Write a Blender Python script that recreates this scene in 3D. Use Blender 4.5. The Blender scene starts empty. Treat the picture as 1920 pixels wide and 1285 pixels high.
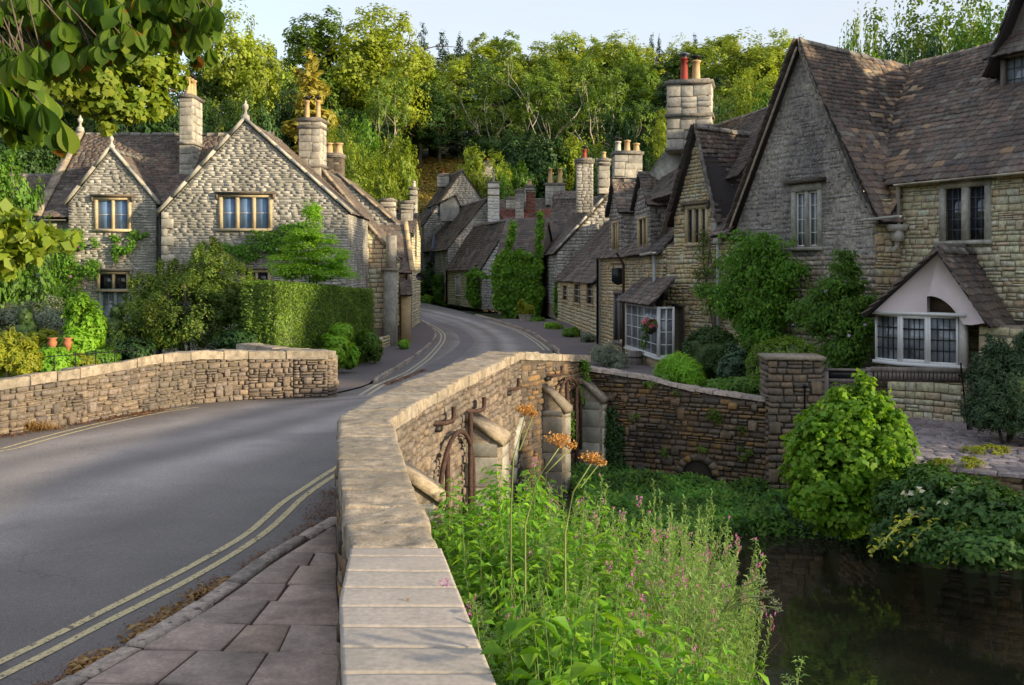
import bpy, math, random
import numpy as np
from mathutils import Vector, Matrix, noise as mnoise
from mathutils.geometry import tessellate_polygon

S = bpy.context.scene
COL = S.collection
# ------------------------------------------------------------------ camera
FPX, EYE, HOR, CX = 1900.0, 2.6, 510.0, 960.0
cam = bpy.data.cameras.new("camera"); camo = bpy.data.objects.new("camera", cam); COL.objects.link(camo)
camo.location = (0, 0, EYE); camo.rotation_euler = (math.radians(90), 0, 0)
cam.sensor_width = 36; cam.lens = 36 * FPX / 1920; cam.shift_y = -(642.5 - HOR) / 1920
cam.clip_start = 0.1; cam.clip_end = 3000
S.camera = camo
# ------------------------------------------------------------------ light
SUN_EL, SUN_AZ = 12.5, -26.0      # azimuth: degrees from +X towards +Y
sv = Vector((math.cos(math.radians(SUN_EL)) * math.cos(math.radians(SUN_AZ)),
             math.cos(math.radians(SUN_EL)) * math.sin(math.radians(SUN_AZ)), math.sin(math.radians(SUN_EL))))
sun = bpy.data.lights.new("sun", 'SUN'); suno = bpy.data.objects.new("sun", sun); COL.objects.link(suno)
sun.energy = 2.6; sun.angle = math.radians(2.5); sun.color = (1.0, 0.82, 0.54)
suno.rotation_euler = sv.to_track_quat('Z', 'Y').to_euler()
W = bpy.data.worlds.new("World"); S.world = W; W.use_nodes = True
wn, wl = W.node_tree.nodes, W.node_tree.links
sky = wn.new('ShaderNodeTexSky'); sky.sky_type = 'NISHITA'; sky.sun_disc = False
sky.sun_elevation = math.radians(SUN_EL); sky.sun_rotation = math.radians(90 - SUN_AZ)
sky.air_density = 1.0; sky.dust_density = 1.2; sky.ozone_density = 1.0
bg = wn['Background']; bg.inputs[1].default_value = 0.15
# thin bright veil of high cloud over the whole sky
tc = wn.new('ShaderNodeTexCoord'); mp = wn.new('ShaderNodeMapping'); mp.inputs['Scale'].default_value = (1.0, 1.0, 4.0)
cn = wn.new('ShaderNodeTexNoise'); cn.inputs['Scale'].default_value = 2.2; cn.inputs['Detail'].default_value = 6
cr = wn.new('ShaderNodeValToRGB'); cr.color_ramp.elements[0].position = .3; cr.color_ramp.elements[1].position = .72
cr.color_ramp.elements[0].color = (.50, .50, .50, 1); cr.color_ramp.elements[1].color = (.85, .85, .85, 1)
mx = wn.new('ShaderNodeMixRGB'); mx.inputs[2].default_value = (1.95, 1.97, 2.12, 1)
wl.new(tc.outputs['Generated'], mp.inputs[0]); wl.new(mp.outputs[0], cn.inputs[0]); wl.new(cn.outputs[0], cr.inputs[0])
wl.new(cr.outputs[0], mx.inputs[0]); wl.new(sky.outputs[0], mx.inputs[1]); wl.new(mx.outputs[0], bg.inputs[0])
S.view_settings.view_transform = 'Standard'; S.view_settings.look = 'None'
S.view_settings.exposure = 1.48; S.view_settings.gamma = 1.0; S.view_settings.use_curve_mapping = False
S.render.engine = 'CYCLES'
S.cycles.use_denoising = True
S.cycles.max_bounces = 7; S.cycles.diffuse_bounces = 5; S.cycles.glossy_bounces = 3
S.cycles.transmission_bounces = 4; S.cycles.transparent_max_bounces = 4
S.cycles.sample_clamp_indirect = 6; S.cycles.caustics_reflective = False; S.cycles.caustics_refractive = False

# ------------------------------------------------------------------ space helpers
def gz(Y):
    return float(np.interp(Y, [-50, 20, 24, 30, 36, 46, 70, 110], [0, 0, -.09, -.38, -.5, -.5, -.12, -.1]))
def P(px, py, Y):
    return Vector(((px - CX) / FPX * Y, Y, EYE - (py - HOR) / FPX * Y))
def G(px, py, off=0.0):
    Y = 3.0; k = (py - HOR) / FPX
    while Y < 200:
        if EYE - k * Y <= gz(Y) + off: break
        Y += .05
    return Vector(((px - CX) / FPX * Y, Y, gz(Y) + off))
def GY(px, py, z):                    # at a height z
    Y = FPX * (EYE - z) / (py - HOR)
    return Vector(((px - CX) / FPX * Y, Y, z))
def proj(p):
    y = max(p[1], .3)
    return CX + FPX * p[0] / y, HOR - FPX * (p[2] - EYE) / y

class Fr:
    """local frame: U along a facade (left to right in view), V into depth, z up"""
    def __init__(s, a, b):
        s.a = Vector((a[0], a[1])); d = Vector((b[0] - a[0], b[1] - a[1])); s.W = d.length; s.U = d.normalized()
        s.V = Vector((-s.U.y, s.U.x))
    def pt(s, u, v, z):
        q = s.a + s.U * u + s.V * v
        return Vector((q.x, q.y, z))
    def hit(s, px, py, v=0.0):       # pixel ray onto the plane V=v -> (u,z)
        k = (px - CX) / FPX
        o = s.a + s.V * v
        # o.x + U.x u = k (o.y + U.y u)
        u = (k * o.y - o.x) / (s.U.x - k * s.U.y)
        Y = o.y + s.U.y * u
        return u, EYE - (py - HOR) / FPX * Y
    def sub(s, u, v, ang=0):
        q = s.pt(u, v, 0); f = Fr((q.x, q.y), (q.x + s.U.x, q.y + s.U.y))
        return f
    def left(s, u):                  # frame of the face u=const looking to -U
        a = s.pt(u, 1, 0); b = s.pt(u, 0, 0); return Fr((a.x, a.y), (b.x, b.y)), u
    def face(s, side, u, v):
        # returns 3x3 basis (columns x,y(out),z) for a face
        n = {'F': -s.V, 'L': -s.U, 'R': s.U, 'B': s.V}[side]
        return basis(n)
def basis(n):
    n = Vector((n[0], n[1], 0)).normalized(); x = n.cross(Vector((0, 0, 1)))
    return np.array([[x.x, n.x, 0], [x.y, n.y, 0], [0, 0, 1]])

# ------------------------------------------------------------------ objects
def wl_inv(parent):
    if parent is None: return Matrix()
    return Matrix.Translation(-Vector(parent['_w']))
def mesh(name, V, F, mat=None, parent=None, smooth=False, loc=None, keep=False):
    V = np.asarray(V, dtype=np.float64).reshape(-1, 3)
    if loc is None: loc = (V.min(0) + V.max(0)) / 2 if len(V) else np.zeros(3); loc = np.array([loc[0], loc[1], V[:, 2].min()])
    loc = np.asarray(loc, float)
    me = rawmesh(name, V - loc, F, mat, smooth)
    return link(name, me, loc, parent)
def rawmesh(name, V, F, mat=None, smooth=False):
    me = bpy.data.meshes.new(name)
    if isinstance(F, np.ndarray):
        k = F.shape[1]; m = len(F); tot = np.full(m, k, np.int32); idx = F.reshape(-1).astype(np.int32)
    else:
        tot = np.array([len(f) for f in F], np.int32); idx = np.array([i for f in F for i in f], np.int32); m = len(F)
    st = np.concatenate([[0], np.cumsum(tot)[:-1]]).astype(np.int32) if m else np.zeros(0, np.int32)
    me.vertices.add(len(V)); me.vertices.foreach_set('co', np.asarray(V, np.float32).ravel())
    me.loops.add(len(idx)); me.loops.foreach_set('vertex_index', idx)
    me.polygons.add(m); me.polygons.foreach_set('loop_start', st); me.polygons.foreach_set('loop_total', tot)
    if smooth: me.polygons.foreach_set('use_smooth', np.ones(m, bool))
    me.update(calc_edges=True)
    if mat is not None: me.materials.append(mat)
    return me
def link(name, me, loc, parent=None):
    o = bpy.data.objects.new(name, me); o.location = loc; COL.objects.link(o)
    o['_w'] = [float(c) for c in loc]
    if parent is not None: o.parent = parent; o.matrix_parent_inverse = wl_inv(parent)
    ALL.append(o)
    return o
ALL = []
def thing(name, label, cat, loc=(0, 0, 0), group=None):
    o = bpy.data.objects.new(name, None); COL.objects.link(o); o.location = loc; o.empty_display_size = .2
    o['label'] = label; o['category'] = cat; o['_w'] = [float(c) for c in loc]
    if group: o['group'] = group
    ALL.append(o); return o
def tag(o, label=None, cat=None, group=None, kind=None):
    if label: o['label'] = label
    if cat: o['category'] = cat
    if group: o['group'] = group
    if kind: o['kind'] = kind
    return o
def dup(root, loc, label, rz=0, sc=(1, 1, 1), group=None):
    r = root.copy(); COL.objects.link(r); r.location = loc; r.rotation_euler = (0, 0, rz); r.scale = sc
    r['label'] = label; r['_w'] = [float(c) for c in loc]
    if group: r['group'] = group
    for ch in list(root.children):
        c = ch.copy(); COL.objects.link(c); c.parent = r
        for g in list(ch.children):
            d = g.copy(); COL.objects.link(d); d.parent = c
    return r

class MB:
    def __init__(s): s.V = []; s.F = []
    def add(s, V, F):
        n = len(s.V); s.V += [tuple(v) for v in V]; s.F += [tuple(i + n for i in f) for f in F]
    def box8(s, p):                    # p: 8 points, bottom 4 (ccw) then top 4
        s.add(p, [(3, 2, 1, 0), (4, 5, 6, 7), (0, 1, 5, 4), (1, 2, 6, 5), (2, 3, 7, 6), (3, 0, 4, 7)])
    def fbox(s, fr, u0, u1, v0, v1, z0, z1, v00=None):
        s.box8([fr.pt(u0, v0, z0), fr.pt(u1, v0, z0), fr.pt(u1, v1, z0), fr.pt(u0, v1, z0),
                fr.pt(u0, v0, z1), fr.pt(u1, v0, z1), fr.pt(u1, v1, z1), fr.pt(u0, v1, z1)])
    def prism(s, pts, d):              # polygon pts (3D) extruded by vector d
        n = len(pts); d = Vector(d)
        V = [Vector(p) for p in pts] + [Vector(p) + d for p in pts]
        s.add(V, [tuple(range(n))[::-1], tuple(range(n, 2 * n))] + [(i, (i + 1) % n, n + (i + 1) % n, n + i) for i in range(n)])
    def tube(s, pts, r, n=6, cap=True):
        pts = [Vector(p) for p in pts]
        rs = r if isinstance(r, (list, tuple)) else [r] * len(pts)
        base = len(s.V); prev = None
        for i, p in enumerate(pts):
            t = (pts[min(i + 1, len(pts) - 1)] - pts[max(i - 1, 0)]).normalized()
            a = t.cross(Vector((0, 0, 1)))
            if a.length < .2: a = t.cross(Vector((0, 1, 0)))
            a.normalize()
            if prev is not None and a.dot(prev) < 0: a = -a
            prev = a; b = t.cross(a)
            for k in range(n):
                th = 2 * math.pi * k / n
                s.V.append(tuple(p + (a * math.cos(th) + b * math.sin(th)) * rs[i]))
        for i in range(len(pts) - 1):
            for k in range(n):
                q = base + i * n; s.F.append((q + k, q + (k + 1) % n, q + n + (k + 1) % n, q + n + k))
        if cap:
            s.F.append(tuple(base + k for k in range(n))); q = base + (len(pts) - 1) * n; s.F.append(tuple(q + k for k in range(n)))
    def lathe(s, c, prof, n=12):
        base = len(s.V)
        for r, z in prof:
            for k in range(n):
                th = 2 * math.pi * k / n; s.V.append((c[0] + r * math.cos(th), c[1] + r * math.sin(th), c[2] + z))
        for i in range(len(prof) - 1):
            for k in range(n):
                q = base + i * n; s.F.append((q + k, q + (k + 1) % n, q + n + (k + 1) % n, q + n + k))
        q = base + (len(prof) - 1) * n; s.F.append(tuple(q + k for k in range(n)))
    def build(s, name, mat, parent=None, smooth=False):
        return mesh(name, s.V, s.F, mat, parent, smooth)

# ------------------------------------------------------------------ piece library
LIBR = random.Random(5)
def lib_stone(rg, jit=.06, ch=.1):
    j = lambda a=jit: rg.uniform(-a, a)
    V = []
    for (sx, sz) in ((-1, -1), (1, -1), (1, 1), (-1, 1)): V.append((sx * .5, -.5, sz * .5))
    for (sx, sz) in ((-1, -1), (1, -1), (1, 1), (-1, 1)): V.append((sx * .5 - sx * abs(j()), .28, sz * .5 - sz * abs(j())))
    for (sx, sz) in ((-1, -1), (1, -1), (1, 1), (-1, 1)): V.append((sx * (.5 - ch) + j(), .5 + j() * 1.5, sz * (.5 - ch * 1.4) + j()))
    F = [(8, 9, 10, 11)]
    for i in range(4):
        k = (i + 1) % 4; F += [(i, k, 4 + k, 4 + i), (4 + i, 4 + k, 8 + k, 8 + i)]
    return np.array(V), [tuple(f[::-1]) for f in F]
def lib_slate(rg):
    # x width, y up the slope (lower edge at -.5), z thickness; ragged lower edge
    j = lambda a: rg.uniform(-a, a)
    e = [(-.5, -.5 + abs(j(.08))), (-.2, -.5 + j(.05)), (.2, -.5 + j(.05)), (.5, -.5 + abs(j(.08)))]
    top = [(x, y, .5 + j(.12)) for x, y in e] + [(.48, .5, .5), (-.48, .5, .5)]
    bot = [(x, y, -.5) for x, y in e] + [(.48, .5, -.5), (-.48, .5, -.5)]
    V = top + bot
    F = [(0, 1, 2, 3, 4, 5)] + [(i + 6, (i + 1) % 6 + 6, (i + 1) % 6, i) for i in range(6)]
    return np.array(V), F
def lib_leaf(rg, w=.26):
    # obovate pointed leaf along +y from the origin, length 1, folded on the midrib
    f = rg.uniform(.05, .14); c = rg.uniform(-.06, -.2)
    V = [(0, 0, 0), (-.18 * w * 2, .3, f * .6), (0, .3, c * .1), (.18 * w * 2, .3, f * .6), (-w * .95, .66, f + c * .4), (0, .66, c * .45), (w * .95, .66, f + c * .4), (0, 1, c)]
    F = [(0, 2, 1), (0, 3, 2), (1, 2, 5, 4), (2, 3, 6, 5), (4, 5, 7), (5, 6, 7)]
    return np.array(V), F
def lib_broad(rg):
    # curved, smooth, obovate leaflet along +y, length 1
    dr = rg.uniform(.10, .38); cup = rg.uniform(.05, .14); tw = rg.uniform(-.12, .12); V = []; n = 7
    for i in range(n + 1):
        y = i / n; w = (.03 + .235 * math.sin(math.pi * min(1, y ** 1.55 * .97)) ** .8) if i < n else .004
        z = -dr * y * y + .06 * math.sin(y * 9 + tw * 20) * .3
        for s_ in (-1, 0, 1): V.append((s_ * w + tw * y * y, y, z + (cup * (w / .26) if s_ else 0) + s_ * tw * y * .3))
    F = [(i * 3 + j, i * 3 + j + 1, i * 3 + j + 4, i * 3 + j + 3) for i in range(n) for j in (0, 1)]
    return np.array(V), F
def lib_block(rg):
    return lib_stone(rg, .012, .035)
LIB = {'facing': [lib_stone(LIBR, .035, .035) for _ in range(9)], 'stone': [lib_stone(LIBR) for _ in range(9)], 'slate': [lib_slate(LIBR) for _ in range(7)],
       'leaf': [lib_leaf(LIBR) for _ in range(5)], 'block': [lib_block(LIBR) for _ in range(4)], 'broad': [lib_broad(LIBR) for _ in range(6)]}
_libme = {}
def lib_mesh(kind, i, mat):
    k = (kind, i, mat.name)
    if k not in _libme: V, F = LIB[kind][i]; _libme[k] = rawmesh(kind, V, F, mat, kind == 'broad')
    return _libme[k]

class Pieces:
    """pieces of one kind on one part: the largest in the picture as objects, the rest joined"""
    def __init__(s, kind, name, mat, parent, limit=300, minpx=0):
        s.kind, s.name, s.mat, s.parent, s.limit, s.minpx = kind, name, mat, parent, limit, minpx
        s.c = []; s.M = []; s.k = []; s.r = random.Random(hash(name) % 1000 + len(ALL))
    def add(s, c, B, size, k=None):
        """B: 3x3 basis (columns), size (sx,sy,sz)"""
        s.c.append((c[0], c[1], c[2])); s.M.append(np.asarray(B) * np.asarray(size)[None, :])
        s.k.append(s.r.randrange(len(LIB[s.kind])) if k is None else k)
    def build(s):
        if not s.c: return
        C = np.array(s.c); M = np.array(s.M); K = np.array(s.k)
        ext = np.abs(M).sum(2)                                      # rough half extents
        y = np.maximum(C[:, 1], .5); px = CX + FPX * C[:, 0] / y; py = HOR - FPX * (C[:, 2] - EYE) / y
        nrm = np.linalg.norm(M, axis=1); nrm.sort(axis=1)
        siz = nrm[:, 2] * FPX / y; area = nrm[:, 2] * nrm[:, 1] / y ** 2
        vis = (px > -20) & (px < 1940) & (py > -20) & (py < 1305) & (C[:, 1] > .5)
        score = np.where(vis, area, 0)
        order = np.argsort(-score); pick = [i for i in order[:s.limit] if score[i] > 0 and siz[i] >= s.minpx]
        ps = set(int(i) for i in pick)
        for i in pick:
            me = lib_mesh(s.kind, int(K[i]), s.mat)
            o = bpy.data.objects.new(s.name, me); COL.objects.link(o)
            m = Matrix([[M[i][0][0], M[i][0][1], M[i][0][2], C[i][0]], [M[i][1][0], M[i][1][1], M[i][1][2], C[i][1]],
                        [M[i][2][0], M[i][2][1], M[i][2][2], C[i][2]], [0, 0, 0, 1]])
            o.parent = s.parent; o.matrix_parent_inverse = wl_inv(s.parent); o.matrix_basis = m
        rest = np.array([i for i in range(len(C)) if i not in ps], int)
        if len(rest) < 1: return
        Vs = []; Fs = []; n = 0
        for k in range(len(LIB[s.kind])):
            r = rest[K[rest] == k]
            if not len(r): continue
            V, F = LIB[s.kind][k]
            W_ = np.einsum('nij,vj->nvi', M[r], V) + C[r][:, None, :]
            Vs.append(W_.reshape(-1, 3)); nv = len(V)
            base = (np.arange(len(r)) * nv + n)
            for f in F: Fs.append([tuple(x) for x in (base[:, None] + np.array(f)[None, :]).tolist()])
            n += nv * len(r)
        F2 = [f for g in Fs for f in g]
        o = mesh(s.name + 's', np.concatenate(Vs), F2, s.mat, s.parent)
        o['kind'] = 'stuff'
        return o

# ------------------------------------------------------------------ polygons in (u,z)
def cross_at(poly, z):
    xs = []
    n = len(poly)
    for i in range(n):
        (x0, y0), (x1, y1) = poly[i], poly[(i + 1) % n]
        if (y0 <= z < y1) or (y1 <= z < y0): xs.append(x0 + (z - y0) / (y1 - y0) * (x1 - x0))
    xs.sort(); return [(xs[i], xs[i + 1]) for i in range(0, len(xs) - 1, 2)]
def isect(A, B):
    R = []
    for a, b in A:
        for c, d in B:
            lo, hi = max(a, c), min(b, d)
            if hi > lo: R.append((lo, hi))
    return R
def minus(A, c, d):
    R = []
    for a, b in A:
        if d <= a or c >= b: R.append((a, b)); continue
        if c > a: R.append((a, c))
        if d < b: R.append((d, b))
    return R
def stone_fill(pc, poly, place, B, rg, flat_=None, h=(.09, .16), w=(.16, .4), thick=.1, proud=(.0, .03), joint=.012, holes=()):
    """fill polygon (u,z) with coursed rubble; place(u,z)->3D point on the wall face; B basis (x may run against u: symmetric)"""
    if flat_ is None: flat_ = pc.kind == 'block'
    z0 = min(p[1] for p in poly); z1 = max(p[1] for p in poly); z = z0
    while z < z1 - .02:
        hh = min(rg.uniform(*h), z1 - z)
        if z1 - (z + hh) < h[0] * .5: hh = z1 - z
        iv = isect(cross_at(poly, z + .03 * hh), cross_at(poly, z + .9 * hh))
        for (a, b, c, d) in holes:
            if min(z + hh, d) - max(z, b) > .25 * hh: iv = minus(iv, a, c)
        for a, b in iv:
            u = a
            while u < b - .02:
                ww = rg.uniform(*w)
                if b - (u + ww) < w[0] * .6: ww = b - u
                big = hh
                wob = mnoise.noise(Vector((u * .9, z * .7, 7.7))) * hh * .22
                c = place(u + ww / 2, z + hh / 2 + wob)
                pr = rg.uniform(*proud)
                n = B[:, 1]; ra = rg.gauss(0, .028) if not flat_ else 0; cr_, sr_ = math.cos(ra), math.sin(ra); B2 = np.stack([B[:, 0] * cr_ + B[:, 2] * sr_, n, B[:, 2] * cr_ - B[:, 0] * sr_], 1)
                if not flat_ and rg.random() < .05 and ww < .3 and hh < .16 and z + hh * 2.1 < z1:
                    pc.add(np.array(place(u + ww / 2, z + hh)) + n * (proud[1] - thick / 2 + .034), B2, (ww * .85, thick, hh * 1.8)); u += ww; continue
                # sometimes split a course stone in two thin ones
                if rg.random() < .18 and hh > h[0] * 1.15:
                    for q in (.25, .75):
                        c2 = place(u + ww / 2, z + hh * q + wob)
                        pr = rg.uniform(*proud)
                        pc.add(np.array(c2) + n * (pr - thick / 2 + .02), B, (ww - joint, thick, hh / 2 - joint * .8))
                else:
                    pc.add(np.array(c) + n * (pr - thick / 2 + .02), B2, (ww - joint * rg.uniform(.6, 1.6), thick, (hh - joint) * rg.uniform(.86, 1.0)))
                u += ww
        z += hh

def slates(pc, E0, E1, R1, R0, rg, w=(.22, .42), c0=.24, c1=.13, th=.03, sag=.03, drop=.05):
    """stone slates on the roof plane with eave E0-E1 and ridge R0-R1"""
    E0, E1, R1, R0 = [Vector(p) for p in (E0, E1, R1, R0)]
    X = (E1 - E0).normalized(); N = X.cross(R0 - E0)
    if N.length < 1e-4: N = X.cross(R1 - E0)
    N.normalize()
    if N.z < 0: N = -N
    Y = N.cross(X)
    if Y.z < 0: X = -X; Y = N.cross(X)
    to = lambda p: ((p - E0).dot(X), (p - E0).dot(Y))
    poly = [to(E0), to(E1), to(R1), to(R0)]
    t1 = max(p[1] for p in poly); t = min(p[1] for p in poly) - .001; T0 = t
    seed = rg.uniform(0, 99)
    while t < t1:
        f = (t - T0) / max(t1 - T0, .01); c = (c0 + (c1 - c0) * f) * rg.uniform(.93, 1.07)
        iv = cross_at(poly, min(max(t + c * .45, T0 + .01), t1 - .01))
        for a, b in iv:
            a -= rg.uniform(0, .04); b += rg.uniform(0, .04); s_ = a
            while s_ < b - .03:
                ww = rg.uniform(*w) * (1 - .25 * f)
                if b - (s_ + ww) < w[0] * .5: ww = b - s_
                L = c * 1.75
                tilt = -math.atan2(th * .9, c) * .9
                rz = rg.gauss(0, .02)
                ct, st_ = math.cos(tilt), math.sin(tilt)
                y2 = Y * ct + N * st_; n2 = N * ct - Y * st_
                x2 = X * math.cos(rz) + y2 * math.sin(rz); y3 = y2 * math.cos(rz) - X * math.sin(rz)
                nz = mnoise.noise(Vector((s_ * .35 + seed, t * .5, seed))) * sag * 2
                p = E0 + X * (s_ + ww / 2) + Y * (t - drop + L / 2 + rg.uniform(-.012, .012)) + N * (nz + th * .8 + rg.uniform(0, .008))
                Bm = np.array([[x2.x, y3.x, n2.x], [x2.y, y3.y, n2.y], [x2.z, y3.z, n2.z]])
                pc.add(p, Bm, (ww - .008, L, th * rg.uniform(.8, 1.3)))
                s_ += ww
        t += c
# ------------------------------------------------------------------ materials
class NT:
    def __init__(s, name):
        s.m = bpy.data.materials.new(name); s.m.use_nodes = True; s.n = s.m.node_tree.nodes; s.l = s.m.node_tree.links
        s.p = s.n['Principled BSDF']; s.out = s.n['Material Output']
    def node(s, t, **k):
        a = s.n.new(t)
        for q, v in k.items(): setattr(a, q, v)
        return a
    def link(s, a, b): s.l.new(a, b)
    def math(s, op, a, b=None):
        m = s.node('ShaderNodeMath', operation=op)
        for i, v in enumerate((a, b)):
            if v is None: continue
            if isinstance(v, (int, float)): m.inputs[i].default_value = v
            else: s.link(v, m.inputs[i])
        return m.outputs[0]
    def ramp(s, fac, els, interp='LINEAR'):
        r = s.node('ShaderNodeValToRGB'); e = r.color_ramp; e.interpolation = interp
        while len(e.elements) < len(els): e.elements.new(.5)
        for i, (p, c) in enumerate(els):
            e.elements[i].position = p; e.elements[i].color = (c, c, c, 1) if isinstance(c, (int, float)) else (*c, 1)
        s.link(fac, r.inputs[0]); return r.outputs[0]
    def mix(s, f, a, b, mode='MIX'):
        m = s.node('ShaderNodeMixRGB', blend_type=mode)
        for i, v in enumerate((f, a, b)):
            if isinstance(v, (int, float)): m.inputs[i].default_value = v if i == 0 else (v, v, v, 1)
            elif isinstance(v, tuple): m.inputs[i].default_value = (*v, 1)
            else: s.link(v, m.inputs[i])
        return m.outputs[0]
    def noise(s, vec, scale, detail=3, rough=.55, sc3=None):
        if sc3:
            mp = s.node('ShaderNodeMapping'); mp.inputs['Scale'].default_value = sc3; s.link(vec, mp.inputs[0]); vec = mp.outputs[0]
        n = s.node('ShaderNodeTexNoise'); n.inputs['Scale'].default_value = scale; n.inputs['Detail'].default_value = detail
        n.inputs['Roughness'].default_value = rough; s.link(vec, n.inputs[0]); return n.outputs[0]
    def rnd(s):
        g = s.node('ShaderNodeNewGeometry'); o = s.node('ShaderNodeObjectInfo')
        s.pos = g.outputs['Position']
        return s.math('FRACT', s.math('ADD', s.math('MULTIPLY', g.outputs['Random Per Island'], 7.31), s.math('MULTIPLY', o.outputs['Random'], 3.17)))
    def bump(s, h, strength, dist=.02):
        b = s.node('ShaderNodeBump'); b.inputs['Strength'].default_value = strength; b.inputs['Distance'].default_value = dist
        s.link(h, b.inputs['Height']); s.link(b.outputs[0], s.p.inputs['Normal'])

def stone_mat(name, cols, grain=18, stain=None, stain_amt=.5, stain_scale=.8, spots=None, spot_scale=9, spot_th=.62, rough=.9, bump=.5, contrast=.55, moss=None):
    t = NT(name); r = t.rnd(); n = len(cols); cols = [tuple(min(.74, v * 1.28) for v in c) for c in cols]
    base = t.ramp(r, [(i / (n - 1), c) for i, c in enumerate(cols)])
    g1 = t.noise(t.pos, grain, 5, .65); g2 = t.noise(t.pos, grain * 6, 3, .6)
    v = t.ramp(g1, [(.28, 1 - contrast), (.72, 1 + contrast * .55)])
    base = t.mix(1, base, v, 'MULTIPLY')
    v2 = t.ramp(g2, [(.3, .8), (.7, 1.15)]); base = t.mix(1, base, v2, 'MULTIPLY')
    if stain:
        s_ = t.ramp(t.noise(t.pos, stain_scale, 6, .62, (1, 1, .55)), [(.42, 0.0), (.66, stain_amt)])
        base = t.mix(s_, base, stain)
    if spots:
        for i, (c, sc, th) in enumerate(spots):
            f = t.ramp(t.noise(t.pos, sc, 4, .6), [(th, 0.0), (th + .05, .9)]); base = t.mix(f, base, c)
    t.link(base, t.p.inputs['Base Color']); t.p.inputs['Roughness'].default_value = rough
    t.p.inputs['Specular IOR Level'].default_value = .25
    h = t.math('ADD', g1, t.math('MULTIPLY', g2, .35)); t.bump(h, bump, .012)
    return t.m
def leaf_mat(name, cols, trans=.4, rough=.5, big=.25, scale=.6, spec=.35, dead=None):
    t = NT(name); r = t.rnd(); n = len(cols); cols = [tuple(min(.7, v * 1.3) for v in c) for c in cols]
    base = t.ramp(r, [(i / (n - 1), c) for i, c in enumerate(cols)])
    v = t.ramp(t.noise(t.pos, scale, 3), [(.3, 1 - big), (.7, 1 + big)]); base = t.mix(1, base, v, 'MULTIPLY')
    if dead:
        f = t.ramp(t.noise(t.pos, dead[1], 3), [(dead[2], 0.0), (dead[2] + .06, .85)]); base = t.mix(f, base, dead[0])
    t.link(base, t.p.inputs['Base Color']); t.p.inputs['Roughness'].default_value = rough; t.p.inputs['Specular IOR Level'].default_value = spec
    tr = t.node('ShaderNodeBsdfTranslucent'); c2 = t.mix(1, base, (1.25, 1.15, .55), 'MULTIPLY'); t.link(c2, tr.inputs[0])
    ms = t.node('ShaderNodeMixShader'); ms.inputs[0].default_value = trans
    t.link(t.p.outputs[0], ms.inputs[1]); t.link(tr.outputs[0], ms.inputs[2]); t.link(ms.outputs[0], t.out.inputs[0])
    return t.m
def plain(name, col, rough=.6, metal=0, var=.15, scale=12, bump=0, spec=.4, streak=None):
    t = NT(name); t.rnd(); v = t.ramp(t.noise(t.pos, scale, 4, .6, streak), [(.3, 1 - var), (.7, 1 + var)])
    t.link(t.mix(1, (*col,), v, 'MULTIPLY'), t.p.inputs['Base Color'])
    t.p.inputs['Roughness'].default_value = rough; t.p.inputs['Metallic'].default_value = metal; t.p.inputs['Specular IOR Level'].default_value = spec
    if bump: t.bump(t.noise(t.pos, scale * 3, 4), bump)
    return t.m

# walls
M_rubble = stone_mat('bridge_rubble', [(0.110, 0.086, 0.070), (0.198, 0.153, 0.117), (0.175, 0.148, 0.131), (0.265, 0.201, 0.145), (0.107, 0.091, 0.085), (0.233, 0.189, 0.163), (0.185, 0.141, 0.114)],
                     stain=(.12, .11, .095), stain_amt=.65, spots=[((.46, .38, .24), 26, .66), ((.05, .045, .04), 15, .66)])
M_rubdark = stone_mat('river_wall_rubble', [(0.121, 0.092, 0.070), (0.239, 0.158, 0.089), (0.176, 0.139, 0.109), (0.310, 0.184, 0.070), (0.099, 0.082, 0.074), (0.268, 0.205, 0.147)],
                      stain=(.045, .043, .045), stain_amt=.75, stain_scale=1.2, spots=[((.30, .27, .22), 24, .66), ((.09, .10, .03), 5, .66), ((.27, .16, .04), 4, .66)])
M_grey = stone_mat('grey_limestone', [(0.374, 0.354, 0.314), (0.460, 0.428, 0.377), (0.340, 0.323, 0.293), (0.411, 0.385, 0.338), (0.501, 0.473, 0.432)], grain=10,
                   stain=(.155, .155, .14), stain_amt=.8, stain_scale=1.0, spots=[((.10, .10, .095), 5, .66)], bump=.4)
M_buff = stone_mat('buff_rubble', [(0.579, 0.377, 0.202), (0.720, 0.496, 0.277), (0.633, 0.464, 0.302), (0.720, 0.464, 0.194), (0.504, 0.369, 0.253), (0.720, 0.617, 0.395), (0.671, 0.514, 0.370)], grain=14,
                   stain=(.22, .19, .155), stain_amt=.5, spots=[((.16, .13, .10), 10, .68)])
M_cream = stone_mat('cream_rubble', [(0.702, 0.486, 0.294), (0.720, 0.585, 0.365), (0.634, 0.431, 0.260), (0.720, 0.654, 0.436), (0.552, 0.389, 0.248)], grain=10, stain=(.27, .24, .20), stain_amt=.4)
M_white = stone_mat('limewashed_stone', [(.62, .59, .52), (.70, .67, .60), (.56, .53, .46)], grain=8, contrast=.3, stain=(.42, .39, .34), stain_amt=.5)
M_lichen = stone_mat('lichened_render', [(0.292, 0.264, 0.246), (0.379, 0.340, 0.302), (0.236, 0.217, 0.208), (0.454, 0.398, 0.330)], grain=13, contrast=.7,
                     stain=(.085, .08, .085), stain_amt=.8, stain_scale=.7, spots=[((.36, .33, .29), 17, .56), ((.055, .05, .055), 11, .63)], bump=.8)
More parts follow.
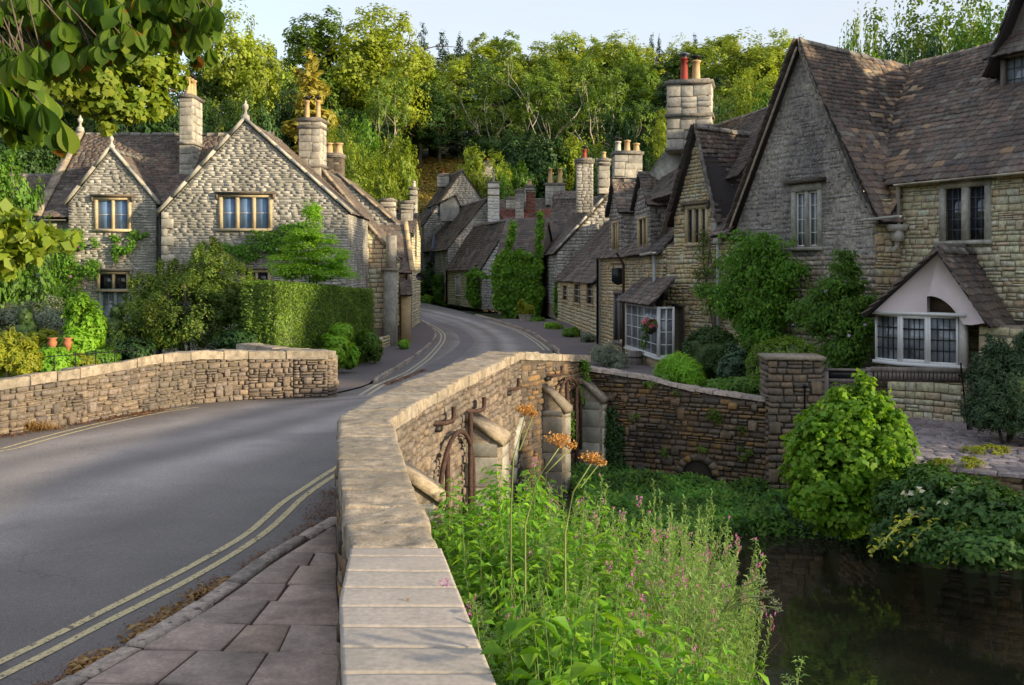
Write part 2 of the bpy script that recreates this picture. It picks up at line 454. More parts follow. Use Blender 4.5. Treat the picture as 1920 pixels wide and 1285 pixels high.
M_greybuff = stone_mat('grey_buff_rubble', [(0.483, 0.373, 0.268), (0.579, 0.448, 0.324), (0.402, 0.321, 0.247), (0.644, 0.509, 0.367), (0.354, 0.292, 0.232)], grain=12, contrast=.6,
                       stain=(.13, .12, .115), stain_amt=.7, stain_scale=.9, spots=[((.10, .09, .09), 14, .64), ((.44, .40, .33), 18, .66)], bump=.7)
M_mortar = stone_mat('mortar', [(.22, .185, .14), (.25, .205, .155)], grain=14, rough=.95)
M_mortar_g = stone_mat('grey_mortar', [(.31, .295, .245), (.34, .32, .265)], grain=14, rough=.95, stain=(.12, .12, .11))
M_mortar_d = stone_mat('dark_mortar', [(.10, .085, .068), (.12, .095, .072)], grain=14, rough=.95)
M_coping = stone_mat('weathered_coping', [(.31, .25, .185), (.37, .30, .22), (.28, .235, .18), (.34, .29, .225)], grain=9, contrast=.6,
                     stain=(.21, .18, .135), stain_amt=.75, stain_scale=1.6, spots=[((.10, .085, .065), 12, .66), ((.50, .46, .37), 20, .67)], bump=1.0)
M_slab = stone_mat('sawn_coping', [(0.332, 0.294, 0.256), (0.357, 0.315, 0.277), (0.315, 0.281, 0.243)], grain=5, contrast=.12, stain=(.33, .29, .25), stain_amt=.5, stain_scale=2.5, bump=.15, rough=.8)
M_dress = stone_mat('dressed_stone', [(.46, .36, .215), (.52, .42, .27), (.42, .34, .22)], grain=9, contrast=.3, stain=(.28, .22, .14), stain_amt=.5, bump=.25)
M_dressg = stone_mat('grey_dressed_stone', [(0.402, 0.381, 0.330), (0.468, 0.443, 0.377), (0.357, 0.337, 0.291)], grain=8, contrast=.35, stain=(.15, .145, .13), stain_amt=.75, stain_scale=1.4, bump=.35)
M_chim = stone_mat('chimney_ashlar', [(0.487, 0.445, 0.368), (0.398, 0.373, 0.322), (0.555, 0.504, 0.411), (0.355, 0.337, 0.303)], grain=7, contrast=.35, stain=(.13, .125, .115), stain_amt=.75, stain_scale=1.3, spots=[((.48, .34, .12), 3, .70)], bump=.35)
M_ochre = stone_mat('ochre_ashlar', [(.47, .34, .17), (.52, .39, .21), (.43, .32, .18)], grain=6, contrast=.25, stain=(.33, .27, .19), stain_amt=.5, bump=.25)
M_sooty = stone_mat('sooty_stone', [(.10, .085, .07), (.16, .125, .09), (.075, .065, .058)], grain=12)
# roofs
M_slate = stone_mat('stone_slate', [(0.119, 0.092, 0.078), (0.183, 0.136, 0.109), (0.098, 0.084, 0.075), (0.232, 0.167, 0.128), (0.152, 0.127, 0.110), (0.171, 0.118, 0.091), (0.113, 0.102, 0.094), (0.225, 0.196, 0.162)],
                    grain=9, contrast=.5, stain=(.042, .037, .040), stain_amt=.6, stain_scale=.7, spots=[((.36, .33, .30), 19, .66), ((.28, .25, .21), 7, .70)], bump=.5, rough=.85)
M_slate_new = stone_mat('pale_stone_slate', [(.30, .20, .12), (.19, .13, .09), (.34, .245, .16), (.15, .11, .085)], grain=9, contrast=.4, spots=[((.14, .10, .08), 10, .62)], rough=.85)
M_slate_g = stone_mat('grey_brown_slate', [(0.112, 0.089, 0.075), (0.159, 0.125, 0.103), (0.089, 0.077, 0.067), (0.187, 0.149, 0.120), (0.129, 0.098, 0.078)],
                      grain=9, contrast=.45, stain=(.06, .055, .055), stain_amt=.5, spots=[((.30, .27, .23), 15, .69)], bump=.4, rough=.88)
M_redtile = stone_mat('red_clay_tile', [(.20, .075, .05), (.26, .10, .065), (.15, .065, .05)], grain=9, stain=(.10, .07, .06), stain_amt=.6)
M_under = plain('roof_boarding', (.035, .028, .026), .95)
M_ridge = stone_mat('ridge_stone', [(.19, .175, .155), (.14, .125, .11), (.24, .22, .19)], grain=10, spots=[((.38, .36, .32), 14, .62)], bump=.5)
M_lead = plain('lead_flashing', (.10, .115, .16), .45, .3)
# ground
M_kerb = stone_mat('kerb_stone', [(0.302, 0.252, 0.213), (0.370, 0.302, 0.252), (0.246, 0.213, 0.185)], grain=12, spots=[((.10, .08, .07), 11, .62)], bump=.7)
M_flag = stone_mat('paving_flag', [(0.336, 0.257, 0.216), (0.384, 0.296, 0.243), (0.300, 0.239, 0.205), (0.360, 0.274, 0.211)], grain=6, contrast=.3, stain=(.13, .105, .095), stain_amt=.6, stain_scale=2, spots=[((.09, .07, .06), 16, .70)], bump=.4)
M_cobble = stone_mat('terrace_stone', [(.24, .20, .20), (.32, .27, .27), (.18, .155, .155), (.36, .31, .31)], grain=14, bump=.5)
# timber, metal, paint, glass
M_iron = plain('black_iron', (.018, .015, .016), .55, .2, spec=.4)
M_rust = plain('rusted_iron', (.060, .032, .024), .8, .1, .5, 20)
M_blackpaint = plain('black_paint', (.014, .015, .018), .35)
M_whitep = plain('white_paint', (.72, .72, .70), .45, var=.05)
M_creamp = plain('cream_gutter_paint', (.55, .52, .47), .5, var=.1)
M_greyp = plain('pale_blue_downpipe_paint', (.48, .52, .52), .5, var=.1)
M_sage = plain('sage_paint', (.22, .27, .22), .5, var=.08)
M_pinkr = plain('pale_lilac_render', (.66, .56, .545), .85, var=.05, scale=3, bump=.1)
M_oak = plain('weathered_oak', (.20, .17, .15), .8, var=.35, scale=14, streak=(1, 1, .15), bump=.3)
M_oakd = plain('dark_timber', (.035, .026, .022), .7, var=.3)
M_buffpot = plain('buff_clay', (.50, .34, .17), .8, var=.18, scale=8)
M_redpot = plain('red_clay', (.33, .055, .035), .75, var=.2, scale=8)
M_terra = plain('terracotta', (.42, .16, .075), .8, var=.2)
M_blind = plain('sky_tinted_blind', (.17, .28, .48), .35, var=.12, scale=2, spec=.5)  # blue of the reflected sky is put into the blind colour
M_yellow = stone_mat('yellow_road_paint', [(.50, .42, .24), (.50, .42, .24)], grain=40, contrast=.35, spots=[((.12, .10, .095), 34, .57), ((.15, .13, .115), 7, .60)], bump=.3)
def glass_mat(name, col, rough=.05):
    t = NT(name); t.rnd(); t.p.inputs['Base Color'].default_value = (*col, 1); t.p.inputs['Roughness'].default_value = rough
    t.p.inputs['Specular IOR Level'].default_value = .9
    t.link(t.mix(1, (*col,), t.ramp(t.noise(t.pos, 2.5, 3), [(.3, .5), (.7, 1.5)]), 'MULTIPLY'), t.p.inputs['Base Color'])
    return t.m
M_glass = glass_mat('dark_window_glass', (.025, .03, .035))
M_glassc = glass_mat('curtained_glass', (.20, .22, .24), .1)
# vegetation
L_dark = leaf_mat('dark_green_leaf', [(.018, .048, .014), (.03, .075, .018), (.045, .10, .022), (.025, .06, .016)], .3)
L_mid = leaf_mat('mid_green_leaf', [(.065, .16, .02), (.10, .21, .025), (.14, .26, .03), (.055, .13, .02)], .42)
L_bright = leaf_mat('bright_green_leaf', [(.15, .32, .03), (.22, .42, .035), (.28, .46, .05), (.12, .27, .025)], .5)
L_yel = leaf_mat('yellow_green_leaf', [(.20, .27, .025), (.28, .32, .03), (.34, .33, .035), (.13, .21, .025)], .5)
L_gold = leaf_mat('golden_leaf', [(.26, .20, .03), (.34, .25, .035), (.18, .18, .03), (.13, .14, .03)], .45)
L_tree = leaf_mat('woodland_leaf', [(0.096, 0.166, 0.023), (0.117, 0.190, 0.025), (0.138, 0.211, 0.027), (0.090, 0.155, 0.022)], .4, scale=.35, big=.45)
L_treed = leaf_mat('dark_woodland_leaf', [(0.036, 0.081, 0.020), (0.044, 0.094, 0.023), (0.039, 0.084, 0.021), (0.052, 0.102, 0.024)], .35, scale=.35, big=.45)  # shade of the lower slope put into a darker leaf colour
L_treey = leaf_mat('sungilt_woodland_leaf', [(0.223, 0.287, 0.033), (0.258, 0.322, 0.035), (0.284, 0.345, 0.040), (0.201, 0.270, 0.033)], .45, scale=.35, big=.4)  # sunlight on the treetops put into the leaf colour
L_pine = leaf_mat('conifer_needle', [(0.020, 0.045, 0.021), (0.024, 0.053, 0.023), (0.026, 0.055, 0.021)], .2, scale=.15)
L_goldpine = leaf_mat('golden_conifer_needle', [(0.280, 0.248, 0.043), (0.347, 0.289, 0.052), (0.302, 0.266, 0.047), (0.221, 0.217, 0.038)], .35, scale=.3)
L_hedge = leaf_mat('hedge_leaf', [(0.078, 0.156, 0.018), (0.130, 0.221, 0.026), (0.169, 0.260, 0.031), (0.065, 0.130, 0.018)], .35, scale=1.2, big=.3)
L_olive = leaf_mat('olive_shrub_leaf', [(0.053, 0.112, 0.020), (0.083, 0.163, 0.022), (0.150, 0.194, 0.030), (0.098, 0.173, 0.025), (0.180, 0.204, 0.035)], .4, scale=.9, big=.4)
L_silver = leaf_mat('silver_leaf', [(.16, .19, .13), (.23, .26, .19), (.11, .15, .09)], .3)
L_chest = leaf_mat('chestnut_leaf', [(.03, .075, .010), (.07, .14, .015), (.14, .22, .02), (.045, .10, .012), (.20, .26, .025)], .55, rough=.58, dead=((.28, .10, .02), 7, .60), scale=3, spec=.22)
L_climb = leaf_mat('climber_leaf', [(0.066, 0.180, 0.022), (0.108, 0.252, 0.024), (0.168, 0.324, 0.030), (0.066, 0.156, 0.022)], .42, scale=1.5, dead=((.26, .22, .03), 3, .66))
L_ivy = leaf_mat('creeper_leaf', [(.06, .16, .01), (.11, .24, .015), (.19, .32, .02)], .45, scale=1.0)
L_yew = leaf_mat('yew_needle', [(.022, .05, .02), (.035, .07, .025), (.05, .085, .03)], .2)
L_lime = leaf_mat('lime_shrub_leaf', [(0.101, 0.247, 0.020), (0.164, 0.314, 0.020), (0.218, 0.361, 0.030), (0.070, 0.180, 0.015)], .5, scale=2, dead=((.16, .10, .03), 5, .72))
L_willow = leaf_mat('willowherb_leaf', [(.16, .30, .07), (.24, .38, .10), (.30, .42, .14), (.13, .26, .05)], .45)
L_nettle = leaf_mat('nettle_leaf', [(.08, .22, .015), (.14, .32, .02), (.22, .40, .03), (.09, .24, .02)], .45)
L_straw = leaf_mat('straw', [(.32, .20, .07), (.24, .13, .045), (.40, .27, .10)], .3)
L_brown = leaf_mat('fallen_leaf', [(.20, .075, .025), (.13, .055, .025), (.27, .12, .04), (.08, .04, .02)], .15)
L_rust = leaf_mat('dried_seed_head', [(.42, .21, .06), (.50, .28, .09), (.33, .15, .05)], .3)
L_pink = leaf_mat('pink_petal', [(.50, .13, .42), (.60, .22, .52), (.42, .10, .38)], .4)
L_hotpink = leaf_mat('hot_pink_petal', [(.60, .06, .16), (.68, .12, .22)], .3)
L_cream = leaf_mat('cream_blossom', [(.62, .56, .30), (.70, .66, .42)], .3)
L_purple = leaf_mat('purple_leaf', [(.035, .015, .03), (.05, .02, .035)], .3)
M_bark = stone_mat('bark', [(.09, .07, .05), (.12, .095, .07)], grain=8, bump=.8)
M_pale = stone_mat('pale_bark', [(.34, .30, .24), (.42, .38, .31)], grain=4, contrast=.3)
M_stem = leaf_mat('green_stem', [(.14, .20, .06), (.20, .24, .08)], .2)
# ------------------------------------------------------------------ terrain
rgg = random.Random(11)
RV = [(1.3, 19.0), (6.2, 18.5), (6.55, 17.0), (8, 16.0), (16, 12.6), (26, 9), (26, -3), (5, -3), (4.4, 4), (2.9, 8), (2.3, 11), (1.5, 14), (1.1, 17)]
def inside(poly, x, y):
    c = False; n = len(poly)
    for i in range(n):
        x0, y0 = poly[i]; x1, y1 = poly[(i + 1) % n]
        if (y0 > y) != (y1 > y) and x < (x1 - x0) * (y - y0) / (y1 - y0) + x0: c = not c
    return c
def pdist(poly, x, y, closed=True):
    b = 1e9; n = len(poly)
    for i in range(n if closed else n - 1):
        x0, y0 = poly[i]; x1, y1 = poly[(i + 1) % n]; dx, dy = x1 - x0, y1 - y0
        t = max(0, min(1, ((x - x0) * dx + (y - y0) * dy) / (dx * dx + dy * dy))); b = min(b, math.hypot(x - x0 - t * dx, y - y0 - t * dy))
    return b
WALLR = [(-.12, 3.4), (-.30, 4.93), (-.47, 5.88), (-.62, 6.6), (-.95, 8.64), (-1.36, 11), (-.98, 14), (-.30, 18), (.13, 20.3), (1.78, 23.0)]   # river face of the bridge parapet
def wx(y): return float(np.interp(y, [p[1] for p in WALLR], [p[0] for p in WALLR]))
AX = [(4, -40), (1, 0), (1, 45), (-1, 76)]
def hill(x, y):
    d = pdist(AX, x, y, False)
    d0 = 24 if x < 0 else 24
    h = 0.0
    if d > d0:
        t = d - d0; h = 60 * (1 - math.exp(-t / 150)) * min(1, t / 8 + .1)
    return h
def land(x, y):
    z = gz(y) - .14
    if x < -4.2 and y > 12: z = min(z, -.45)
    if x > 2.6 or y > 30: z = min(z, -.60)
    return z + hill(x, y) + (mnoise.noise(Vector((x * .05, y * .05, 0))) * .9 if y > 60 else 0)
def behind_ret(x, y): return x > 1.5 and y > 23.0 + (x - 1.75) * (20.6 - 23.0) / (6.3 - 1.75) + .42 and x < 30
def T(x, y):
    L_ = land(x, y)
    if x < wx(y) - .1 and y < 24: return L_
    if behind_ret(x, y): return L_
    if x > 6.4 and y > 16.8 - (x - 6.5) * .55: return L_
    if y > 24: return L_
    if inside(RV, x, y): return -2.2 - min(.7, pdist(RV, x, y) * .8)
    d = pdist(RV, x, y)
    if x < 3.5 and y < 16.5: return min(L_ - .3, -2.2 + .5 * d)
    return min(L_, -2.2 + .09 * d)
xs = sorted(set([round(v, 2) for v in np.arange(-30, 30.01, .6)] + [round(v, 2) for v in np.arange(-3, 9, .3)] + list(range(-420, -30, 9)) + list(range(39, 421, 9))))
ys = sorted(set([round(v, 2) for v in np.arange(-8, 46, .6)] + [round(v, 2) for v in np.arange(2, 25, .3)] + [float(v) for v in range(46, 130, 2)] + [float(v) for v in range(130, 420, 7)] + [-300., -240., -190., -150., -120., -95., -75., -60., -45., -30., -20., -13., 450., 600., 900.]))
V = [(x, y, T(x, y)) for y in ys for x in xs]; nx = len(xs)
Fc = [(j * nx + i, j * nx + i + 1, (j + 1) * nx + i + 1, (j + 1) * nx + i) for j in range(len(ys) - 1) for i in range(nx - 1)]
t = NT('earth_and_grass'); t.rnd()
g = t.ramp(t.noise(t.pos, .5, 6, .6), [(.35, (.035, .045, .016)), (.55, (.05, .07, .02)), (.7, (.075, .065, .035))])
g2 = t.ramp(t.noise(t.pos, .07, 3), [(.5, 0.0), (.6, .6)])
t.link(t.mix(t.ramp(t.noise(t.pos, 6, 5), [(.3, 0.0), (.7, .5)]), g, (.028, .03, .014)), t.p.inputs['Base Color']); t.p.inputs['Roughness'].default_value = .95
t.bump(t.noise(t.pos, 5, 5), .6)
M_earth = t.m
tag(mesh('ground', V, Fc, M_earth, smooth=True), kind='structure')
# water
t = NT('river_water'); t.rnd()
t.p.inputs['Base Color'].default_value = (.020, .017, .010, 1); t.p.inputs['Roughness'].default_value = .03; t.p.inputs['IOR'].default_value = 1.65
t.p.inputs['Specular IOR Level'].default_value = 1.0
nb = t.noise(t.pos, 2.2, 4, .55, (1, 1, 1)); t.bump(nb, .13, .03)
t.link(t.ramp(t.noise(t.pos, 1.1, 5), [(.4, (.014, .015, .010)), (.7, (.030, .027, .015))]), t.p.inputs['Base Color'])
tag(mesh('river_water', [(-16, -6, -2.2), (30, -6, -2.2), (30, 24.5, -2.2), (-16, 24.5, -2.2)], [(0, 1, 2, 3)], t.m), kind='structure')

# ------------------------------------------------------------------ road
LE = [(-15.5, 2), (-13.2, 7), (-11, 11.5), (-8.15, 16.1), (-7.38, 17.6), (-6.69, 19.2), (-6.26, 20.0), (-5.4, 20.8), (-3.95, 21.25)]
def gp(px, py): q = G(px, py); return (q.x, q.y)
LE += [gp(700, 722), gp(740, 697), gp(790, 665), gp(815, 642), gp(821, 627), gp(810, 615), gp(780, 597)]
LE.append((LE[-1][0] - 6, LE[-1][1] + 14)); LE.append((LE[-1][0] - 9, LE[-1][1] + 14))
RE = [(-4.3, .8), (-2.81, 6.18), (-2.36, 8.02), (-1.98, 9.97), (-1.87, 10.5), (-1.87, 11.05), (-1.70, 13.3), (-1.34, 15.8), (-.85, 18.3), (-.42, 20.5), (1.0, 23.6), gp(1045, 660), gp(1000, 628), gp(960, 613), gp(920, 600), gp(890, 592), gp(830, 576), gp(785, 566)]
RE.append((RE[-1][0] - 8, RE[-1][1] + 10))
RE = sorted(RE, key=lambda p: p[1]); LE = sorted(LE, key=lambda p: p[1])
def smooth_poly(P_, it=2):
    for _ in range(it):
        Q = [P_[0]]
        for a, b in zip(P_[:-1], P_[1:]): Q += [(a[0] * .75 + b[0] * .25, a[1] * .75 + b[1] * .25), (a[0] * .25 + b[0] * .75, a[1] * .25 + b[1] * .75)]
        P_ = Q + [P_[-1]]
    return P_
LEs = smooth_poly(LE, 1); REs = smooth_poly(RE, 1)
le = lambda y: float(np.interp(y, [p[1] for p in LEs], [p[0] for p in LEs]))
re_ = lambda y: float(np.interp(y, [p[1] for p in REs], [p[0] for p in REs]))
Ys = [1 + .4 * i for i in range(int((LE[-1][1] - 1) / .4))]
V = []; NC = 24
for y in Ys:
    a, b = le(y), re_(y)
    for i in range(NC + 1): V.append((a + (b - a) * i / NC, y, gz(y)))
Fc = [(j * (NC + 1) + i, j * (NC + 1) + i + 1, (j + 1) * (NC + 1) + i + 1, (j + 1) * (NC + 1) + i) for j in range(len(Ys) - 1) for i in range(NC)]
t = NT('asphalt'); t.rnd()
uv = t.node('ShaderNodeUVMap'); sp = t.node('ShaderNodeSeparateXYZ'); t.link(uv.outputs[0], sp.inputs[0])
lat = t.math('ADD', sp.outputs[0], t.math('MULTIPLY', t.math('SUBTRACT', t.noise(t.pos, .25, 2), .5), .10))
tr = t.ramp(lat, [(0, .60), (.12, .76), (.25, 1.28), (.36, .84), (.46, 1.25), (.56, .80), (.66, 1.5), (.80, .76), (1, .58)])
tr.node.color_ramp.interpolation = 'EASE'
base = t.mix(1, (.215, .19, .178), tr, 'MULTIPLY'); base = t.mix(1, base, t.ramp(t.noise(t.pos, 22, 6, .8), [(.3, .68), (.7, 1.32)]), 'MULTIPLY'); base = t.mix(t.ramp(t.noise(t.pos, .35, 5, .65), [(.5, 0.0), (.62, .35)]), base, (.105, .09, .092))
base = t.mix(1, base, t.ramp(t.noise(t.pos, 85, 3, .7), [(.32, .45), (.68, 1.6)]), 'MULTIPLY')
base = t.mix(1, base, t.ramp(t.noise(t.pos, .9, 5, .6), [(.3, .86), (.7, 1.14)]), 'MULTIPLY')
f = t.ramp(t.noise(t.pos, 60, 2, .5), [(.70, 0.0), (.74, .6)]); base = t.mix(f, base, (.25, .22, .20))
t.link(base, t.p.inputs['Base Color']); t.p.inputs['Roughness'].default_value = .72; t.p.inputs['Specular IOR Level'].default_value = .5
t.bump(t.noise(t.pos, 110, 3, .6), .35, .006)
vo = t.node('ShaderNodeTexVoronoi', feature='DISTANCE_TO_EDGE'); vo.inputs['Scale'].default_value = .55; wv = t.node('ShaderNodeVectorMath', operation='ADD'); nz_ = t.node('ShaderNodeTexNoise'); nz_.inputs['Scale'].default_value = 2.5; nz_.inputs['Detail'].default_value = 6; t.link(t.pos, nz_.inputs[0]); t.link(t.pos, wv.inputs[0]); t.link(nz_.outputs['Color'], wv.inputs[1]); t.link(wv.outputs[0], vo.inputs['Vector'])
crk = t.math('MULTIPLY', t.ramp(vo.outputs['Distance'], [(.0, 1.0), (.010, 0.0)]), t.ramp(t.noise(t.pos, .4, 2), [(.5, 0.0), (.6, .55)])); base = t.mix(crk, base, (.045, .038, .038)); t.link(base, t.p.inputs['Base Color'])
M_asph = t.m
rd = mesh('road', V, Fc, M_asph, smooth=True); tag(rd, kind='structure')
uvl = rd.data.uv_layers.new(name='UVMap')
vi = np.zeros(len(rd.data.loops), np.int32); rd.data.loops.foreach_get('vertex_index', vi)
uvs = np.stack([(vi % (NC + 1)) / NC, (vi // (NC + 1)) / 40.], 1).astype(np.float32); uvl.data.foreach_set('uv', uvs.ravel())

def strip(name, pts, w, off, mat, parent=None, kind='structure', jitter=0, dx=None):
    """sheet following the ground along a polyline of (x,y); w width"""
    P_ = []; 
    for a, b in zip(pts[:-1], pts[1:]):
        n = max(1, int(math.hypot(b[0] - a[0], b[1] - a[1]) / .3))
        for i in range(n): P_.append((a[0] + (b[0] - a[0]) * i / n, a[1] + (b[1] - a[1]) * i / n))
    P_.append(pts[-1]); V = []
    for i, p in enumerate(P_):
        q0 = P_[max(i - 1, 0)]; q1 = P_[min(i + 1, len(P_) - 1)]; d = Vector((q1[0] - q0[0], q1[1] - q0[1])).normalized()
        n = Vector((d.y, -d.x)); ww = w(p) if callable(w) else w
        for s_ in (-.5, .5):
            V.append((p[0] + n.x * ww * s_, p[1] + n.y * ww * s_, gz(p[1]) + off))
    F_ = [(2 * i, 2 * i + 1, 2 * i + 3, 2 * i + 2) for i in range(len(P_) - 1)]
    o = mesh(name, V, F_, mat, parent)
    if kind: o['kind'] = kind
    return o
out_l = [(-5.3, 1.5), (-4.3, 4.0), (-3.4, 6.74), (-3.17, 7.6), (-2.94, 8.47), (-2.75, 9.32), (-2.62, 10.02), (-2.60, 10.74), (-2.59, 11.4), (-2.49, 12.2), (-2.36, 13.3), (-2.1, 14.8), (-1.6, 17), (-1.15, 19), (-.8, 20.6)]
inn_l = [(-5.0, 1.5), (-4.05, 4.1), (-3.24, 6.6), (-3.0, 7.57), (-2.77, 8.33), (-2.56, 9.3), (-2.44, 10.2), (-2.42, 11.0), (-2.41, 11.7), (-2.30, 12.7), (-2.1, 13.9), (-1.75, 15.6), (-1.2, 17.8), (-.8, 19.4), (-.6, 20.6)]
strip('yellow_line', smooth_poly(out_l, 2), .075, .005, M_yellow); strip('yellow_line', smooth_poly(inn_l, 2), .075, .005, M_yellow)
ll = [(-9.9, 11.5), (-7.41, 14.66), (-7.25, 16.1), (-6.98, 17.5), (-6.6, 18.8), (-6.1, 19.6)]
strip('yellow_line', smooth_poly([(x - .12, y - .1) for x, y in ll], 1), .06, .005, M_yellow)
strip('yellow_line', smooth_poly([(x + .08, y - .14) for x, y in ll], 1), .06, .005, M_yellow)
fl = [gp(690, 741), gp(765, 702), gp(815, 665), gp(837, 635), gp(830, 620), gp(790, 600)]
M_line2 = stone_mat('worn_cream_road_paint', [(.42, .37, .28), (.42, .37, .28)], grain=30, contrast=.3, spots=[((.14, .12, .11), 20, .64)])
strip('yellow_line', smooth_poly(fl, 2), .07, .005, M_line2); strip('yellow_line', smooth_poly([(x - .17, y - .06) for x, y in fl], 2), .07, .005, M_line2)
fr2 = [gp(1030, 657), gp(1010, 640), gp(985, 625), gp(960, 614.5), gp(915, 601.5)]
strip('yellow_line', smooth_poly(fr2, 1), .07, .005, M_line2); strip('yellow_line', smooth_poly([(x - .2, y) for x, y in fr2], 1), .07, .005, M_line2)
# pale resurfaced trench along the left lane
M_patch = stone_mat('pale_tarmac', [(.16, .145, .15), (.17, .15, .155)], grain=40, contrast=.3, stain=(.12, .11, .115), stain_amt=.4)
strip('road_patch', smooth_poly([gp(783, 592), gp(840, 611), gp(872, 628), gp(878, 645), gp(850, 668), gp(800, 697)], 2), lambda p: .62, .009, M_patch)

# ------------------------------------------------------------------ pavements
def kerbline(name, pts, width, h, parent, side=1, length=(.5, .9), mat=None):
    """kerb stones one by one along pts; side: +1 stones lie to the right of the direction"""
    rg = random.Random(3); P_ = [Vector((a[0], a[1])) for a in pts]; L = [0]
    for a, b in zip(P_[:-1], P_[1:]): L.append(L[-1] + (b - a).length)
    def at(s_):
        s_ = max(0, min(L[-1] - 1e-6, s_)); i = max(k for k in range(len(L) - 1) if L[k] <= s_); f = (s_ - L[i]) / (L[i + 1] - L[i])
        d = (P_[i + 1] - P_[i]).normalized(); return P_[i].lerp(P_[i + 1], f), d
    s_ = 0; n = 0
    while s_ < L[-1] - .2:
        l = rg.uniform(*length); p0, d0 = at(s_ + .012); p1, d1 = at(min(s_ + l, L[-1]) - .012)
        n0 = Vector((d0.y, -d0.x)) * side; n1 = Vector((d1.y, -d1.x)) * side; w0 = width * rg.uniform(.85, 1.1); hh = h + rg.uniform(-.012, .012); ch = .02
        c = [p0, p1, p1 + n1 * w0, p0 + n0 * w0]
        ci = [p0 + n0 * ch + d0 * ch, p1 + n1 * ch - d1 * ch, p1 + n1 * (w0 - ch * .5) - d1 * ch, p0 + n0 * (w0 - ch * .5) + d0 * ch]
        z = gz((p0.y + p1.y) / 2)
        V = [(q.x, q.y, z - .1) for q in c] + [(q.x, q.y, z + hh - ch) for q in c] + [(q.x + rg.uniform(-.008, .008), q.y, z + hh + rg.uniform(-.008, .005)) for q in ci]
        F_ = [(0, 1, 5, 4), (1, 2, 6, 5), (2, 3, 7, 6), (3, 0, 4, 7), (4, 5, 9, 8), (5, 6, 10, 9), (6, 7, 11, 10), (7, 4, 8, 11), (8, 9, 10, 11)]
        mesh('kerb_stone', V, F_, mat or M_kerb, parent); s_ += l; n += 1
# near pavement (flags)
kerb = smooth_poly([(-4.3, .8), (-2.81, 6.18), (-2.63, 6.76), (-2.51, 7.22), (-2.36, 8.02), (-2.23, 8.87), (-1.98, 9.97), (-1.87, 10.45)], 1)
kx = lambda y: float(np.interp(y, [p[1] for p in kerb], [p[0] for p in kerb]))
rx = lambda y: float(np.interp(y, [1, 3.9, 4.93, 5.88, 7.07, 8.1, 11.05], [-.5, -.66, -.85, -.95, -1.17, -1.38, -1.9]))   # road face of the parapet
V = []; yy = [1 + .3 * i for i in range(32)]
for y in yy: V += [(kx(y) + .02, y, .075), (rx(y) + .15, y, .075)]
F_ = [(2 * i, 2 * i + 1, 2 * i + 3, 2 * i + 2) for i in range(len(yy) - 1)]
M_joint = plain('earth_joint', (.05, .03, .022), .95)
pav = tag(mesh('pavement', V, F_, M_joint), kind='structure')
kerbline('kerb_stone', kerb, .16, .10, pav, 1, (.28, .6))
y = 2.0; rg = random.Random(8)
while y < 10.3:
    dy = rg.uniform(.36, .62); sl = lambda x, yb: yb - .07 * (x + 2)     # courses run slightly skew
    n = 3 if (rx(y) - kx(y)) > 1.35 and rg.random() < .7 else 2
    if rx(y) - kx(y) - .16 < .5: n = 1
    fr_ = [0] + sorted([(i + rg.uniform(-.22, .22)) / n for i in range(1, n)]) + [1]
    for i in range(n):
        def X_(f, yb): a = kx(yb) + .175; return a + (rx(yb) - .01 - a) * f
        g0 = .009; z0 = .082 + rg.uniform(0, .012); ti = rg.uniform(-.006, .006)
        c = [(X_(fr_[i], y) + g0, y + g0), (X_(fr_[i + 1], y) - g0, y + g0), (X_(fr_[i + 1], y + dy) - g0, y + dy - g0), (X_(fr_[i], y + dy) + g0, y + dy - g0)]
        c = [(a + rg.uniform(-.008, .008), sl(a, b) + rg.uniform(-.006, .006)) for a, b in c]
        cx_ = sum(a for a, b in c) / 4; cy_ = sum(b for a, b in c) / 4
        ci = [(a + (cx_ - a) * .03, b + (cy_ - b) * .03) for a, b in c]
        V = [(a, b, .05) for a, b in c] + [(a, b, z0 - .008) for a, b in c] + [(a, b, z0 + ti * k_) for k_, (a, b) in zip((1, -1, -1, 1), ci)]
        F_ = [(0, 1, 5, 4), (1, 2, 6, 5), (2, 3, 7, 6), (3, 0, 4, 7), (4, 5, 9, 8), (5, 6, 10, 9), (6, 7, 11, 10), (7, 4, 8, 11), (8, 9, 10, 11)]
        mesh('paving_slab', V, F_, M_flag, pav)
    y += dy
# far left pavement
M_pav = stone_mat('tarmac_pavement', [(.125, .108, .108), (.13, .11, .11)], grain=60, contrast=.35, stain=(.16, .135, .13), stain_amt=.5)
kl = smooth_poly([gp(707, 719), gp(740, 697), gp(790, 665), gp(815, 642), gp(821, 627), gp(810, 615), gp(780, 597)], 1)
kl = [(LE[8][0] + .05, 21.3)] + kl if False else kl
V = []; 
lb = [(-3.95, 21.3), gp(616, 705), gp(657, 687), gp(715, 660), gp(732, 655), gp(772, 640), gp(776, 615), gp(776, 598)]
lbx = lambda y: float(np.interp(y, [p[1] for p in lb], [p[0] for p in lb])) - .25
klx = lambda y: float(np.interp(y, [p[1] for p in kl], [p[0] for p in kl])) if y > kl[0][1] else le(y) + .0
yy = [21.35 + .5 * i for i in range(90)]
for y in yy:
    h = .10 if y > kl[0][1] - .2 else .03
    V += [(min(lbx(y), klx(y) - .3), y, gz(y) + h), (klx(y), y, gz(y) + h)]
pl = tag(mesh('pavement', V, [(2 * i, 2 * i + 1, 2 * i + 3, 2 * i + 2) for i in range(len(yy) - 1)], M_pav), kind='structure')
kerbline('kerb_stone', kl, .12, .11, pl, -1, (.7, 1.0))
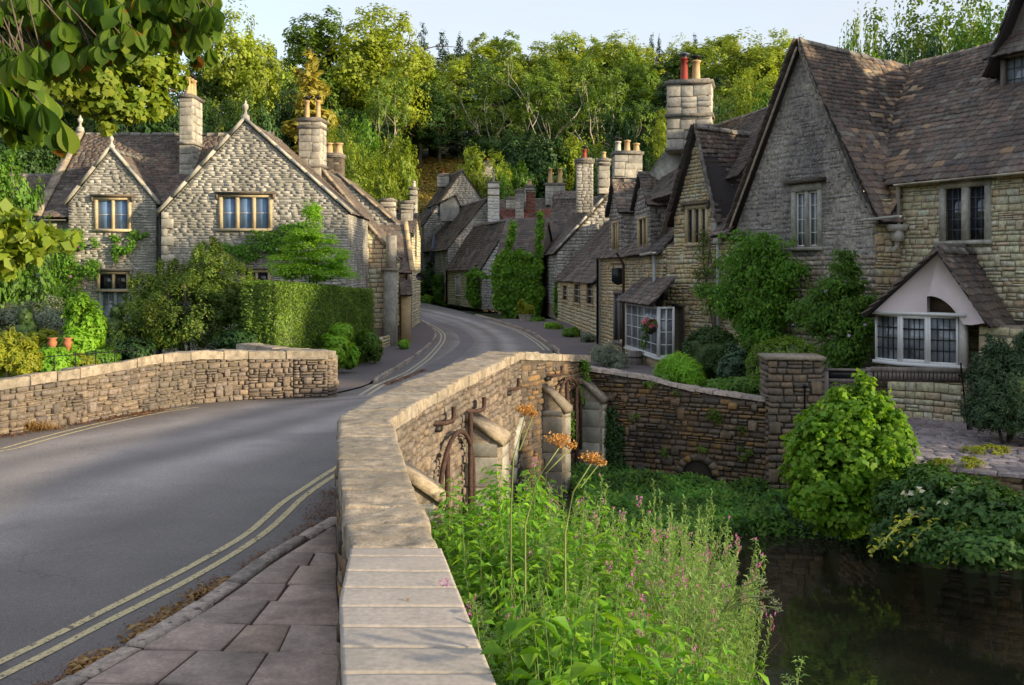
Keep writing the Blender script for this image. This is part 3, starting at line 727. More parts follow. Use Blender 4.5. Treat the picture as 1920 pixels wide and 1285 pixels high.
# far right pavement
kr = sorted([(1.0, 23.6), gp(1045, 660), gp(1000, 628), gp(960, 613), gp(920, 600), gp(890, 592)], key=lambda p: p[1])
krx = lambda y: float(np.interp(y, [p[1] for p in kr], [p[0] for p in kr]))
V = []; yy = [23.3 + .6 * i for i in range(62)]
for y in yy: V += [(krx(y), y, gz(y) + .10), (krx(y) + (3.4 if y > 28 else 1.0 + (y - 23.3) * .5), y, gz(y) + .10)]
pr_ = tag(mesh('pavement', V, [(2 * i, 2 * i + 1, 2 * i + 3, 2 * i + 2) for i in range(len(yy) - 1)], M_pav), kind='structure')
kerbline('kerb_stone', kr, .12, .11, pr_, 1, (.7, 1.0))
# stone terrace in front of the porch
E = [(6.55, 16.75), (8.0, 15.85), (12, 14.0), (16, 12.2), (20, 14), (15, 20.5), (10.5, 22.5), (8.4, 24.6), (6.3, 21.3)]
terr = tag(mesh('terrace', [(x, y, -.60) for x, y in E], [tuple(range(len(E)))], M_mortar), kind='structure')
rg = random.Random(4); q = Pieces('block', 'paving_stone', M_cobble, terr, 300)
yv = 14.0
while yv < 24:
    dv = rg.uniform(.16, .26); xv = 6.3
    while xv < 15:
        dw = rg.uniform(.2, .5); cx_, cy_ = xv + dw / 2, yv + dv / 2 - (xv - 6.3) * .12
        if inside(E, cx_, cy_) and pdist(E, cx_, cy_) > .1:
            q.add((cx_, cy_, -.58 + rg.uniform(-.01, .012)), np.array([[1, 0, 0], [-.12, 0, 1], [0, 1, 0]]).astype(float), (dw - .02, .08, dv - .02))
        xv += dw
    yv += dv
q.build()

# ------------------------------------------------------------------ stone walls with coping
def coping(parent, inner, outer, z, mat, name='coping_stone', L=(.45, .8), th=.13, rough=.02, nsub=(8, 5), seed=1, arc=None):
    """coping blocks between two edge polylines parametrised alike (lists of (x,y)); z(x,y)->top height"""
    rg = random.Random(seed); n = len(inner)
    Ls = [0]
    for i in range(n - 1):
        m0 = ((inner[i][0] + outer[i][0]) / 2, (inner[i][1] + outer[i][1]) / 2); m1 = ((inner[i + 1][0] + outer[i + 1][0]) / 2, (inner[i + 1][1] + outer[i + 1][1]) / 2)
        Ls.append(Ls[-1] + math.hypot(m1[0] - m0[0], m1[1] - m0[1]))
    ip = lambda P_, s_, c: float(np.interp(s_, Ls, [p[c] for p in P_]))
    s_ = 0
    while s_ < Ls[-1] - .1:
        l = rg.uniform(*L)
        if Ls[-1] - (s_ + l) < L[0] * .6: l = Ls[-1] - s_
        g_ = .010; nu, nv = nsub; V = []; hofs = rg.uniform(-1, 1) * rough * .5; tilt = rg.uniform(-1, 1) * rough * .6
        ex = rg.uniform(-1, 1) * rough; ey = rg.uniform(-1, 1) * rough
        pu = [0, .018 / l] + [k_ / (nu - 2) for k_ in range(1, nu - 2)] + [1 - .018 / l, 1]; pv = [0, .03] + [k_ / (nv - 2) for k_ in range(1, nv - 2)] + [.97, 1]
        for i in range(nu + 1):
            sa = s_ + g_ + (l - 2 * g_) * pu[i]
            a = (ip(inner, sa, 0), ip(inner, sa, 1)); b = (ip(outer, sa, 0), ip(outer, sa, 1))
            for j in range(nv + 1):
                f = pv[j]; f2 = f + (ex if f == 0 else (ey if f == 1 else 0)) * (1.0)
                x, y = a[0] + (b[0] - a[0]) * f2, a[1] + (b[1] - a[1]) * f2
                zz = z(x, y) + hofs + tilt * (f - .5) * 2 + rough * .9 * mnoise.noise(Vector((x * 5, y * 5, seed))) + rough * .5 * mnoise.noise(Vector((x * 16, y * 16, seed)))
                if i in (0, nu) or j in (0, nv): zz -= .0006 + rough * .38
                V.append((x, y, zz))
        base = len(V); W_ = nv + 1
        ring = [j for j in range(W_)] + [i * W_ + nv for i in range(1, nu + 1)] + [nu * W_ + j for j in range(nv - 1, -1, -1)] + [i * W_ for i in range(nu - 1, 0, -1)]
        for r in ring: V.append((V[r][0] + rg.uniform(-1, 1) * rough * .3, V[r][1], z(V[r][0], V[r][1]) - th + rg.uniform(-1, 1) * rough * .3))
        F_ = [(i * W_ + j, i * W_ + j + 1, (i + 1) * W_ + j + 1, (i + 1) * W_ + j) for i in range(nu) for j in range(nv)]
        m_ = len(ring)
        F_ += [(ring[k], base + k, base + (k + 1) % m_, ring[(k + 1) % m_]) for k in range(m_)]; F_.append(tuple(base + k for k in range(m_)))
        mesh(name, V, F_, mat, parent); s_ += l
def wallface(pc, a, b, zb, zt, rg, out, holes=(), **k):
    """rubble on the vertical face a->b (xy), zb/zt callables of fraction; 'out' = side sign (1: normal to the right of a->b)"""
    a = Vector(a); b = Vector(b); L = (b - a).length; d = (b - a) / L; n = Vector((d.y, -d.x)) * out
    B = basis((n.x, n.y)); N = 6
    poly = [(0, zb(0)), (L, zb(1))] + [(L * (1 - i / N), zt(1 - i / N)) for i in range(N + 1)]
    def place(u, z): q = a + d * u; return (q.x, q.y, z)
    stone_fill(pc, poly, place, B, rg, holes=holes, **k)
def wallbody(mb, pts, thick, zb, zt, out):
    """solid core behind a face polyline; 'out' as above; inset 3 cm"""
    P_ = [Vector(p) for p in pts]; N = []
    for i in range(len(P_)):
        d = (P_[min(i + 1, len(P_) - 1)] - P_[max(i - 1, 0)]).normalized(); N.append(Vector((d.y, -d.x)) * out)
    for i in range(len(P_) - 1):
        a, b = P_[i] - N[i] * .03, P_[i + 1] - N[i + 1] * .03; a2, b2 = P_[i] - N[i] * thick, P_[i + 1] - N[i + 1] * thick
        q = [a, b, b2, a2]
        mb.box8([(p.x, p.y, zb(p.x, p.y)) for p in q] + [(p.x, p.y, zt(p.x, p.y)) for p in q])

# left parapet
lw = thing('parapet_wall', 'low rubble stone parapet wall with weathered coping curving along the far left side of the road', 'stone wall', (-6.5, 19, 0))
LF = [(-11.0, 11.3), (-9.5, 13.8), (-8.15, 16.1), (-7.38, 17.6), (-6.69, 19.2), (-6.26, 20.0), (-5.4, 20.75), (-4.55, 21.08), (-3.85, 21.2)]
def lz(x, y): return float(np.interp(x, [-11, -9.5, -8.13, -7.36, -6.69, -6.2, -5.3, -3.8], [.70, .78, .885, .94, 1.03, 1.03, .965, .93]))
mb = MB(); wallbody(mb, LF, .42, lambda x, y: -.4, lambda x, y: lz(x, y) - .14, 1)
RT = [(-3.85, 21.2), (-3.72, 21.5), (-4.0, 21.85), (-5.0, 22.5), (-6.2, 24.0)]
wallbody(mb, [RT[0], RT[1]], .4, lambda x, y: -.4, lambda x, y: .8, 1)
wallbody(mb, RT[2:], -.35, lambda x, y: -.7, lambda x, y: .78, 1)
mb.build('wall_core', M_mortar, lw)
pc = Pieces('stone', 'stone', M_rubble, lw, 300); rg = random.Random(21)
for a, b in zip(LF[:-1], LF[1:]):
    wallface(pc, a, b, lambda f: -.02, lambda f, a=a, b=b: lz(a[0] + (b[0] - a[0]) * f, 0) - .135, rg, 1, h=(.055, .125), w=(.08, .28), proud=(-.008, .03))
wallface(pc, RT[0], RT[1], lambda f: -.05, lambda f: .80, rg, 1, h=(.065, .12), w=(.12, .28))
pc.build()
def offs(P_, d):
    R = []; Q = [Vector(p) for p in P_]
    for i, p in enumerate(Q):
        t_ = (Q[min(i + 1, len(Q) - 1)] - Q[max(i - 1, 0)]).normalized(); n = Vector((t_.y, -t_.x)); R.append(tuple(p + n * d))
    return R
coping(lw, offs(LF, .05), offs(LF, -.44), lz, M_coping, L=(.4, .85), th=.16, rough=.024, seed=3)
RTc = [(-3.80, 21.22), (-3.78, 21.5), (-4.1, 21.95), (-5.0, 22.5), (-6.2, 24.0)]
coping(lw, offs(RTc, .06), offs(RTc, -.36), lambda x, y: .92, M_coping, L=(.45, .8), th=.14, rough=.02, seed=5, nsub=(5, 5))

# right parapet (bridge)
rw = thing('bridge_parapet', 'thick pale bridge parapet from the bottom edge over the river, buttressed on its water side', 'bridge', (-.8, 10, 0))
RI = [(-.35, 1.0), (-.654, 3.92), (-.84, 4.93), (-.935, 5.88)]
RO = [(.45, 1.0), (-.058, 3.92), (-.24, 4.93), (-.41, 5.88)]
coping(rw, RI, RO, lambda x, y: 1.0, M_slab, 'coping_slab', L=(.255, .30), th=.09, rough=.003, nsub=(5, 5), seed=7)
RI2 = [(-.935, 5.88), (-1.02, 6.2), (-1.18, 7.07), (-1.39, 8.1), (-1.65, 9.6), (-1.90, 11.0), (-1.93, 11.5), (-1.74, 13.3), (-1.36, 15.8), (-.87, 18.3), (-.42, 20.6), (1.1, 23.2)]
RO2 = [(-.41, 5.88), (-.48, 6.2), (-.64, 7.07), (-.83, 8.1), (-1.08, 9.6), (-1.30, 11.0), (-1.24, 11.6), (-1.06, 13.1), (-.64, 15.6), (-.21, 18.1), (.20, 20.3), (1.80, 23.0)]
def rz(x, y): return 1.0 if y < 20.2 else 1.0 - (y - 20.2) * .105
coping(rw, RI2, RO2, rz, M_coping, L=(.42, .74), th=.15, rough=.020, nsub=(16, 12), seed=9)
mb = MB()
full_i = [(-.36, 1.0), (-.62, 3.92), (-.81, 4.93), (-.90, 5.88)] + [(x + .04, y) for x, y in RI2[1:]]
full_o = [(.40, 1.0), (-.11, 3.92), (-.29, 4.93), (-.46, 5.88)] + [(x - .05, y) for x, y in RO2[1:]]
for (a, b, c, d) in zip(full_i[:-1], full_i[1:], full_o[1:], full_o[:-1]):
    q = [a, b, c, d]; tp = (lambda x, y: .92) if b[1] < 6 else (lambda x, y: rz(x, y) - .12)
    mb.box8([(x, y, -3.0) for x, y in q] + [(x, y, tp(x, y)) for x, y in q])
mb.build('wall_core', M_mortar_d, rw)
pc = Pieces('stone', 'stone', M_rubble, rw, 300); rg = random.Random(31)
pcd = Pieces('stone', 'stone', M_rubdark, rw, 300)
for a, b in zip(full_o[1:-1], full_o[2:]):
    t_ = (lambda f: .90) if b[1] < 6 else (lambda f, a=a, b=b: rz(0, a[1] + (b[1] - a[1]) * f) - .145)
    hol = []
    if a[1] > 14.5 and b[1] > 17.5 and a[1] < 17: pass
    wallface(pcd if a[1] > 19 else pc, a, b, lambda f: -2.4, t_, rg, 1, h=(.08, .15), w=(.14, .36), proud=(-.01, .035))
for a, b in zip(full_i[:-1], full_i[1:]):
    t_ = (lambda f: .90) if b[1] < 6 else (lambda f, a=a, b=b: rz(0, a[1] + (b[1] - a[1]) * f) - .145)
    if b[1] < 12.5: wallface(pcd, a, b, lambda f: 0.0, t_, rg, -1, h=(.09, .16), w=(.16, .4), proud=(-.01, .03))
pc.build(); pcd.build()
# buttresses: sloped cap + pillar ; (x,y) on wall, projection p, half width, cap heights
def buttress(x, y, n, p, hw, zt, zl, zb=-2.4):
    n = Vector(n).normalized(); d = Vector((-n.y, n.x)); o = Vector((x, y)) - n * .08
    def q(a, b, z): w_ = o + n * a + d * b; return (w_.x, w_.y, z)
    m = MB(); m.box8([q(0, -hw, zb), q(p, -hw, zb), q(p, hw, zb), q(0, hw, zb), q(0, -hw, zt - .1), q(p, -hw, zl - .1), q(p, hw, zl - .1), q(0, hw, zt - .1)])
    b_ = m.build('buttress', M_mortar, rw)
    m = MB(); e = .04
    m.box8([q(-.02, -hw - e, zt - .07), q(p + e, -hw - e, zl - .16), q(p + e, hw + e, zl - .16), q(-.02, hw + e, zt - .09), q(-.02, -hw - e, zt + .02), q(p + e, -hw - e, zl - .03), q(p + e, hw + e, zl - .03), q(-.02, hw + e, zt + .02)])
    m.build('sloping_cap', M_coping, b_)
    pp = Pieces('block', 'stone_block', M_dressg, b_, 60); B1 = basis(n); B2 = basis(-d); B3 = basis(d); z = zb; rg = random.Random(int(y * 10))
    while z < zl - .12:
        h = min(rg.uniform(.34, .5), zl - .12 - z)
        if h < .05: break
        f = rg.choice((0, .5))
        pp.add(q(p - .05, 0, z + h / 2), B1, (hw * 2 - .0, .14, h - .012))
        pp.add(q(p * .45, -hw + .03, z + h / 2), B2, (p * .9 - .02, .1, h - .012)); pp.add(q(p * .45, hw - .03, z + h / 2), B3, (p * .9 - .02, .1, h - .012)); z += h
    pp.build()
n1 = (.987, -.16)
buttress(-1.08, 9.35, (.97, .2), .48, .20, .93, .62)
buttress(-.62, 15.6, n1, .60, .24, .46, .13)
buttress(.72, 21.2, (.85, -.5), .58, .11, .30, -.16)
buttress(1.60, 22.7, (.85, -.5), .60, .11, .30, -.16)
# arch openings in the water side: solid block coloured as deep shade + ring of voussoirs
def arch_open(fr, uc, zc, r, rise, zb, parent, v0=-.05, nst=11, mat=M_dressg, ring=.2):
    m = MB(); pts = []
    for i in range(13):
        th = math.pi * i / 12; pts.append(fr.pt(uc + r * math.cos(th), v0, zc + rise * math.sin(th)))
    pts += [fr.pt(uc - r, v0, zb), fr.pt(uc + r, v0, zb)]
    m.prism(pts, fr.pt(0, .8, 0) - fr.pt(0, 0, 0)); o = m.build('arch_shade', M_archshade, parent)
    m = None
    for i in range(nst):
        t0 = math.pi * i / nst + .012; t1 = math.pi * (i + 1) / nst - .012; m = MB()
        c = [(r, t0), (r, t1), (r + ring, t1), (r + ring, t0)]
        pl = [fr.pt(uc + a * math.cos(t), v0 - .04, zc + (a * rise / r) * math.sin(t)) for a, t in c]
        m.prism(pl, fr.pt(0, .2, 0) - fr.pt(0, 0, 0)); m.build('arch_stone', mat, o)
M_archshade = plain('arch_shade_dark', (.03, .025, .02), .95)
fb = Fr((-1.06 - .05, 13.1), (.20 - .05, 20.3))
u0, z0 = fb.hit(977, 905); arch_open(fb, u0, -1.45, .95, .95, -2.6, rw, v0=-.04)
# iron pattress hoops (tie bars) between the buttresses
def hoop(fr, uc, hw, zt, zs, zb, bars, parent, out=.14):
    o = thing('iron_tie_frame', parent, 'iron frame', fr.pt(uc, -out, zb))
    m = MB(); pts = [fr.pt(uc - hw, -out * .6, zs - .9)]
    for i in range(17):
        a = math.pi * (1 - i / 16); pts.append(fr.pt(uc + hw * math.cos(a), -out, zs + (zt - zs) * math.sin(a)))
    pts.append(fr.pt(uc + hw, -out, zs - .9)); m.tube(pts, .035, 6); m.build('iron_hoop', M_rust, o)
    for du, top in bars:
        m = MB(); m.fbox(fr, uc + du - .035, uc + du + .035, -out - .03, -out + .03, zb, top); m.build('upright_bar', M_rust, o)
    m = MB(); m.tube([fr.pt(uc - hw, -out, zs - .55), fr.pt(uc + hw, -out, zs - .45)], .015, 5); m.build('cross_rod', M_rust, o)
    return o
u1, z1 = fb.hit(862, 806)
hoop(fb, 1.2, 1.05, .34, -.45, -2.3, ((-.6, .15), (.85, .5)), 'rusty iron hoop with two upright bars against the bridge between its nearest buttresses')
fb2 = Fr((.15, 20.3), (1.75, 23.0))
hoop(fb2, 1.85, .55, .32, -.4, -2.3, ((-.1, .25), (.35, .1)), 'narrow dark iron hoop against the bridge between its two farthest buttresses', .16)
# iron hooks on the wall
def hook(px, py, fr, label, dirn=1):
    u, z = fr.hit(px, py); o = thing('iron_hook', label, 'iron hook', fr.pt(u, 0, z)); m = MB()
    m.tube([fr.pt(u - .14 * dirn, 0, z), fr.pt(u - .10 * dirn, -.14, z - .01), fr.pt(u + .20 * dirn, -.18, z - .02), fr.pt(u + .27 * dirn, -.18, z + .03), fr.pt(u + .27 * dirn, -.18, z + .16)], .035, 6); m.build('bent_bar', M_rust, o)
    m = MB(); m.fbox(fr, u - .2 * dirn if dirn > 0 else u - .08, u - .04 if dirn > 0 else u + .2, -.10, .02, z - .12, z - .04); m.build('wall_bracket', M_iron, o)
hook(818, 790, fb, 'rusty iron hook low on the bridge wall, nearest the corner of the coping')
hook(880, 768, fb, 'rusty iron hook on the bridge wall just left of the big sloping buttress cap')
hook(950, 728, fb, 'rusty iron hook under the coping to the right of the big sloping buttress cap')
hook(1028, 702, fb2, 'rusty iron hook above the slim far buttress, close under the coping')

# retaining wall to the gate pier
ra, rb = Vector((1.62, 23.0)), Vector((5.28, 20.9))
rt = thing('retaining_wall', 'dark mossy rubble retaining wall above the river between the bridge end and the gate pier', 'stone wall', (3.4, 22, -2.2))
fr_ret = Fr(ra, rb); hu, hz = fr_ret.hit(1309, 905)
tpz = lambda f: float(np.interp(f, [0, .35, .6, 1], [.40, .27, .08, -.06]))
mb = MB(); wallbody(mb, [tuple(ra), tuple(rb)], .45, lambda x, y: -2.6, lambda x, y: tpz((x - ra.x) / (rb.x - ra.x)) - .03, 1); mb.build('wall_core', M_mortar_d, rt)
pc = Pieces('stone', 'stone', M_rubdark, rt, 300)
wallface(pc, tuple(ra), tuple(rb), lambda f: -2.3, lambda f: tpz(f) - .04, random.Random(41), 1, h=(.07, .15), w=(.12, .34), proud=(-.02, .045), holes=[(hu - .42, -2.4, hu + .42, -1.42)]); pc.build()
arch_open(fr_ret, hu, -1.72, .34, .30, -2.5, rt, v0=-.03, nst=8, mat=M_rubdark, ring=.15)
dd = (rb - ra).normalized(); nn = Vector((dd.y, -dd.x))
A1 = [tuple(ra + dd * (i * .42) + nn * .06) for i in range(11)]; A2 = [tuple(ra + dd * (i * .42) - nn * .40) for i in range(11)]
coping(rt, A1, A2, lambda x, y: tpz((x - ra.x) / (rb.x - ra.x)) + .05, M_kerb, L=(.3, .7), th=.08, rough=.02, nsub=(5, 5), seed=12)
# gate pier
pr = thing('gate_pier', 'square rubble gate pier with flat slab cap at the right end of the river wall', 'gate pier', (5.8, 20.9, -2.2))
fp = Fr((5.23, 20.72), (6.33, 20.62)); mb = MB(); mb.fbox(fp, .03, 1.07, .03, .95, -2.5, .80); mb.build('pier_core', M_mortar_d, pr)
M_pier = stone_mat('pier_stone', [(.17, .13, .095), (.23, .17, .115), (.13, .11, .095), (.20, .165, .13), (.28, .20, .13)], stain=(.08, .075, .075), stain_amt=.7, spots=[((.33, .30, .26), 20, .68)])
pc = Pieces('stone', 'stone', M_pier, pr, 300)
for side, poly, plf in (('F', [(0, -2.4), (1.1, -2.4), (1.1, .80), (0, .80)], lambda u, z: fp.pt(u, 0, z)),
                        ('L', [(0, -2.4), (.95, -2.4), (.95, .80), (0, .80)], lambda u, z: fp.pt(0, u, z)),
                        ('R', [(0, -2.4), (.95, -2.4), (.95, .80), (0, .80)], lambda u, z: fp.pt(1.1, u, z))):
    stone_fill(pc, poly, plf, fp.face(side, 0, 0), random.Random(51), h=(.10, .17), w=(.18, .36), proud=(-.01, .02))
pc.build(); mb = MB(); mb.fbox(fp, -.06, 1.16, -.06, 1.0, .80, .865); mb.build('cap_slab', M_coping, pr)
mb = MB(); mb.tube([fp.pt(.73, -.05, .28), fp.pt(.73, -.06, -.9)], .018, 5); mb.tube([fp.pt(.69, -.02, .26), fp.pt(.73, -.06, .30), fp.pt(.77, -.02, .26)], .03, 5); mb.build('iron_rod', M_iron, pr)
# terrace edge wall
te = thing('terrace_wall', 'dark dry stone retaining wall holding up the paved terrace at the right edge of the river', 'stone wall', (9, 15.4, -2.2))
pc = Pieces('stone', 'stone', M_rubdark, te, 300); EW = [(6.35, 19.6), (6.5, 16.8), (8.0, 15.85), (12, 14.0), (16, 12.2)]
mb = MB(); wallbody(mb, EW, .5, lambda x, y: -2.6, lambda x, y: -.62, 1); mb.build('wall_core', M_mortar_d, te)
for a, b in zip(EW[:-1], EW[1:]): wallface(pc, a, b, lambda f: -2.4, lambda f: -.62, random.Random(61), 1, h=(.08, .15), w=(.16, .4), proud=(-.02, .04))
pc.build(); coping(te, offs(EW, .05), offs(EW, -.45), lambda x, y: -.555, M_cobble, L=(.35, .7), th=.07, rough=.015, nsub=(5, 5), seed=14)
# low garden wall along the far left pavement
gwp = [gp(616, 703), gp(657, 687), gp(715, 659), gp(734, 653)]
gw = thing('garden_wall', 'low honey coloured rubble wall at the foot of the clipped hedge beside the pavement', 'stone wall', (gwp[1][0], gwp[1][1], 0))
mb = MB(); wallbody(mb, gwp, .35, lambda x, y: gz(y) - .3, lambda x, y: gz(y) + .52, 1); mb.build('wall_core', M_mortar, gw)
pc = Pieces('stone', 'stone', M_buff, gw, 300); rg = random.Random(71)
for a, b in zip(gwp[:-1], gwp[1:]): wallface(pc, a, b, lambda f, a=a, b=b: gz(a[1] + (b[1] - a[1]) * f) - .05, lambda f, a=a, b=b: gz(a[1] + (b[1] - a[1]) * f) + .55, rg, 1, h=(.08, .14), w=(.18, .4))
pc.build()
# ------------------------------------------------------------------ building helpers
def facepoly(mb, fr, poly, holes=(), v=0.0, rec=.16):
    """front face at V=v with rectangular holes and reveals"""
    loops = [[Vector((p[0], p[1], 0)) for p in poly]] + [[Vector((a, b, 0)), Vector((a, d, 0)), Vector((c, d, 0)), Vector((c, b, 0))] for a, b, c, d in holes]
    flat = [p for l in loops for p in l]; tris = tessellate_polygon(loops)
    mb.add([fr.pt(p.x, v, p.y) for p in flat], [tuple(t_) for t_ in tris])
    for a, b, c, d in holes:
        q = [(a, b), (c, b), (c, d), (a, d)]
        for i in range(4):
            (p0, q0), (p1, q1) = q[i], q[(i + 1) % 4]
            mb.add([fr.pt(p0, v, q0), fr.pt(p1, v, q1), fr.pt(p1, v + rec, q1), fr.pt(p0, v + rec, q0)], [(0, 1, 2, 3)])
        mb.add([fr.pt(x, v + rec, z) for x, z in q], [(0, 1, 2, 3)])
def outline(kind, u0, u1, zb, ze, zr, ax=None):
    if kind == 'gable':
        ax = (u0 + u1) / 2 if ax is None else ax
        return [(u0, zb), (u1, zb), (u1, ze), (ax, zr), (u0, ze)]
    return [(u0, zb), (u1, zb), (u1, ze), (u0, ze)]
class Block:
    """kind 'gable': ridge runs along V (gable faces the front); 'eaves': ridge runs along U"""
    def __init__(s, root, fr, kind, u0, u1, v0, v1, zb, ze, zr, holes=(), ax=None, rv=None, mat=None, stone=None, dims=None, faces='FR', seed=1, fpoly=None, limit=300, zmin=None, backz=None, mortar=None):
        s.root, s.fr, s.kind, s.u0, s.u1, s.v0, s.v1, s.zb, s.ze, s.zr = root, fr, kind, u0, u1, v0, v1, zb, ze, zr
        s.ax = (u0 + u1) / 2 if ax is None else ax; s.rv = (v0 + v1) / 2 if rv is None else rv
        mb = MB(); F0 = fpoly or outline(kind, u0, u1, zb, ze, zr, s.ax)
        facepoly(mb, fr, F0, holes, v0 + .03)
        side = [(v0 + .03, zb), (v1, zb), (v1, ze), (v0 + .03, ze)] if kind == 'gable' else [(v0 + .03, zb), (v1, zb), (v1, ze), (s.rv, zr), (v0 + .03, ze)]
        for u, sg in ((u0 + .03, 1), (u1 - .03, -1)):
            mb.add([fr.pt(u, v, z) for v, z in side], [tuple(range(len(side)))])
        if kind == 'gable': mb.add([fr.pt(u, v1, z) for u, z in outline('gable', u0, u1, zb, ze, zr, s.ax)], [(0, 1, 2, 3, 4)])
        else: mb.add([fr.pt(u, v1, z) for u, z in outline('', u0, u1, zb, ze, zr)], [(0, 1, 2, 3)])
        s.body = mb.build('wall', mortar or M_mortar, root)
        if stone:
            d = dims or dict(h=(.10, .18), w=(.18, .42), proud=(-.005, .02)); rg = random.Random(seed)
            pc = Pieces('facing', 'stone', stone, s.body, limit)
            for f in faces:
                if f == 'F': stone_fill(pc, [(u, max(z, zmin) if zmin is not None else z) for u, z in F0], lambda u, z: fr.pt(u, v0 + .03, z), fr.face('F', 0, 0), rg, holes=holes, **d)
                if f == 'R': stone_fill(pc, [(v, max(z, zmin) if zmin is not None else z) for v, z in side], lambda v, z: fr.pt(u1 - .03, v, z), fr.face('R', 0, 0), rg, **d)
                if f == 'L': stone_fill(pc, [(v, max(z, zmin) if zmin is not None else z) for v, z in side], lambda v, z: fr.pt(u0 + .03, v, z), fr.face('L', 0, 0), rg, **d)
            pc.build()
    def roof(s, oh=.15, vo=.12, mat=None, which='LR', seed=2, dims=None, slopes=None, limit=300, sag=.03, vback=None, ridge=True, ridgemat=None):
        fr = s.fr; m = mat or M_slate; th = .07
        if s.kind == 'gable':
            hl, hr = s.ax - s.u0, s.u1 - s.ax; dz = s.zr - s.ze
            kl, kr = dz / hl, dz / hr; va, vb = s.v0 - vo, (s.v1 if vback is None else vback)
            L = [fr.pt(s.u0 - oh, va, s.ze - kl * oh), fr.pt(s.u0 - oh, vb, s.ze - kl * oh), fr.pt(s.ax, vb, s.zr), fr.pt(s.ax, va, s.zr)]
            R = [fr.pt(s.u1 + oh, va, s.ze - kr * oh), fr.pt(s.u1 + oh, vb, s.ze - kr * oh), fr.pt(s.ax, vb, s.zr), fr.pt(s.ax, va, s.zr)]
            ridge_ = (fr.pt(s.ax, va, s.zr), fr.pt(s.ax, vb, s.zr)); names = {'L': L, 'R': R}
        else:
            dz = s.zr - s.ze; kf, kb = dz / (s.rv - s.v0), dz / (s.v1 - s.rv); a, b = s.u0 - vo, s.u1 + vo
            Fq = [fr.pt(a, s.v0 - oh, s.ze - kf * oh), fr.pt(b, s.v0 - oh, s.ze - kf * oh), fr.pt(b, s.rv, s.zr), fr.pt(a, s.rv, s.zr)]
            Bq = [fr.pt(a, s.v1 + oh, s.ze - kb * oh), fr.pt(b, s.v1 + oh, s.ze - kb * oh), fr.pt(b, s.rv, s.zr), fr.pt(a, s.rv, s.zr)]
            ridge_ = (fr.pt(a, s.rv, s.zr), fr.pt(b, s.rv, s.zr)); names = {'F': Fq, 'B': Bq}
        mb = MB()
        for q in names.values():
            n = (q[1] - q[0]).cross(q[3] - q[0]).normalized(); n = -n if n.z < 0 else n
            mb.prism(q, n * -th)
        s.rf = mb.build('roof', M_under, s.root)
        pc = Pieces('slate', 'roof_slate', m, s.rf, limit); rg = random.Random(seed)
        for k, q in names.items():
            if k in (slopes or which): slates(pc, *q, rg, sag=sag, **(dims or {}))
        s.names = names
        s.pcs = pc; pc.build()
        if ridge: ridge_stones(s.rf, *ridge_, mat=ridgemat or M_ridge, seed=seed)
        return s
def ridge_stones(parent, a, b, mat=None, seed=1, L=.42, w=.16, h=.10):
    rg = random.Random(seed); d = (b - a); n = max(1, int(d.length / L)); d_ = d / n; dn = d.normalized(); s_ = Vector((-dn.y, dn.x, 0)).normalized()
    mes = None
    for i in range(n):
        p = a + d_ * i + dn * .01; q = a + d_ * (i + 1) - dn * .01; j = rg.uniform(-.012, .02)
        up = Vector((0, 0, 1)); m = MB(); P_ = []
        for c in (p, q):
            P_.append([c - s_ * w + up * (-h + j), c - s_ * w * .4 + up * (.05 + j), c + s_ * w * .4 + up * (.05 + j), c + s_ * w + up * (-h + j), c + up * (-h * .6)])
        V = P_[0] + P_[1]; F_ = [(0, 1, 2, 3, 4), (9, 8, 7, 6, 5)] + [(k, (k + 1) % 5, (k + 1) % 5 + 5, k + 5) for k in range(5)]
        m.add(V, F_); m.build('ridge_stone', mat or M_ridge, parent)
def verge_coping(parent, fr, u0, ze, ua, zr, u1, ze2, v, mat, w=.30, th=.09, name='gable_coping'):
    """flat coping stones up both slopes of a gable"""
    for (ua_, za_, ub_, zb_) in ((u0, ze, ua, zr), (u1, ze2, ua, zr)):
        if ua_ is None: continue
        L = math.hypot(ub_ - ua_, zb_ - za_); n = max(2, int(L / .7)); du, dz = (ub_ - ua_) / n, (zb_ - za_) / n
        nu, nz = -dz, du
        if nz < 0: nu, nz = -nu, -nz
        k = math.hypot(nu, nz); nu, nz = nu / k * th, nz / k * th
        for i in range(n):
            e = .012
            p = [(ua_ + du * (i + e), za_ + dz * (i + e)), (ua_ + du * (i + 1 - e), za_ + dz * (i + 1 - e))]; p += [(p[1][0] + nu, p[1][1] + nz), (p[0][0] + nu, p[0][1] + nz)]
            m = MB(); m.prism([fr.pt(a, v - .05, b) for a, b in p], fr.pt(0, w, 0) - fr.pt(0, 0, 0)); m.build(name, mat, parent)
def finial(parent, p, mat, s_=1.0):
    m = MB(); m.lathe(p, [(r * s_, z * s_) for r, z in ((.16, -.08), (.16, .10), (.07, .16), (.05, .3), (.10, .36), (.12, .44), (.10, .52), (.04, .56), (.05, .62), (.0, .70))], 10); m.build('finial', mat, parent)
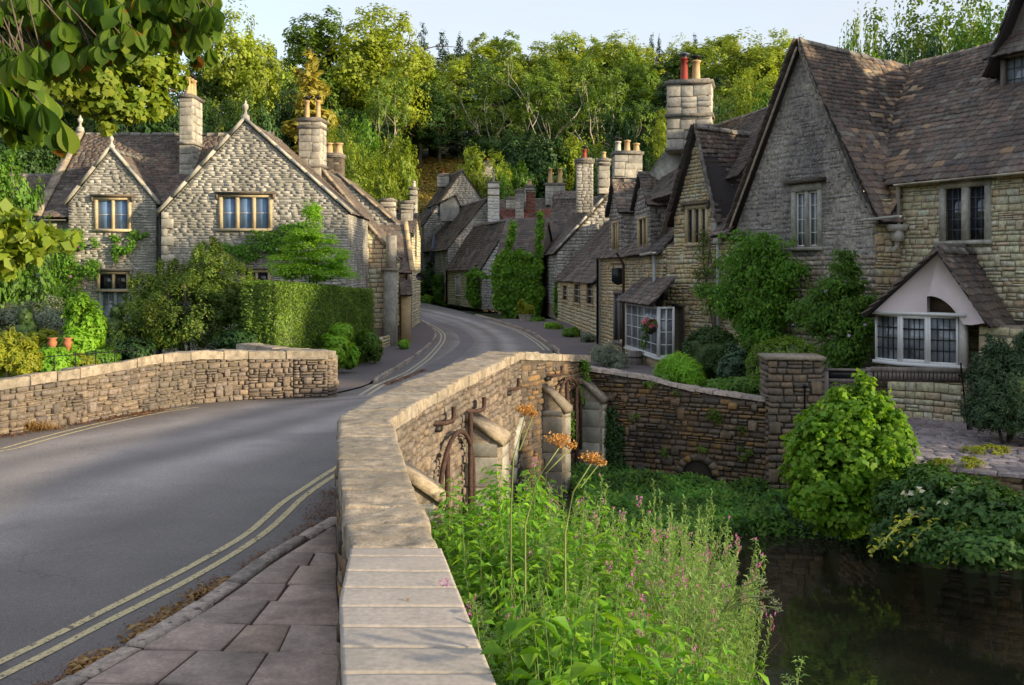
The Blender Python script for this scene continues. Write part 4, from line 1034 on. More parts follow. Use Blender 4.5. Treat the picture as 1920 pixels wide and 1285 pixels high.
def window(parent, fr, rect, n=2, mat=None, glass=None, v=0.0, jw=.10, mw=.075, proud=.025, rec=.12, bars=None, barmat=None, hood=False, sill=True, sash=None, hoodmat=None, name='window', lint=.12):
    """rect (u0,z0,u1,z1) = opening; stone surround, mullions, glass panes and bars"""
    u0, z0, u1, z1 = rect; mat = mat or M_dress; m = MB(); a, b = v - proud, v + rec
    m.fbox(fr, u0 - jw, u0, a, b, z0 - .02, z1 + .02); m.fbox(fr, u1, u1 + jw, a, b, z0 - .02, z1 + .02)
    m.fbox(fr, u0 - jw, u1 + jw, a - .004, b, z1 + .02, z1 + lint)
    if sill: m.fbox(fr, u0 - jw - .03, u1 + jw + .03, a - .04, b, z0 - .11, z0 - .02)
    w = (u1 - u0 - mw * (n - 1)) / n; L = []
    for i in range(n):
        x = u0 + i * (w + mw); L.append((x, x + w))
        if i < n - 1: m.fbox(fr, x + w, x + w + mw, a + .02, b, z0 - .02, z1 + .02)
    o = m.build(name, mat, parent)
    for (x, y) in L:
        m = MB(); m.fbox(fr, x, y, v + rec * .72, v + rec * .80, z0, z1); pane = m.build('pane', glass or M_glass, o)
        if sash:
            m = MB(); e = .035
            for r in ((x, x + e, z0, z1), (y - e, y, z0, z1), (x + e, y - e, z0, z0 + e), (x + e, y - e, z1 - e, z1)): m.fbox(fr, r[0], r[1], v + rec * .35, v + rec * .7, r[2], r[3])
            m.build('sash', sash, o)
        if bars:
            nu, nz, bw = bars; m = MB()
            for i in range(1, nu): c = x + (y - x) * i / nu; m.fbox(fr, c - bw, c + bw, v + rec * .55, v + rec * .71, z0, z1)
            for i in range(1, nz): c = z0 + (z1 - z0) * i / nz; m.fbox(fr, x, y, v + rec * .54, v + rec * .70, c - bw, c + bw)
            m.build('glazing_bars', barmat or M_lead, o)
    if hood:
        m = MB(); e = .09
        m.fbox(fr, u0 - jw - e, u1 + jw + e, a - .09, a + .05, z1 + lint + .01, z1 + lint + .09)
        m.fbox(fr, u0 - jw - e, u0 - jw - e + .08, a - .07, a + .05, z1 + lint - .16, z1 + lint + .01); m.fbox(fr, u1 + jw + e - .08, u1 + jw + e, a - .07, a + .05, z1 + lint - .16, z1 + lint + .01)
        m.build('hood_mould', hoodmat or M_ridge, o)
    return o
def prect(fr, x0, y0, x1, y1, v=0.0):
    u0, zt0 = fr.hit(x0, y0, v); u1, zt1 = fr.hit(x1, y0, v); _, zb0 = fr.hit(x0, y1, v); _, zb1 = fr.hit(x1, y1, v)
    return (min(u0, u1), (zb0 + zb1) / 2, max(u0, u1), (zt0 + zt1) / 2)
def chimney(parent, base, w, d, z0, z1, pots=(), ang=0, mat=None, bands=(0.55,), cap=True, blocks=True, potr=.11, ppos=None, rubble=False):
    """stack at base (x,y); w across view, d deep; pots: list of (mat,height,cowl)"""
    c, s_ = math.cos(ang), math.sin(ang); fr = Fr((base[0] - w / 2 * c, base[1] - w / 2 * s_ - 0), (base[0] + w / 2 * c, base[1] + w / 2 * s_)); mat = mat or M_chim
    m = MB(); e = .02; m.fbox(fr, e, w - e, -d / 2 + e, d / 2 - e, z0, z1)
    ch = m.build('chimney', M_mortar, parent)
    pc = Pieces('block' if not rubble else 'stone', 'stone_block', mat, ch, 150); rg = random.Random(int(z1 * 100))
    H_ = (.28, .40) if not rubble else (.12, .2); Wd = (.35, .6) if not rubble else (.2, .4)
    for sd, poly, pf in (('F', w, lambda u, z: fr.pt(u, -d / 2 + e, z)), ('L', d, lambda u, z: fr.pt(e, u - d / 2, z)), ('R', d, lambda u, z: fr.pt(w - e, u - d / 2, z))):
        stone_fill(pc, [(0, z0), (poly, z0), (poly, z1), (0, z1)], pf, fr.face(sd, 0, 0), rg, h=H_, w=Wd, proud=(.0, .006), thick=.08, joint=.008)
    pc.build()
    m = MB()
    for b in bands:
        zz = z0 + (z1 - z0) * b; m2 = MB(); m2.fbox(fr, -.06, w + .06, -d / 2 - .06, d / 2 + .06, zz - .05, zz + .05); m2.build('chimney_band', M_ridge if mat is not M_ochre else mat, ch)
    if cap: m.fbox(fr, -.07, w + .07, -d / 2 - .07, d / 2 + .07, z1 - .02, z1 + .09); m.fbox(fr, .05, w - .05, -d / 2 + .05, d / 2 - .05, z1 + .09, z1 + .15)
    if cap: m.build('chimney_cap', M_ridge if mat is not M_ochre else mat, ch)
    for i, (pm, ph, cowl) in enumerate(pots):
        f = (i + .5) / len(pots) if ppos is None else ppos[i]
        p = fr.pt(w * f, 0, z1 + .1) if not isinstance(f, tuple) else fr.pt(w * f[0], d * f[1], z1 + .1); m = MB(); r = potr
        m.lathe(p, [(r * 1.05, 0), (r * 1.12, .06), (r * .95, .10), (r * .85, ph * .6), (r * .82, ph - .08), (r * 1.08, ph - .07), (r * 1.1, ph - .02), (r * .7, ph), (r * .65, ph - .04)], 12)
        po = m.build('chimney_pot', pm, ch, True)
        if cowl: m = MB(); m.lathe((p.x, p.y, p.z + ph + .0), [(r * .5, 0), (r * .5, .08), (r * 1.25, .09), (r * 1.2, .13), (r * .3, .18)], 12); m.build('cowl', M_iron if cowl == 1 else M_lead, po)
    return ch
def downpipe(parent, pts, r, mat, brackets=True, name='downpipe'):
    m = MB(); m.tube(pts, r, 8); o = m.build(name, mat, parent, True)
    return o
def gutter(parent, a, b, mat, r=.07):
    m = MB(); a, b = Vector(a), Vector(b); d = (b - a).normalized(); s_ = Vector((-d.y, d.x, 0)); V = []
    for c in (a, b):
        for k in range(6): th = math.pi * k / 5; V.append(c + s_ * math.cos(th) * r + Vector((0, 0, -1)) * math.sin(th) * r)
        for k in range(5, -1, -1): th = math.pi * k / 5; V.append(c + s_ * math.cos(th) * (r - .012) + Vector((0, 0, -1)) * math.sin(th) * (r - .012))
    m.add(V, [(k, (k + 1) % 12, (k + 1) % 12 + 12, k + 12) for k in range(12)] + [tuple(range(12)), tuple(range(12, 24))]); return m.build('gutter', mat, parent)
def quoins(root, fr, u, v, zb, zt, side, mat, seed=1, wl=(.22, .42)):
    """corner blocks on the front face at u (side +1: block extends to +u)"""
    pc = Pieces('block', 'quoin_stone', mat, root, 60); rg = random.Random(seed); z = zb; k = 0
    while z < zt - .1:
        h = min(rg.uniform(.24, .36), zt - z); w = wl[k % 2] * rg.uniform(.9, 1.1)
        pc.add(np.array(fr.pt(u + side * w / 2, v, z + h / 2)) + fr.face('F', 0, 0)[:, 1] * .005, fr.face('F', 0, 0), (w, .12, h - .012)); z += h; k += 1
    pc.build()
def along(fr, v, px):                 # u where the pixel column meets V=v
    return fr.hit(px, 500, v)[0]

# ------------------------------------------------------------------ LEFT HOUSE
lh = thing('gabled_house', 'grey limestone house at left with small and large front gables and sky-tinted window blinds', 'house', (-11, 37, -.6))
FL = Fr((-20, 36.0), (-5, 36.0))
uG0, uG1, uGa = along(FL, 0, 303), along(FL, 0, 652), along(FL, 0, 459)
zt = lambda py, Y: EYE - (py - HOR) / FPX * Y
w3 = prect(FL, 417, 371, 503, 428); w3l = prect(FL, 460, 512, 502, 534)
drs = prect(FL, 190, 545, 240, 665, .6)
big = Block(lh, FL, 'gable', uG0, uG1, 0, 5.5, -.7, zt(398, 36), zt(228, 36), holes=[w3, w3l], ax=uGa, stone=M_grey, dims=dict(h=(.06, .115), w=(.18, .46), proud=(-.017, -.009), joint=.006), faces='FR', seed=101, zmin=.2, mortar=M_mortar_g)
big.roof(oh=.02, vo=-.12, seed=102, dims=dict(w=(.2, .38), c0=.17, c1=.11), which='R', mat=M_slate_g)
verge_coping(big.rf, FL, uG0 - .12, big.ze - .05, uGa, big.zr + .05, uG1 + .12, big.ze - .05, -.02, M_dressg, w=.28, th=.10)
finial(big.rf, FL.pt(uGa, .1, big.zr + .12), M_dressg, .95)
window(big.body, FL, w3, 3, M_dress, M_blind, hood=True, sash=None, bars=(1, 2, .012), barmat=M_whitep, jw=.14, mw=.13, lint=.12, hoodmat=M_sooty)
window(big.body, FL, w3l, 2, M_dress, M_glass, hood=True, jw=.12, hoodmat=M_ridge)
quoins(big.body, FL, uG0, 0, .2, big.ze, 1, M_dressg, 3)
# small gable 0.6 m further back
uS0, uS1, uSa = along(FL, .6, 128), along(FL, .6, 292), along(FL, .6, 207)
w2 = prect(FL, 183, 376, 239, 429, .6); w2t = prect(FL, 187, 515, 237, 542, .6)
sm = Block(lh, FL, 'gable', uS0, uS1, .6, 5.5, -.7, zt(382, 36.6), zt(281, 36.6), holes=[w2, w2t, drs], ax=uSa, stone=M_grey, dims=dict(h=(.06, .115), w=(.18, .46), proud=(-.017, -.009), joint=.006), faces='F', seed=103, zmin=.2, mortar=M_mortar_g)
sm.roof(oh=.02, vo=-.12, seed=104, dims=dict(w=(.2, .38), c0=.17, c1=.11), which='R', vback=3.2, mat=M_slate_g, limit=150)
verge_coping(sm.rf, FL, uS0 - .12, sm.ze - .05, uSa, sm.zr + .05, uS1 + .1, sm.ze - .05, .58, M_dressg, w=.28, th=.09)
finial(sm.rf, FL.pt(uSa, .7, sm.zr + .10), M_dressg, .7)
window(sm.body, FL, w2, 2, M_dress, M_blind, v=.6, hood=True, bars=(1, 2, .01), barmat=M_whitep, jw=.13, mw=.11, hoodmat=M_sooty)
window(sm.body, FL, w2t, 2, M_dress, M_glass, v=.6, jw=.12, mw=.09, hood=True)
do = window(sm.body, FL, drs, 2, M_sage, M_glassc, v=.6, jw=.10, mw=.05, sill=False, sash=M_sage, bars=(2, 5, .012), barmat=M_sage, name='french_door', lint=.06)
# main range behind
uM0, uM1 = along(FL, .9, 84), along(FL, .9, 470)
mr = Block(lh, FL, 'eaves', uM0, uM1, .9, 8.1, -.7, zt(402, 36.9), zt(252, 40.5), rv=4.5, stone=M_grey, dims=dict(h=(.06, .115), w=(.18, .46), proud=(-.017, -.009), joint=.006), faces='F', seed=105, zmin=.2, limit=120, mortar=M_mortar_g)
mr.roof(oh=.12, vo=.0, seed=106, dims=dict(w=(.2, .38), c0=.18, c1=.11), which='F', sag=.05)
verge_coping(mr.rf, Fr((FL.pt(uM0, 0, 0).x - .1, 36.9 - 0), (FL.pt(uM0, 0, 0).x - .1, 44)), -.15, mr.ze - .1, 3.6, mr.zr + .1, None, 0, 0, M_coping, w=.32, th=.10)
finial(mr.rf, FL.pt(uM0 - .2, 4.4, mr.zr + .15), M_dressg, .9)
gutter(mr.rf, FL.pt(uM0, .75, mr.ze - .2), FL.pt(uS0 - .05, .75, mr.ze - .2), M_blackpaint)
downpipe(mr.body, [FL.pt(uG0 - .18, .45, big.ze + .0), FL.pt(uG0 - .18, .3, big.ze - .35), FL.pt(uG0 - .06, .1, big.ze - .55), FL.pt(uG0 - .09, .1, -.5)], .055, M_blackpaint)
chimney(mr.rf, (P(355, 0, 39).x, 39.2), .52, 1.2, zt(290, 38.8) - 1.2, zt(184, 38.8), [(M_buffpot, .72, 1)] * 3, ang=0, bands=(.48,), ppos=[(.5, -.3), (.5, 0), (.5, .3)], mat=M_dressg)
# lower wing at the far left
uL0 = along(FL, 1.0, -90)
wl1 = prect(FL, -15, 547, 52, 572, 1.0)
lwg = Block(lh, FL, 'eaves', uL0, uM0 + .1, 1.0, 6.5, -.7, zt(432, 37), zt(330, 40), holes=[wl1], stone=M_grey, dims=dict(h=(.06, .115), w=(.18, .46), proud=(-.017, -.009), joint=.006), faces='F', seed=107, zmin=.2, mortar=M_mortar_g, limit=250)
lwg.roof(seed=108, dims=dict(w=(.2, .38), c0=.18, c1=.11), which='F', limit=60)
window(lwg.body, FL, wl1, 3, M_dress, M_glass, v=1.0, hood=True, hoodmat=M_ridge)
quoins(lwg.body, FL, uM0, .95, .2, 4.4, 1, M_dressg, 4)

# gabled houses stepping behind it towards the street
h2 = thing('gabled_house', 'stone house with a tall cream chimney close behind the large left gable', 'house', (-6.5, 41, -.5))
FE2 = Fr((-12, 41.2), (-4, 41.2)); ue = along(FE2, 0, 736); ua = along(FE2, 0, 600)
b2 = Block(h2, FE2, 'gable', ua - (ue - ua), ue, 0, 4.5, -.7, zt(478, 41.2), zt(318, 41.2), ax=ua, stone=M_cream, dims=dict(h=(.14, .24), w=(.25, .55), proud=(-.003, .012)), faces='FR', seed=111, zmin=.3, limit=250)
b2.roof(oh=.05, vo=-.1, seed=112, dims=dict(w=(.2, .38), c0=.18, c1=.12), which='R', mat=M_slate_g, limit=200)
verge_coping(b2.rf, FE2, None, 0, ua, b2.zr + .02, ue + .25, b2.ze - .3, -.05, M_coping, w=.34, th=.11)
chimney(b2.rf, (P(585, 300, 41.4).x, 41.55), .92, .9, zt(345, 41.3) - .6, zt(228, 41.3), [(M_buffpot, .8, 1), (M_buffpot, .8, 1)], bands=(.42, .92), ang=-.08)
# buttress-like corner pier with ledge
m = MB(); pxa, pxb = along(FE2, -.35, 719), along(FE2, -.35, 742); m.fbox(FE2, pxa, pxb, -.35, .2, -.7, zt(508, 41)); m.build('corner_pier', M_dressg, h2)
m = MB(); m.fbox(FE2, pxa - .1, pxb + .08, -.42, .2, zt(508, 41), zt(503, 41)); m.build('ledge', M_coping, h2)
m = MB(); m.fbox(FE2, pxa + .1, pxb - .02, -.30, .2, zt(502, 41), zt(442, 41)); m.build('upper_pier', M_chim, h2)
h3 = thing('gabled_house', 'stone house with dark chimney and bare gable slope, third in line at left', 'house', (-6.5, 47, -.5))
FE3 = Fr((-12, 47), (-4, 47)); ue3 = along(FE3, 0, 752); ua3 = along(FE3, 0, 632)
b3 = Block(h3, FE3, 'gable', ua3 - (ue3 - ua3), ue3, 0, 5, -.7, zt(428, 47), zt(328, 47), ax=ua3, stone=M_grey, dims=dict(h=(.12, .2), w=(.25, .5), proud=(-.003, .01)), faces='FR', seed=113, zmin=1.0, limit=250, mortar=M_mortar_g)
b3.roof(oh=.05, vo=-.1, seed=114, dims=dict(w=(.25, .42), c0=.22, c1=.14), which='R', limit=100)
verge_coping(b3.rf, FE3, None, 0, ua3, b3.zr + .02, ue3 + .1, b3.ze - .1, -.05, M_coping, w=.34, th=.11)
chimney(b3.rf, (P(623, 300, 47).x, 47.5), .86, .9, zt(350, 47), zt(292, 47), [(M_buffpot, .55, 0), (M_buffpot, .55, 0)], mat=M_sooty, bands=(.98,), potr=.2)
# roadside end with sunlit walls and its slate roof
h4 = thing('roadside_cottage', 'low cottage end at the left pavement edge with sunlit ochre wall and small lean-to roof', 'house', (-4.6, 44.5, -.5))
FE4 = Fr((-7.5, 43.2), (-2, 44.4)); a4, b4_ = along(FE4, 0, 700), along(FE4, 0, 768)
b4 = Block(h4, FE4, 'eaves', a4, b4_, 0, 5.5, -.7, zt(505, 43.6), zt(420, 46), rv=2.6, stone=M_ochre, dims=dict(h=(.2, .32), w=(.35, .6), proud=(-.0, .006)), faces='FR', seed=115)
b4.roof(oh=.2, vo=.08, seed=116, dims=dict(w=(.25, .42), c0=.2, c1=.13), which='F')
verge_coping(b4.rf, Fr((FE4.pt(b4_ + .05, 0, 0).x, FE4.pt(b4_ + .05, 0, 0).y), (FE4.pt(b4_ + .05, 5, 0).x, FE4.pt(b4_ + .05, 5, 0).y)), -.2, b4.ze - .1, 2.6, b4.zr + .1, None, 0, -.1, M_ochre, w=.2, th=.08)
m = MB(); qa, qb = along(FE4, -.5, 751), along(FE4, -.5, 772)
m.prism([FE4.pt(qa, -.6, zt(556, 43)), FE4.pt(qb, -.6, zt(556, 43)), FE4.pt(qb, .0, zt(524, 43.4)), FE4.pt(qa, .0, zt(524, 43.4))], (0, 0, .07)); lt = m.build('lean_to_roof', M_under, h4)
pc = Pieces('slate', 'roof_slate', M_slate, lt, 60); slates(pc, FE4.pt(qa, -.6, zt(556, 43) + .07), FE4.pt(qb, -.6, zt(556, 43) + .07), FE4.pt(qb, 0, zt(524, 43.4) + .07), FE4.pt(qa, 0, zt(524, 43.4) + .07), random.Random(3), w=(.2, .3), c0=.15, c1=.12); pc.build()
m = MB(); m.fbox(FE4, qa + .05, qb - .02, -.4, 0, -.7, zt(556, 43)); m.build('bay_wall', M_ochre, h4)
downpipe(h4, [FE4.pt(b4_ - .15, -.1, b4.ze - .2), FE4.pt(b4_ - .15, -.1, -.5)], .05, M_rust)
downpipe(h4, [FE4.pt(a4 + .95, -.1, b4.ze - .3), FE4.pt(a4 + .95, -.1, -.5)], .045, M_iron)
sg = thing('hanging_sign', 'round black hanging sign bracketed off the left roadside cottage corner', 'sign', P(787, 520, 46)); m = MB(); p = P(788, 519, 46)
m.tube([p + Vector((-.45, .0, .25)), p + Vector((.2, 0, .25))], .015, 5); m.tube([p + Vector((0, -.02, 0)), p + Vector((0, .02, 0))], .19, 18); m.build('sign_board', M_blackpaint, sg)
# stacks over the low roofs between
for px, pyt, pyb, wpx, Y, lab in ((728, 378, 425, 26, 52, 'wide grey chimney stump behind the third left gable'), (764, 382, 425, 22, 54, 'square cream chimney block right of the grey chimney stump'), (776, 356, 400, 12, 58, 'small white topped chimney above the left roadside roofs')):
    c_ = thing('chimney_stack', lab, 'chimney', P(px, pyb, Y)); chimney(c_, (P(px, 0, Y).x, Y), wpx / FPX * Y, .8, zt(pyb + 60, Y), zt(pyt, Y), [] if px != 776 else [(M_dressg, .4, 0)], mat=M_dressg, bands=(.9,))
h5 = thing('roadside_cottage', 'low slate roof glimpsed between the left gables and the square cream chimney block', 'house', (-7.5, 53, -.5))
FE5 = Fr((P(690, 0, 52).x, 52), (P(772, 0, 52).x, 52)); b5 = Block(h5, FE5, 'eaves', 0, FE5.W, 0, 5, -.7, zt(440, 52), zt(402, 54.5), stone=M_cream, faces='R'); b5.roof(seed=118, which='F', limit=80)

# ------------------------------------------------------------------ RIGHT ROW
FR = Fr((4.7, 32), (9.2, 23.0))                     # main facade line, U runs towards the camera, V away from the street
gb = -.62
bh = thing('gabled_house', 'tall house with steep dark lichened gable and white sash windows, right of centre', 'house', (7.5, 26.3, gb))
uA, uB, uT = along(FR, 0, 1378), along(FR, 0, 1640), along(FR, 0, 1503)
apz = zt(80, 26.3); evz = 4.0
sashw = prect(FR, 1491, 360, 1533, 462)
lowdoor = prect(FR, 1393, 590, 1408, 680)
wallu0 = uA
fp_ = [(uA, gb), (uB, gb), (uB, 4.0), (uT + 2.45, 4.05), (uT + 1.95, 4.75), (uT + .02, apz), (uA, 4.05)]
bg_ = Block(bh, FR, 'gable', uA, uB, 0, 7, gb, evz, apz, holes=[sashw, lowdoor], ax=uT, faces='', fpoly=fp_, mortar=M_lichen)
pcl_ = Pieces('facing', 'stone', M_greybuff, bg_.body, 300); pcu_ = Pieces('facing', 'stone', M_lichen, bg_.body, 250)
stone_fill(pcl_, [(uA, gb), (uB, gb), (uB, 3.0), (uA, 3.0)], lambda u, z: FR.pt(u, .03, z), FR.face('F', 0, 0), random.Random(121), holes=[sashw, lowdoor], h=(.08, .2), w=(.12, .34), proud=(-.018, .002), joint=.008)
stone_fill(pcu_, [(uA, 3.0), (uB, 3.0)] + fp_[2:], lambda u, z: FR.pt(u, .03, z), FR.face('F', 0, 0), random.Random(122), holes=[sashw], h=(.10, .2), w=(.16, .4), proud=(-.024, -.014), joint=.003)
pcl_.build(); pcu_.build()
window(bg_.body, FR, sashw, 2, M_dressg, M_glassc, jw=.13, mw=.12, sash=M_whitep, bars=(2, 4, .011), barmat=M_whitep, lint=.22, rec=.14)
m = MB(); m.fbox(FR, sashw[0] - .28, sashw[2] + .28, -.16, .02, sashw[3] + .23, sashw[3] + .33); m.build('hood_mould', M_sooty, bg_.body)
window(bg_.body, FR, lowdoor, 1, M_dress, M_oakd, jw=.2, sill=False, name='door_frame')
# roof right slope (ridge sags towards the valley)
rz0, rz1 = apz + .02, 8.15
VB = 4.05
def big_slope(side):
    k = (apz - evz) / 2.62; oh = .12; u_e = uT + side * (2.62 + oh)
    return [FR.pt(u_e, -.14, evz - k * oh), FR.pt(u_e, VB if side < 0 else .75, evz - k * oh), FR.pt(uT + (.0 if side < 0 else .19), VB, rz1), FR.pt(uT, -.14, rz0)]
R_ = big_slope(1); L_ = big_slope(-1)
# right slope polygon: eave short, then up the valley to the ridge
vb_ = FR.pt(uT + 2.05, .63, 4.9)
mb = MB(); up = Vector((0, 0, .06))
mb.prism([R_[0], R_[1], vb_, R_[2], R_[3]], -up); mb.prism(L_, -up); rf = mb.build('roof', M_under, bh)
def slates_poly(pc, poly3, rg, **k):
    """slates on a planar polygon: first edge is the eave; clipped through a fan of quads"""
    E0, E1 = poly3[0], poly3[1]
    X = (E1 - E0).normalized(); N = X.cross(poly3[-1] - E0).normalized()
    if N.z < 0: N = -N
    Y = N.cross(X)
    if Y.z < 0: X = -X; Y = N.cross(X)
    P2 = [((p - E0).dot(X), (p - E0).dot(Y)) for p in poly3]
    return _slates2(pc, E0, X, Y, N, P2, rg, **k)
def _slates2(pc, O, X, Y, N, poly, rg, w=(.22, .42), c0=.24, c1=.13, th=.03, sag=.03, drop=.05, swap=None):
    t = T0 = min(p[1] for p in poly) - .001; t1 = max(p[1] for p in poly); seed = rg.uniform(0, 99)
    while t < t1:
        f = (t - T0) / (t1 - T0); c = (c0 + (c1 - c0) * f) * rg.uniform(.93, 1.07)
        for a, b in cross_at(poly, min(t + c * .45, t1 - .01)):
            s_ = a - rg.uniform(0, .03)
            while s_ < b - .03:
                ww = rg.uniform(*w) * (1 - .25 * f)
                if b - (s_ + ww) < w[0] * .5: ww = b - s_
                L = c * 1.75; tilt = -math.atan2(th * .9, c) * .9; rz = rg.gauss(0, .025); ct, st_ = math.cos(tilt), math.sin(tilt)
                y2 = Y * ct + N * st_; n2 = N * ct - Y * st_; x2 = X * math.cos(rz) + y2 * math.sin(rz); y3 = y2 * math.cos(rz) - X * math.sin(rz)
                nz = mnoise.noise(Vector((s_ * .35 + seed, t * .5, seed))) * sag * 2
                p = O + X * (s_ + ww / 2) + Y * (t - drop + L / 2 + rg.uniform(-.015, .015)) + N * (nz + th * .8 + rg.uniform(0, .01))
                Bm = np.array([[x2.x, y3.x, n2.x], [x2.y, y3.y, n2.y], [x2.z, y3.z, n2.z]])
                q = pc if swap is None or not swap(p, rg) else swap.pc
                q.add(p, Bm, (ww - .008, L, th * rg.uniform(.8, 1.35))); s_ += ww
        t += c
pcn = Pieces('slate', 'roof_slate', M_slate_new, rf, 90)
def swapf(p, rg):
    # replaced pale slates gather beside the valley
    px, py = proj(p); d = abs(px - (1700 - (py - 135) * .22))
    return rg.random() < (.30 if d < 40 else (.16 if d < 80 else .03))
swapf.pc = pcn
pc = Pieces('slate', 'roof_slate', M_slate, rf, 300)
slates_poly(pc, [R_[0], R_[1], vb_, R_[2], R_[3]], random.Random(122), w=(.17, .34), c0=.20, c1=.11, th=.028, sag=.06, swap=swapf)
slates_poly(pc, L_, random.Random(123), w=(.2, .38), c0=.22, c1=.12)
pc.build(); pcn.build()
ridge_stones(rf, FR.pt(uT, -.14, rz0 + .03), FR.pt(uT + .1, VB, rz1 + .03), seed=5)
# ragged verge slates up both gable edges (stones laid on end under the roof edge)
def verge(parent, fr, pts, v, mat, out=.12, seed=1, lift=.0):
    rg = random.Random(seed); pc = Pieces('block', 'verge_stone', mat, parent, 80)
    for (a, za), (b, zb_) in zip(pts[:-1], pts[1:]):
        L = math.hypot(b - a, zb_ - za); n = max(1, int(L / .22))
        for i in range(n):
            f = (i + .5) / n; d = (fr.pt(b, 0, zb_) - fr.pt(a, 0, za)).normalized(); nrm = d.cross(fr.pt(0, 1, 0) - fr.pt(0, 0, 0)).normalized()
            if nrm.z < 0: nrm = -nrm
            o = fr.pt(0, 1, 0) - fr.pt(0, 0, 0)
            c = fr.pt(a + (b - a) * f, v, za + (zb_ - za) * f) + nrm * (rg.uniform(-.01, .02) + lift)
            th_ = rg.uniform(.1, .22); d2 = d * math.cos(th_) - nrm * math.sin(th_); n2 = nrm * math.cos(th_) + d * math.sin(th_)
            Bm = np.array([[d2.x, -o.x, n2.x], [d2.y, -o.y, n2.y], [d2.z, -o.z, n2.z]]); pc.add(c, Bm, (.30, out * 2, .045))
    pc.build()
verge(rf, FR, [(uT - 2.95, 3.55), (uT, apz + .05)], -.14, M_slate_g, .14, 1, .03)
verge(rf, FR, [(uT, apz + .05), (uT + 1.95, 4.72), (uT + 2.5, 4.0)], -.12, M_ridge, .06, 2, .0)
m = MB(); m.tube([FR.pt(uT - 2.8, -.16, 3.72), FR.pt(uT, -.16, apz - .12)], .035, 5); m.tube([FR.pt(uT + 2.42, -.1, 3.98), FR.pt(uT + 1.9, -.1, 4.72), FR.pt(uT, -.1, apz - .12)], .035, 5); m.build('verge_fillet', M_coping, rf)
m = MB(); m.tube([vb_ + Vector((0, 0, .03)), R_[2] + Vector((0, 0, .05))], .05, 5); m.build('lead_valley', M_lead, rf)
gutter(rf, FR.pt(uT + 2.30, -.22, 3.86), FR.pt(uT + 3.45, -.22, 3.90), M_creamp, .065)
gutter(rf, FR.pt(uA - .65, -.22, 3.72), FR.pt(uA + .05, -.22, 3.72), M_creamp, .06)
# down pipe between row and tall gable
u_, z_ = FR.hit(1352, 470); downpipe(bh, [FR.pt(u_, -.12, 3.6), FR.pt(u_, -.12, 3.2), FR.pt(u_ + .02, -.1, -.5)], .05, M_greyp); m = MB(); m.fbox(FR, u_ - .11, u_ + .11, -.22, -.02, 3.42, 3.62); m.build('hopper', M_creamp, bh)

# right house ------------------------------------------------------------
F2 = Fr((9.3, 24.2), (11.3, 20.2))
rh = thing('stone_house', 'buff rubble house at the right edge with leaded casement window, dormer and steep stone roof', 'house', (10.5, 22, gb))
u00 = -.62; uend = 9.0  # far end lengthened out of view to cast shade on the road
win = prect(F2, 1772, 352, 1847, 450)
e2 = 4.9
b_ = Block(rh, F2, 'eaves', u00, uend, 0, 6.7, gb, e2, 8.25, holes=[win], rv=3.35, stone=M_cream, dims=dict(h=(.07, .17), w=(.12, .36), proud=(-.016, .002), joint=.008), faces='F', seed=131)
window(b_.body, F2, win, 2, M_dressg, M_glass, jw=.15, mw=.17, bars=(3, 5, .008), barmat=M_lead, lint=.16, rec=.13, sill=True)
# valley recess wall joins the tall gable
frw = Fr((FR.pt(uB, .0, 0).x, FR.pt(uB, .0, 0).y), (F2.a.x, F2.a.y)); Block(rh, frw, 'eaves', 0, frw.W + .02, 0.02, .8, gb, 4.35, 4.40, stone=M_buff, dims=dict(h=(.10, .2), w=(.14, .3), proud=(-.01, .015)), faces='F', seed=132)
# front slope polygon of the right house
k2 = 1.0; oh = .18
Ea, Eb = F2.pt(-.15, -oh, e2 - oh), F2.pt(uend, -oh, e2 - oh)
vtop = R_[2]; ur, _z = F2.hit(1870, 90, 3.35)
rdg = [F2.pt(ur, 3.35, 8.28), F2.pt(uend, 3.35, 8.8)]
poly = [Ea, Eb, F2.pt(uend, 3.35, 8.30), F2.pt(ur, 3.35, 8.28), vtop + Vector((0, 0, .03)), vb_ + Vector((0, 0, .02))]
mb = MB(); mb.prism(poly, (0, 0, -.08)); mb.prism([F2.pt(-.6, 6.9, e2 - .2), F2.pt(uend, 6.9, e2 - .2), F2.pt(uend, 3.35, 8.25), F2.pt(-.9, 3.35, 8.2)], (0, 0, -.08)); rf2 = mb.build('roof', M_under, rh)
pcn = Pieces('slate', 'roof_slate', M_slate_new, rf2, 60)
def swap2(p, rg):
    px, py = proj(p); d = px - (1700 - (py - 135) * .22); return rg.random() < (.26 if 0 < d < 40 else (.10 if d < 80 else .015))
swap2.pc = pcn
pc = Pieces('slate', 'roof_slate', M_slate, rf2, 300); slates_poly(pc, poly, random.Random(133), w=(.19, .36), c0=.21, c1=.125, th=.032, sag=.06, swap=swap2)
pcl = [F2.pt(-.72, -.35, 3.98), F2.pt(.02, -.35, 3.98), F2.pt(.02, .2, 4.72), F2.pt(-.62, .3, 4.9)]
mb = MB(); mb.prism(pcl, (0, 0, -.05)); mb.build('roof_skirt', M_under, rf2)
slates_poly(pcn, pcl, random.Random(134), w=(.16, .3), c0=.17, c1=.15)
pc.build(); pcn.build(); ridge_stones(rf2, vtop + Vector((0, 0, .05)), F2.pt(ur, 3.35, 8.34), seed=7); ridge_stones(rf2, F2.pt(ur, 3.35, 8.34), F2.pt(uend, 3.35, 8.36), seed=8)
gutter(rf2, F2.pt(0, -oh - .05, e2 - oh - .04), F2.pt(uend, -oh - .05, e2 - oh - .04), M_dressg, .05)
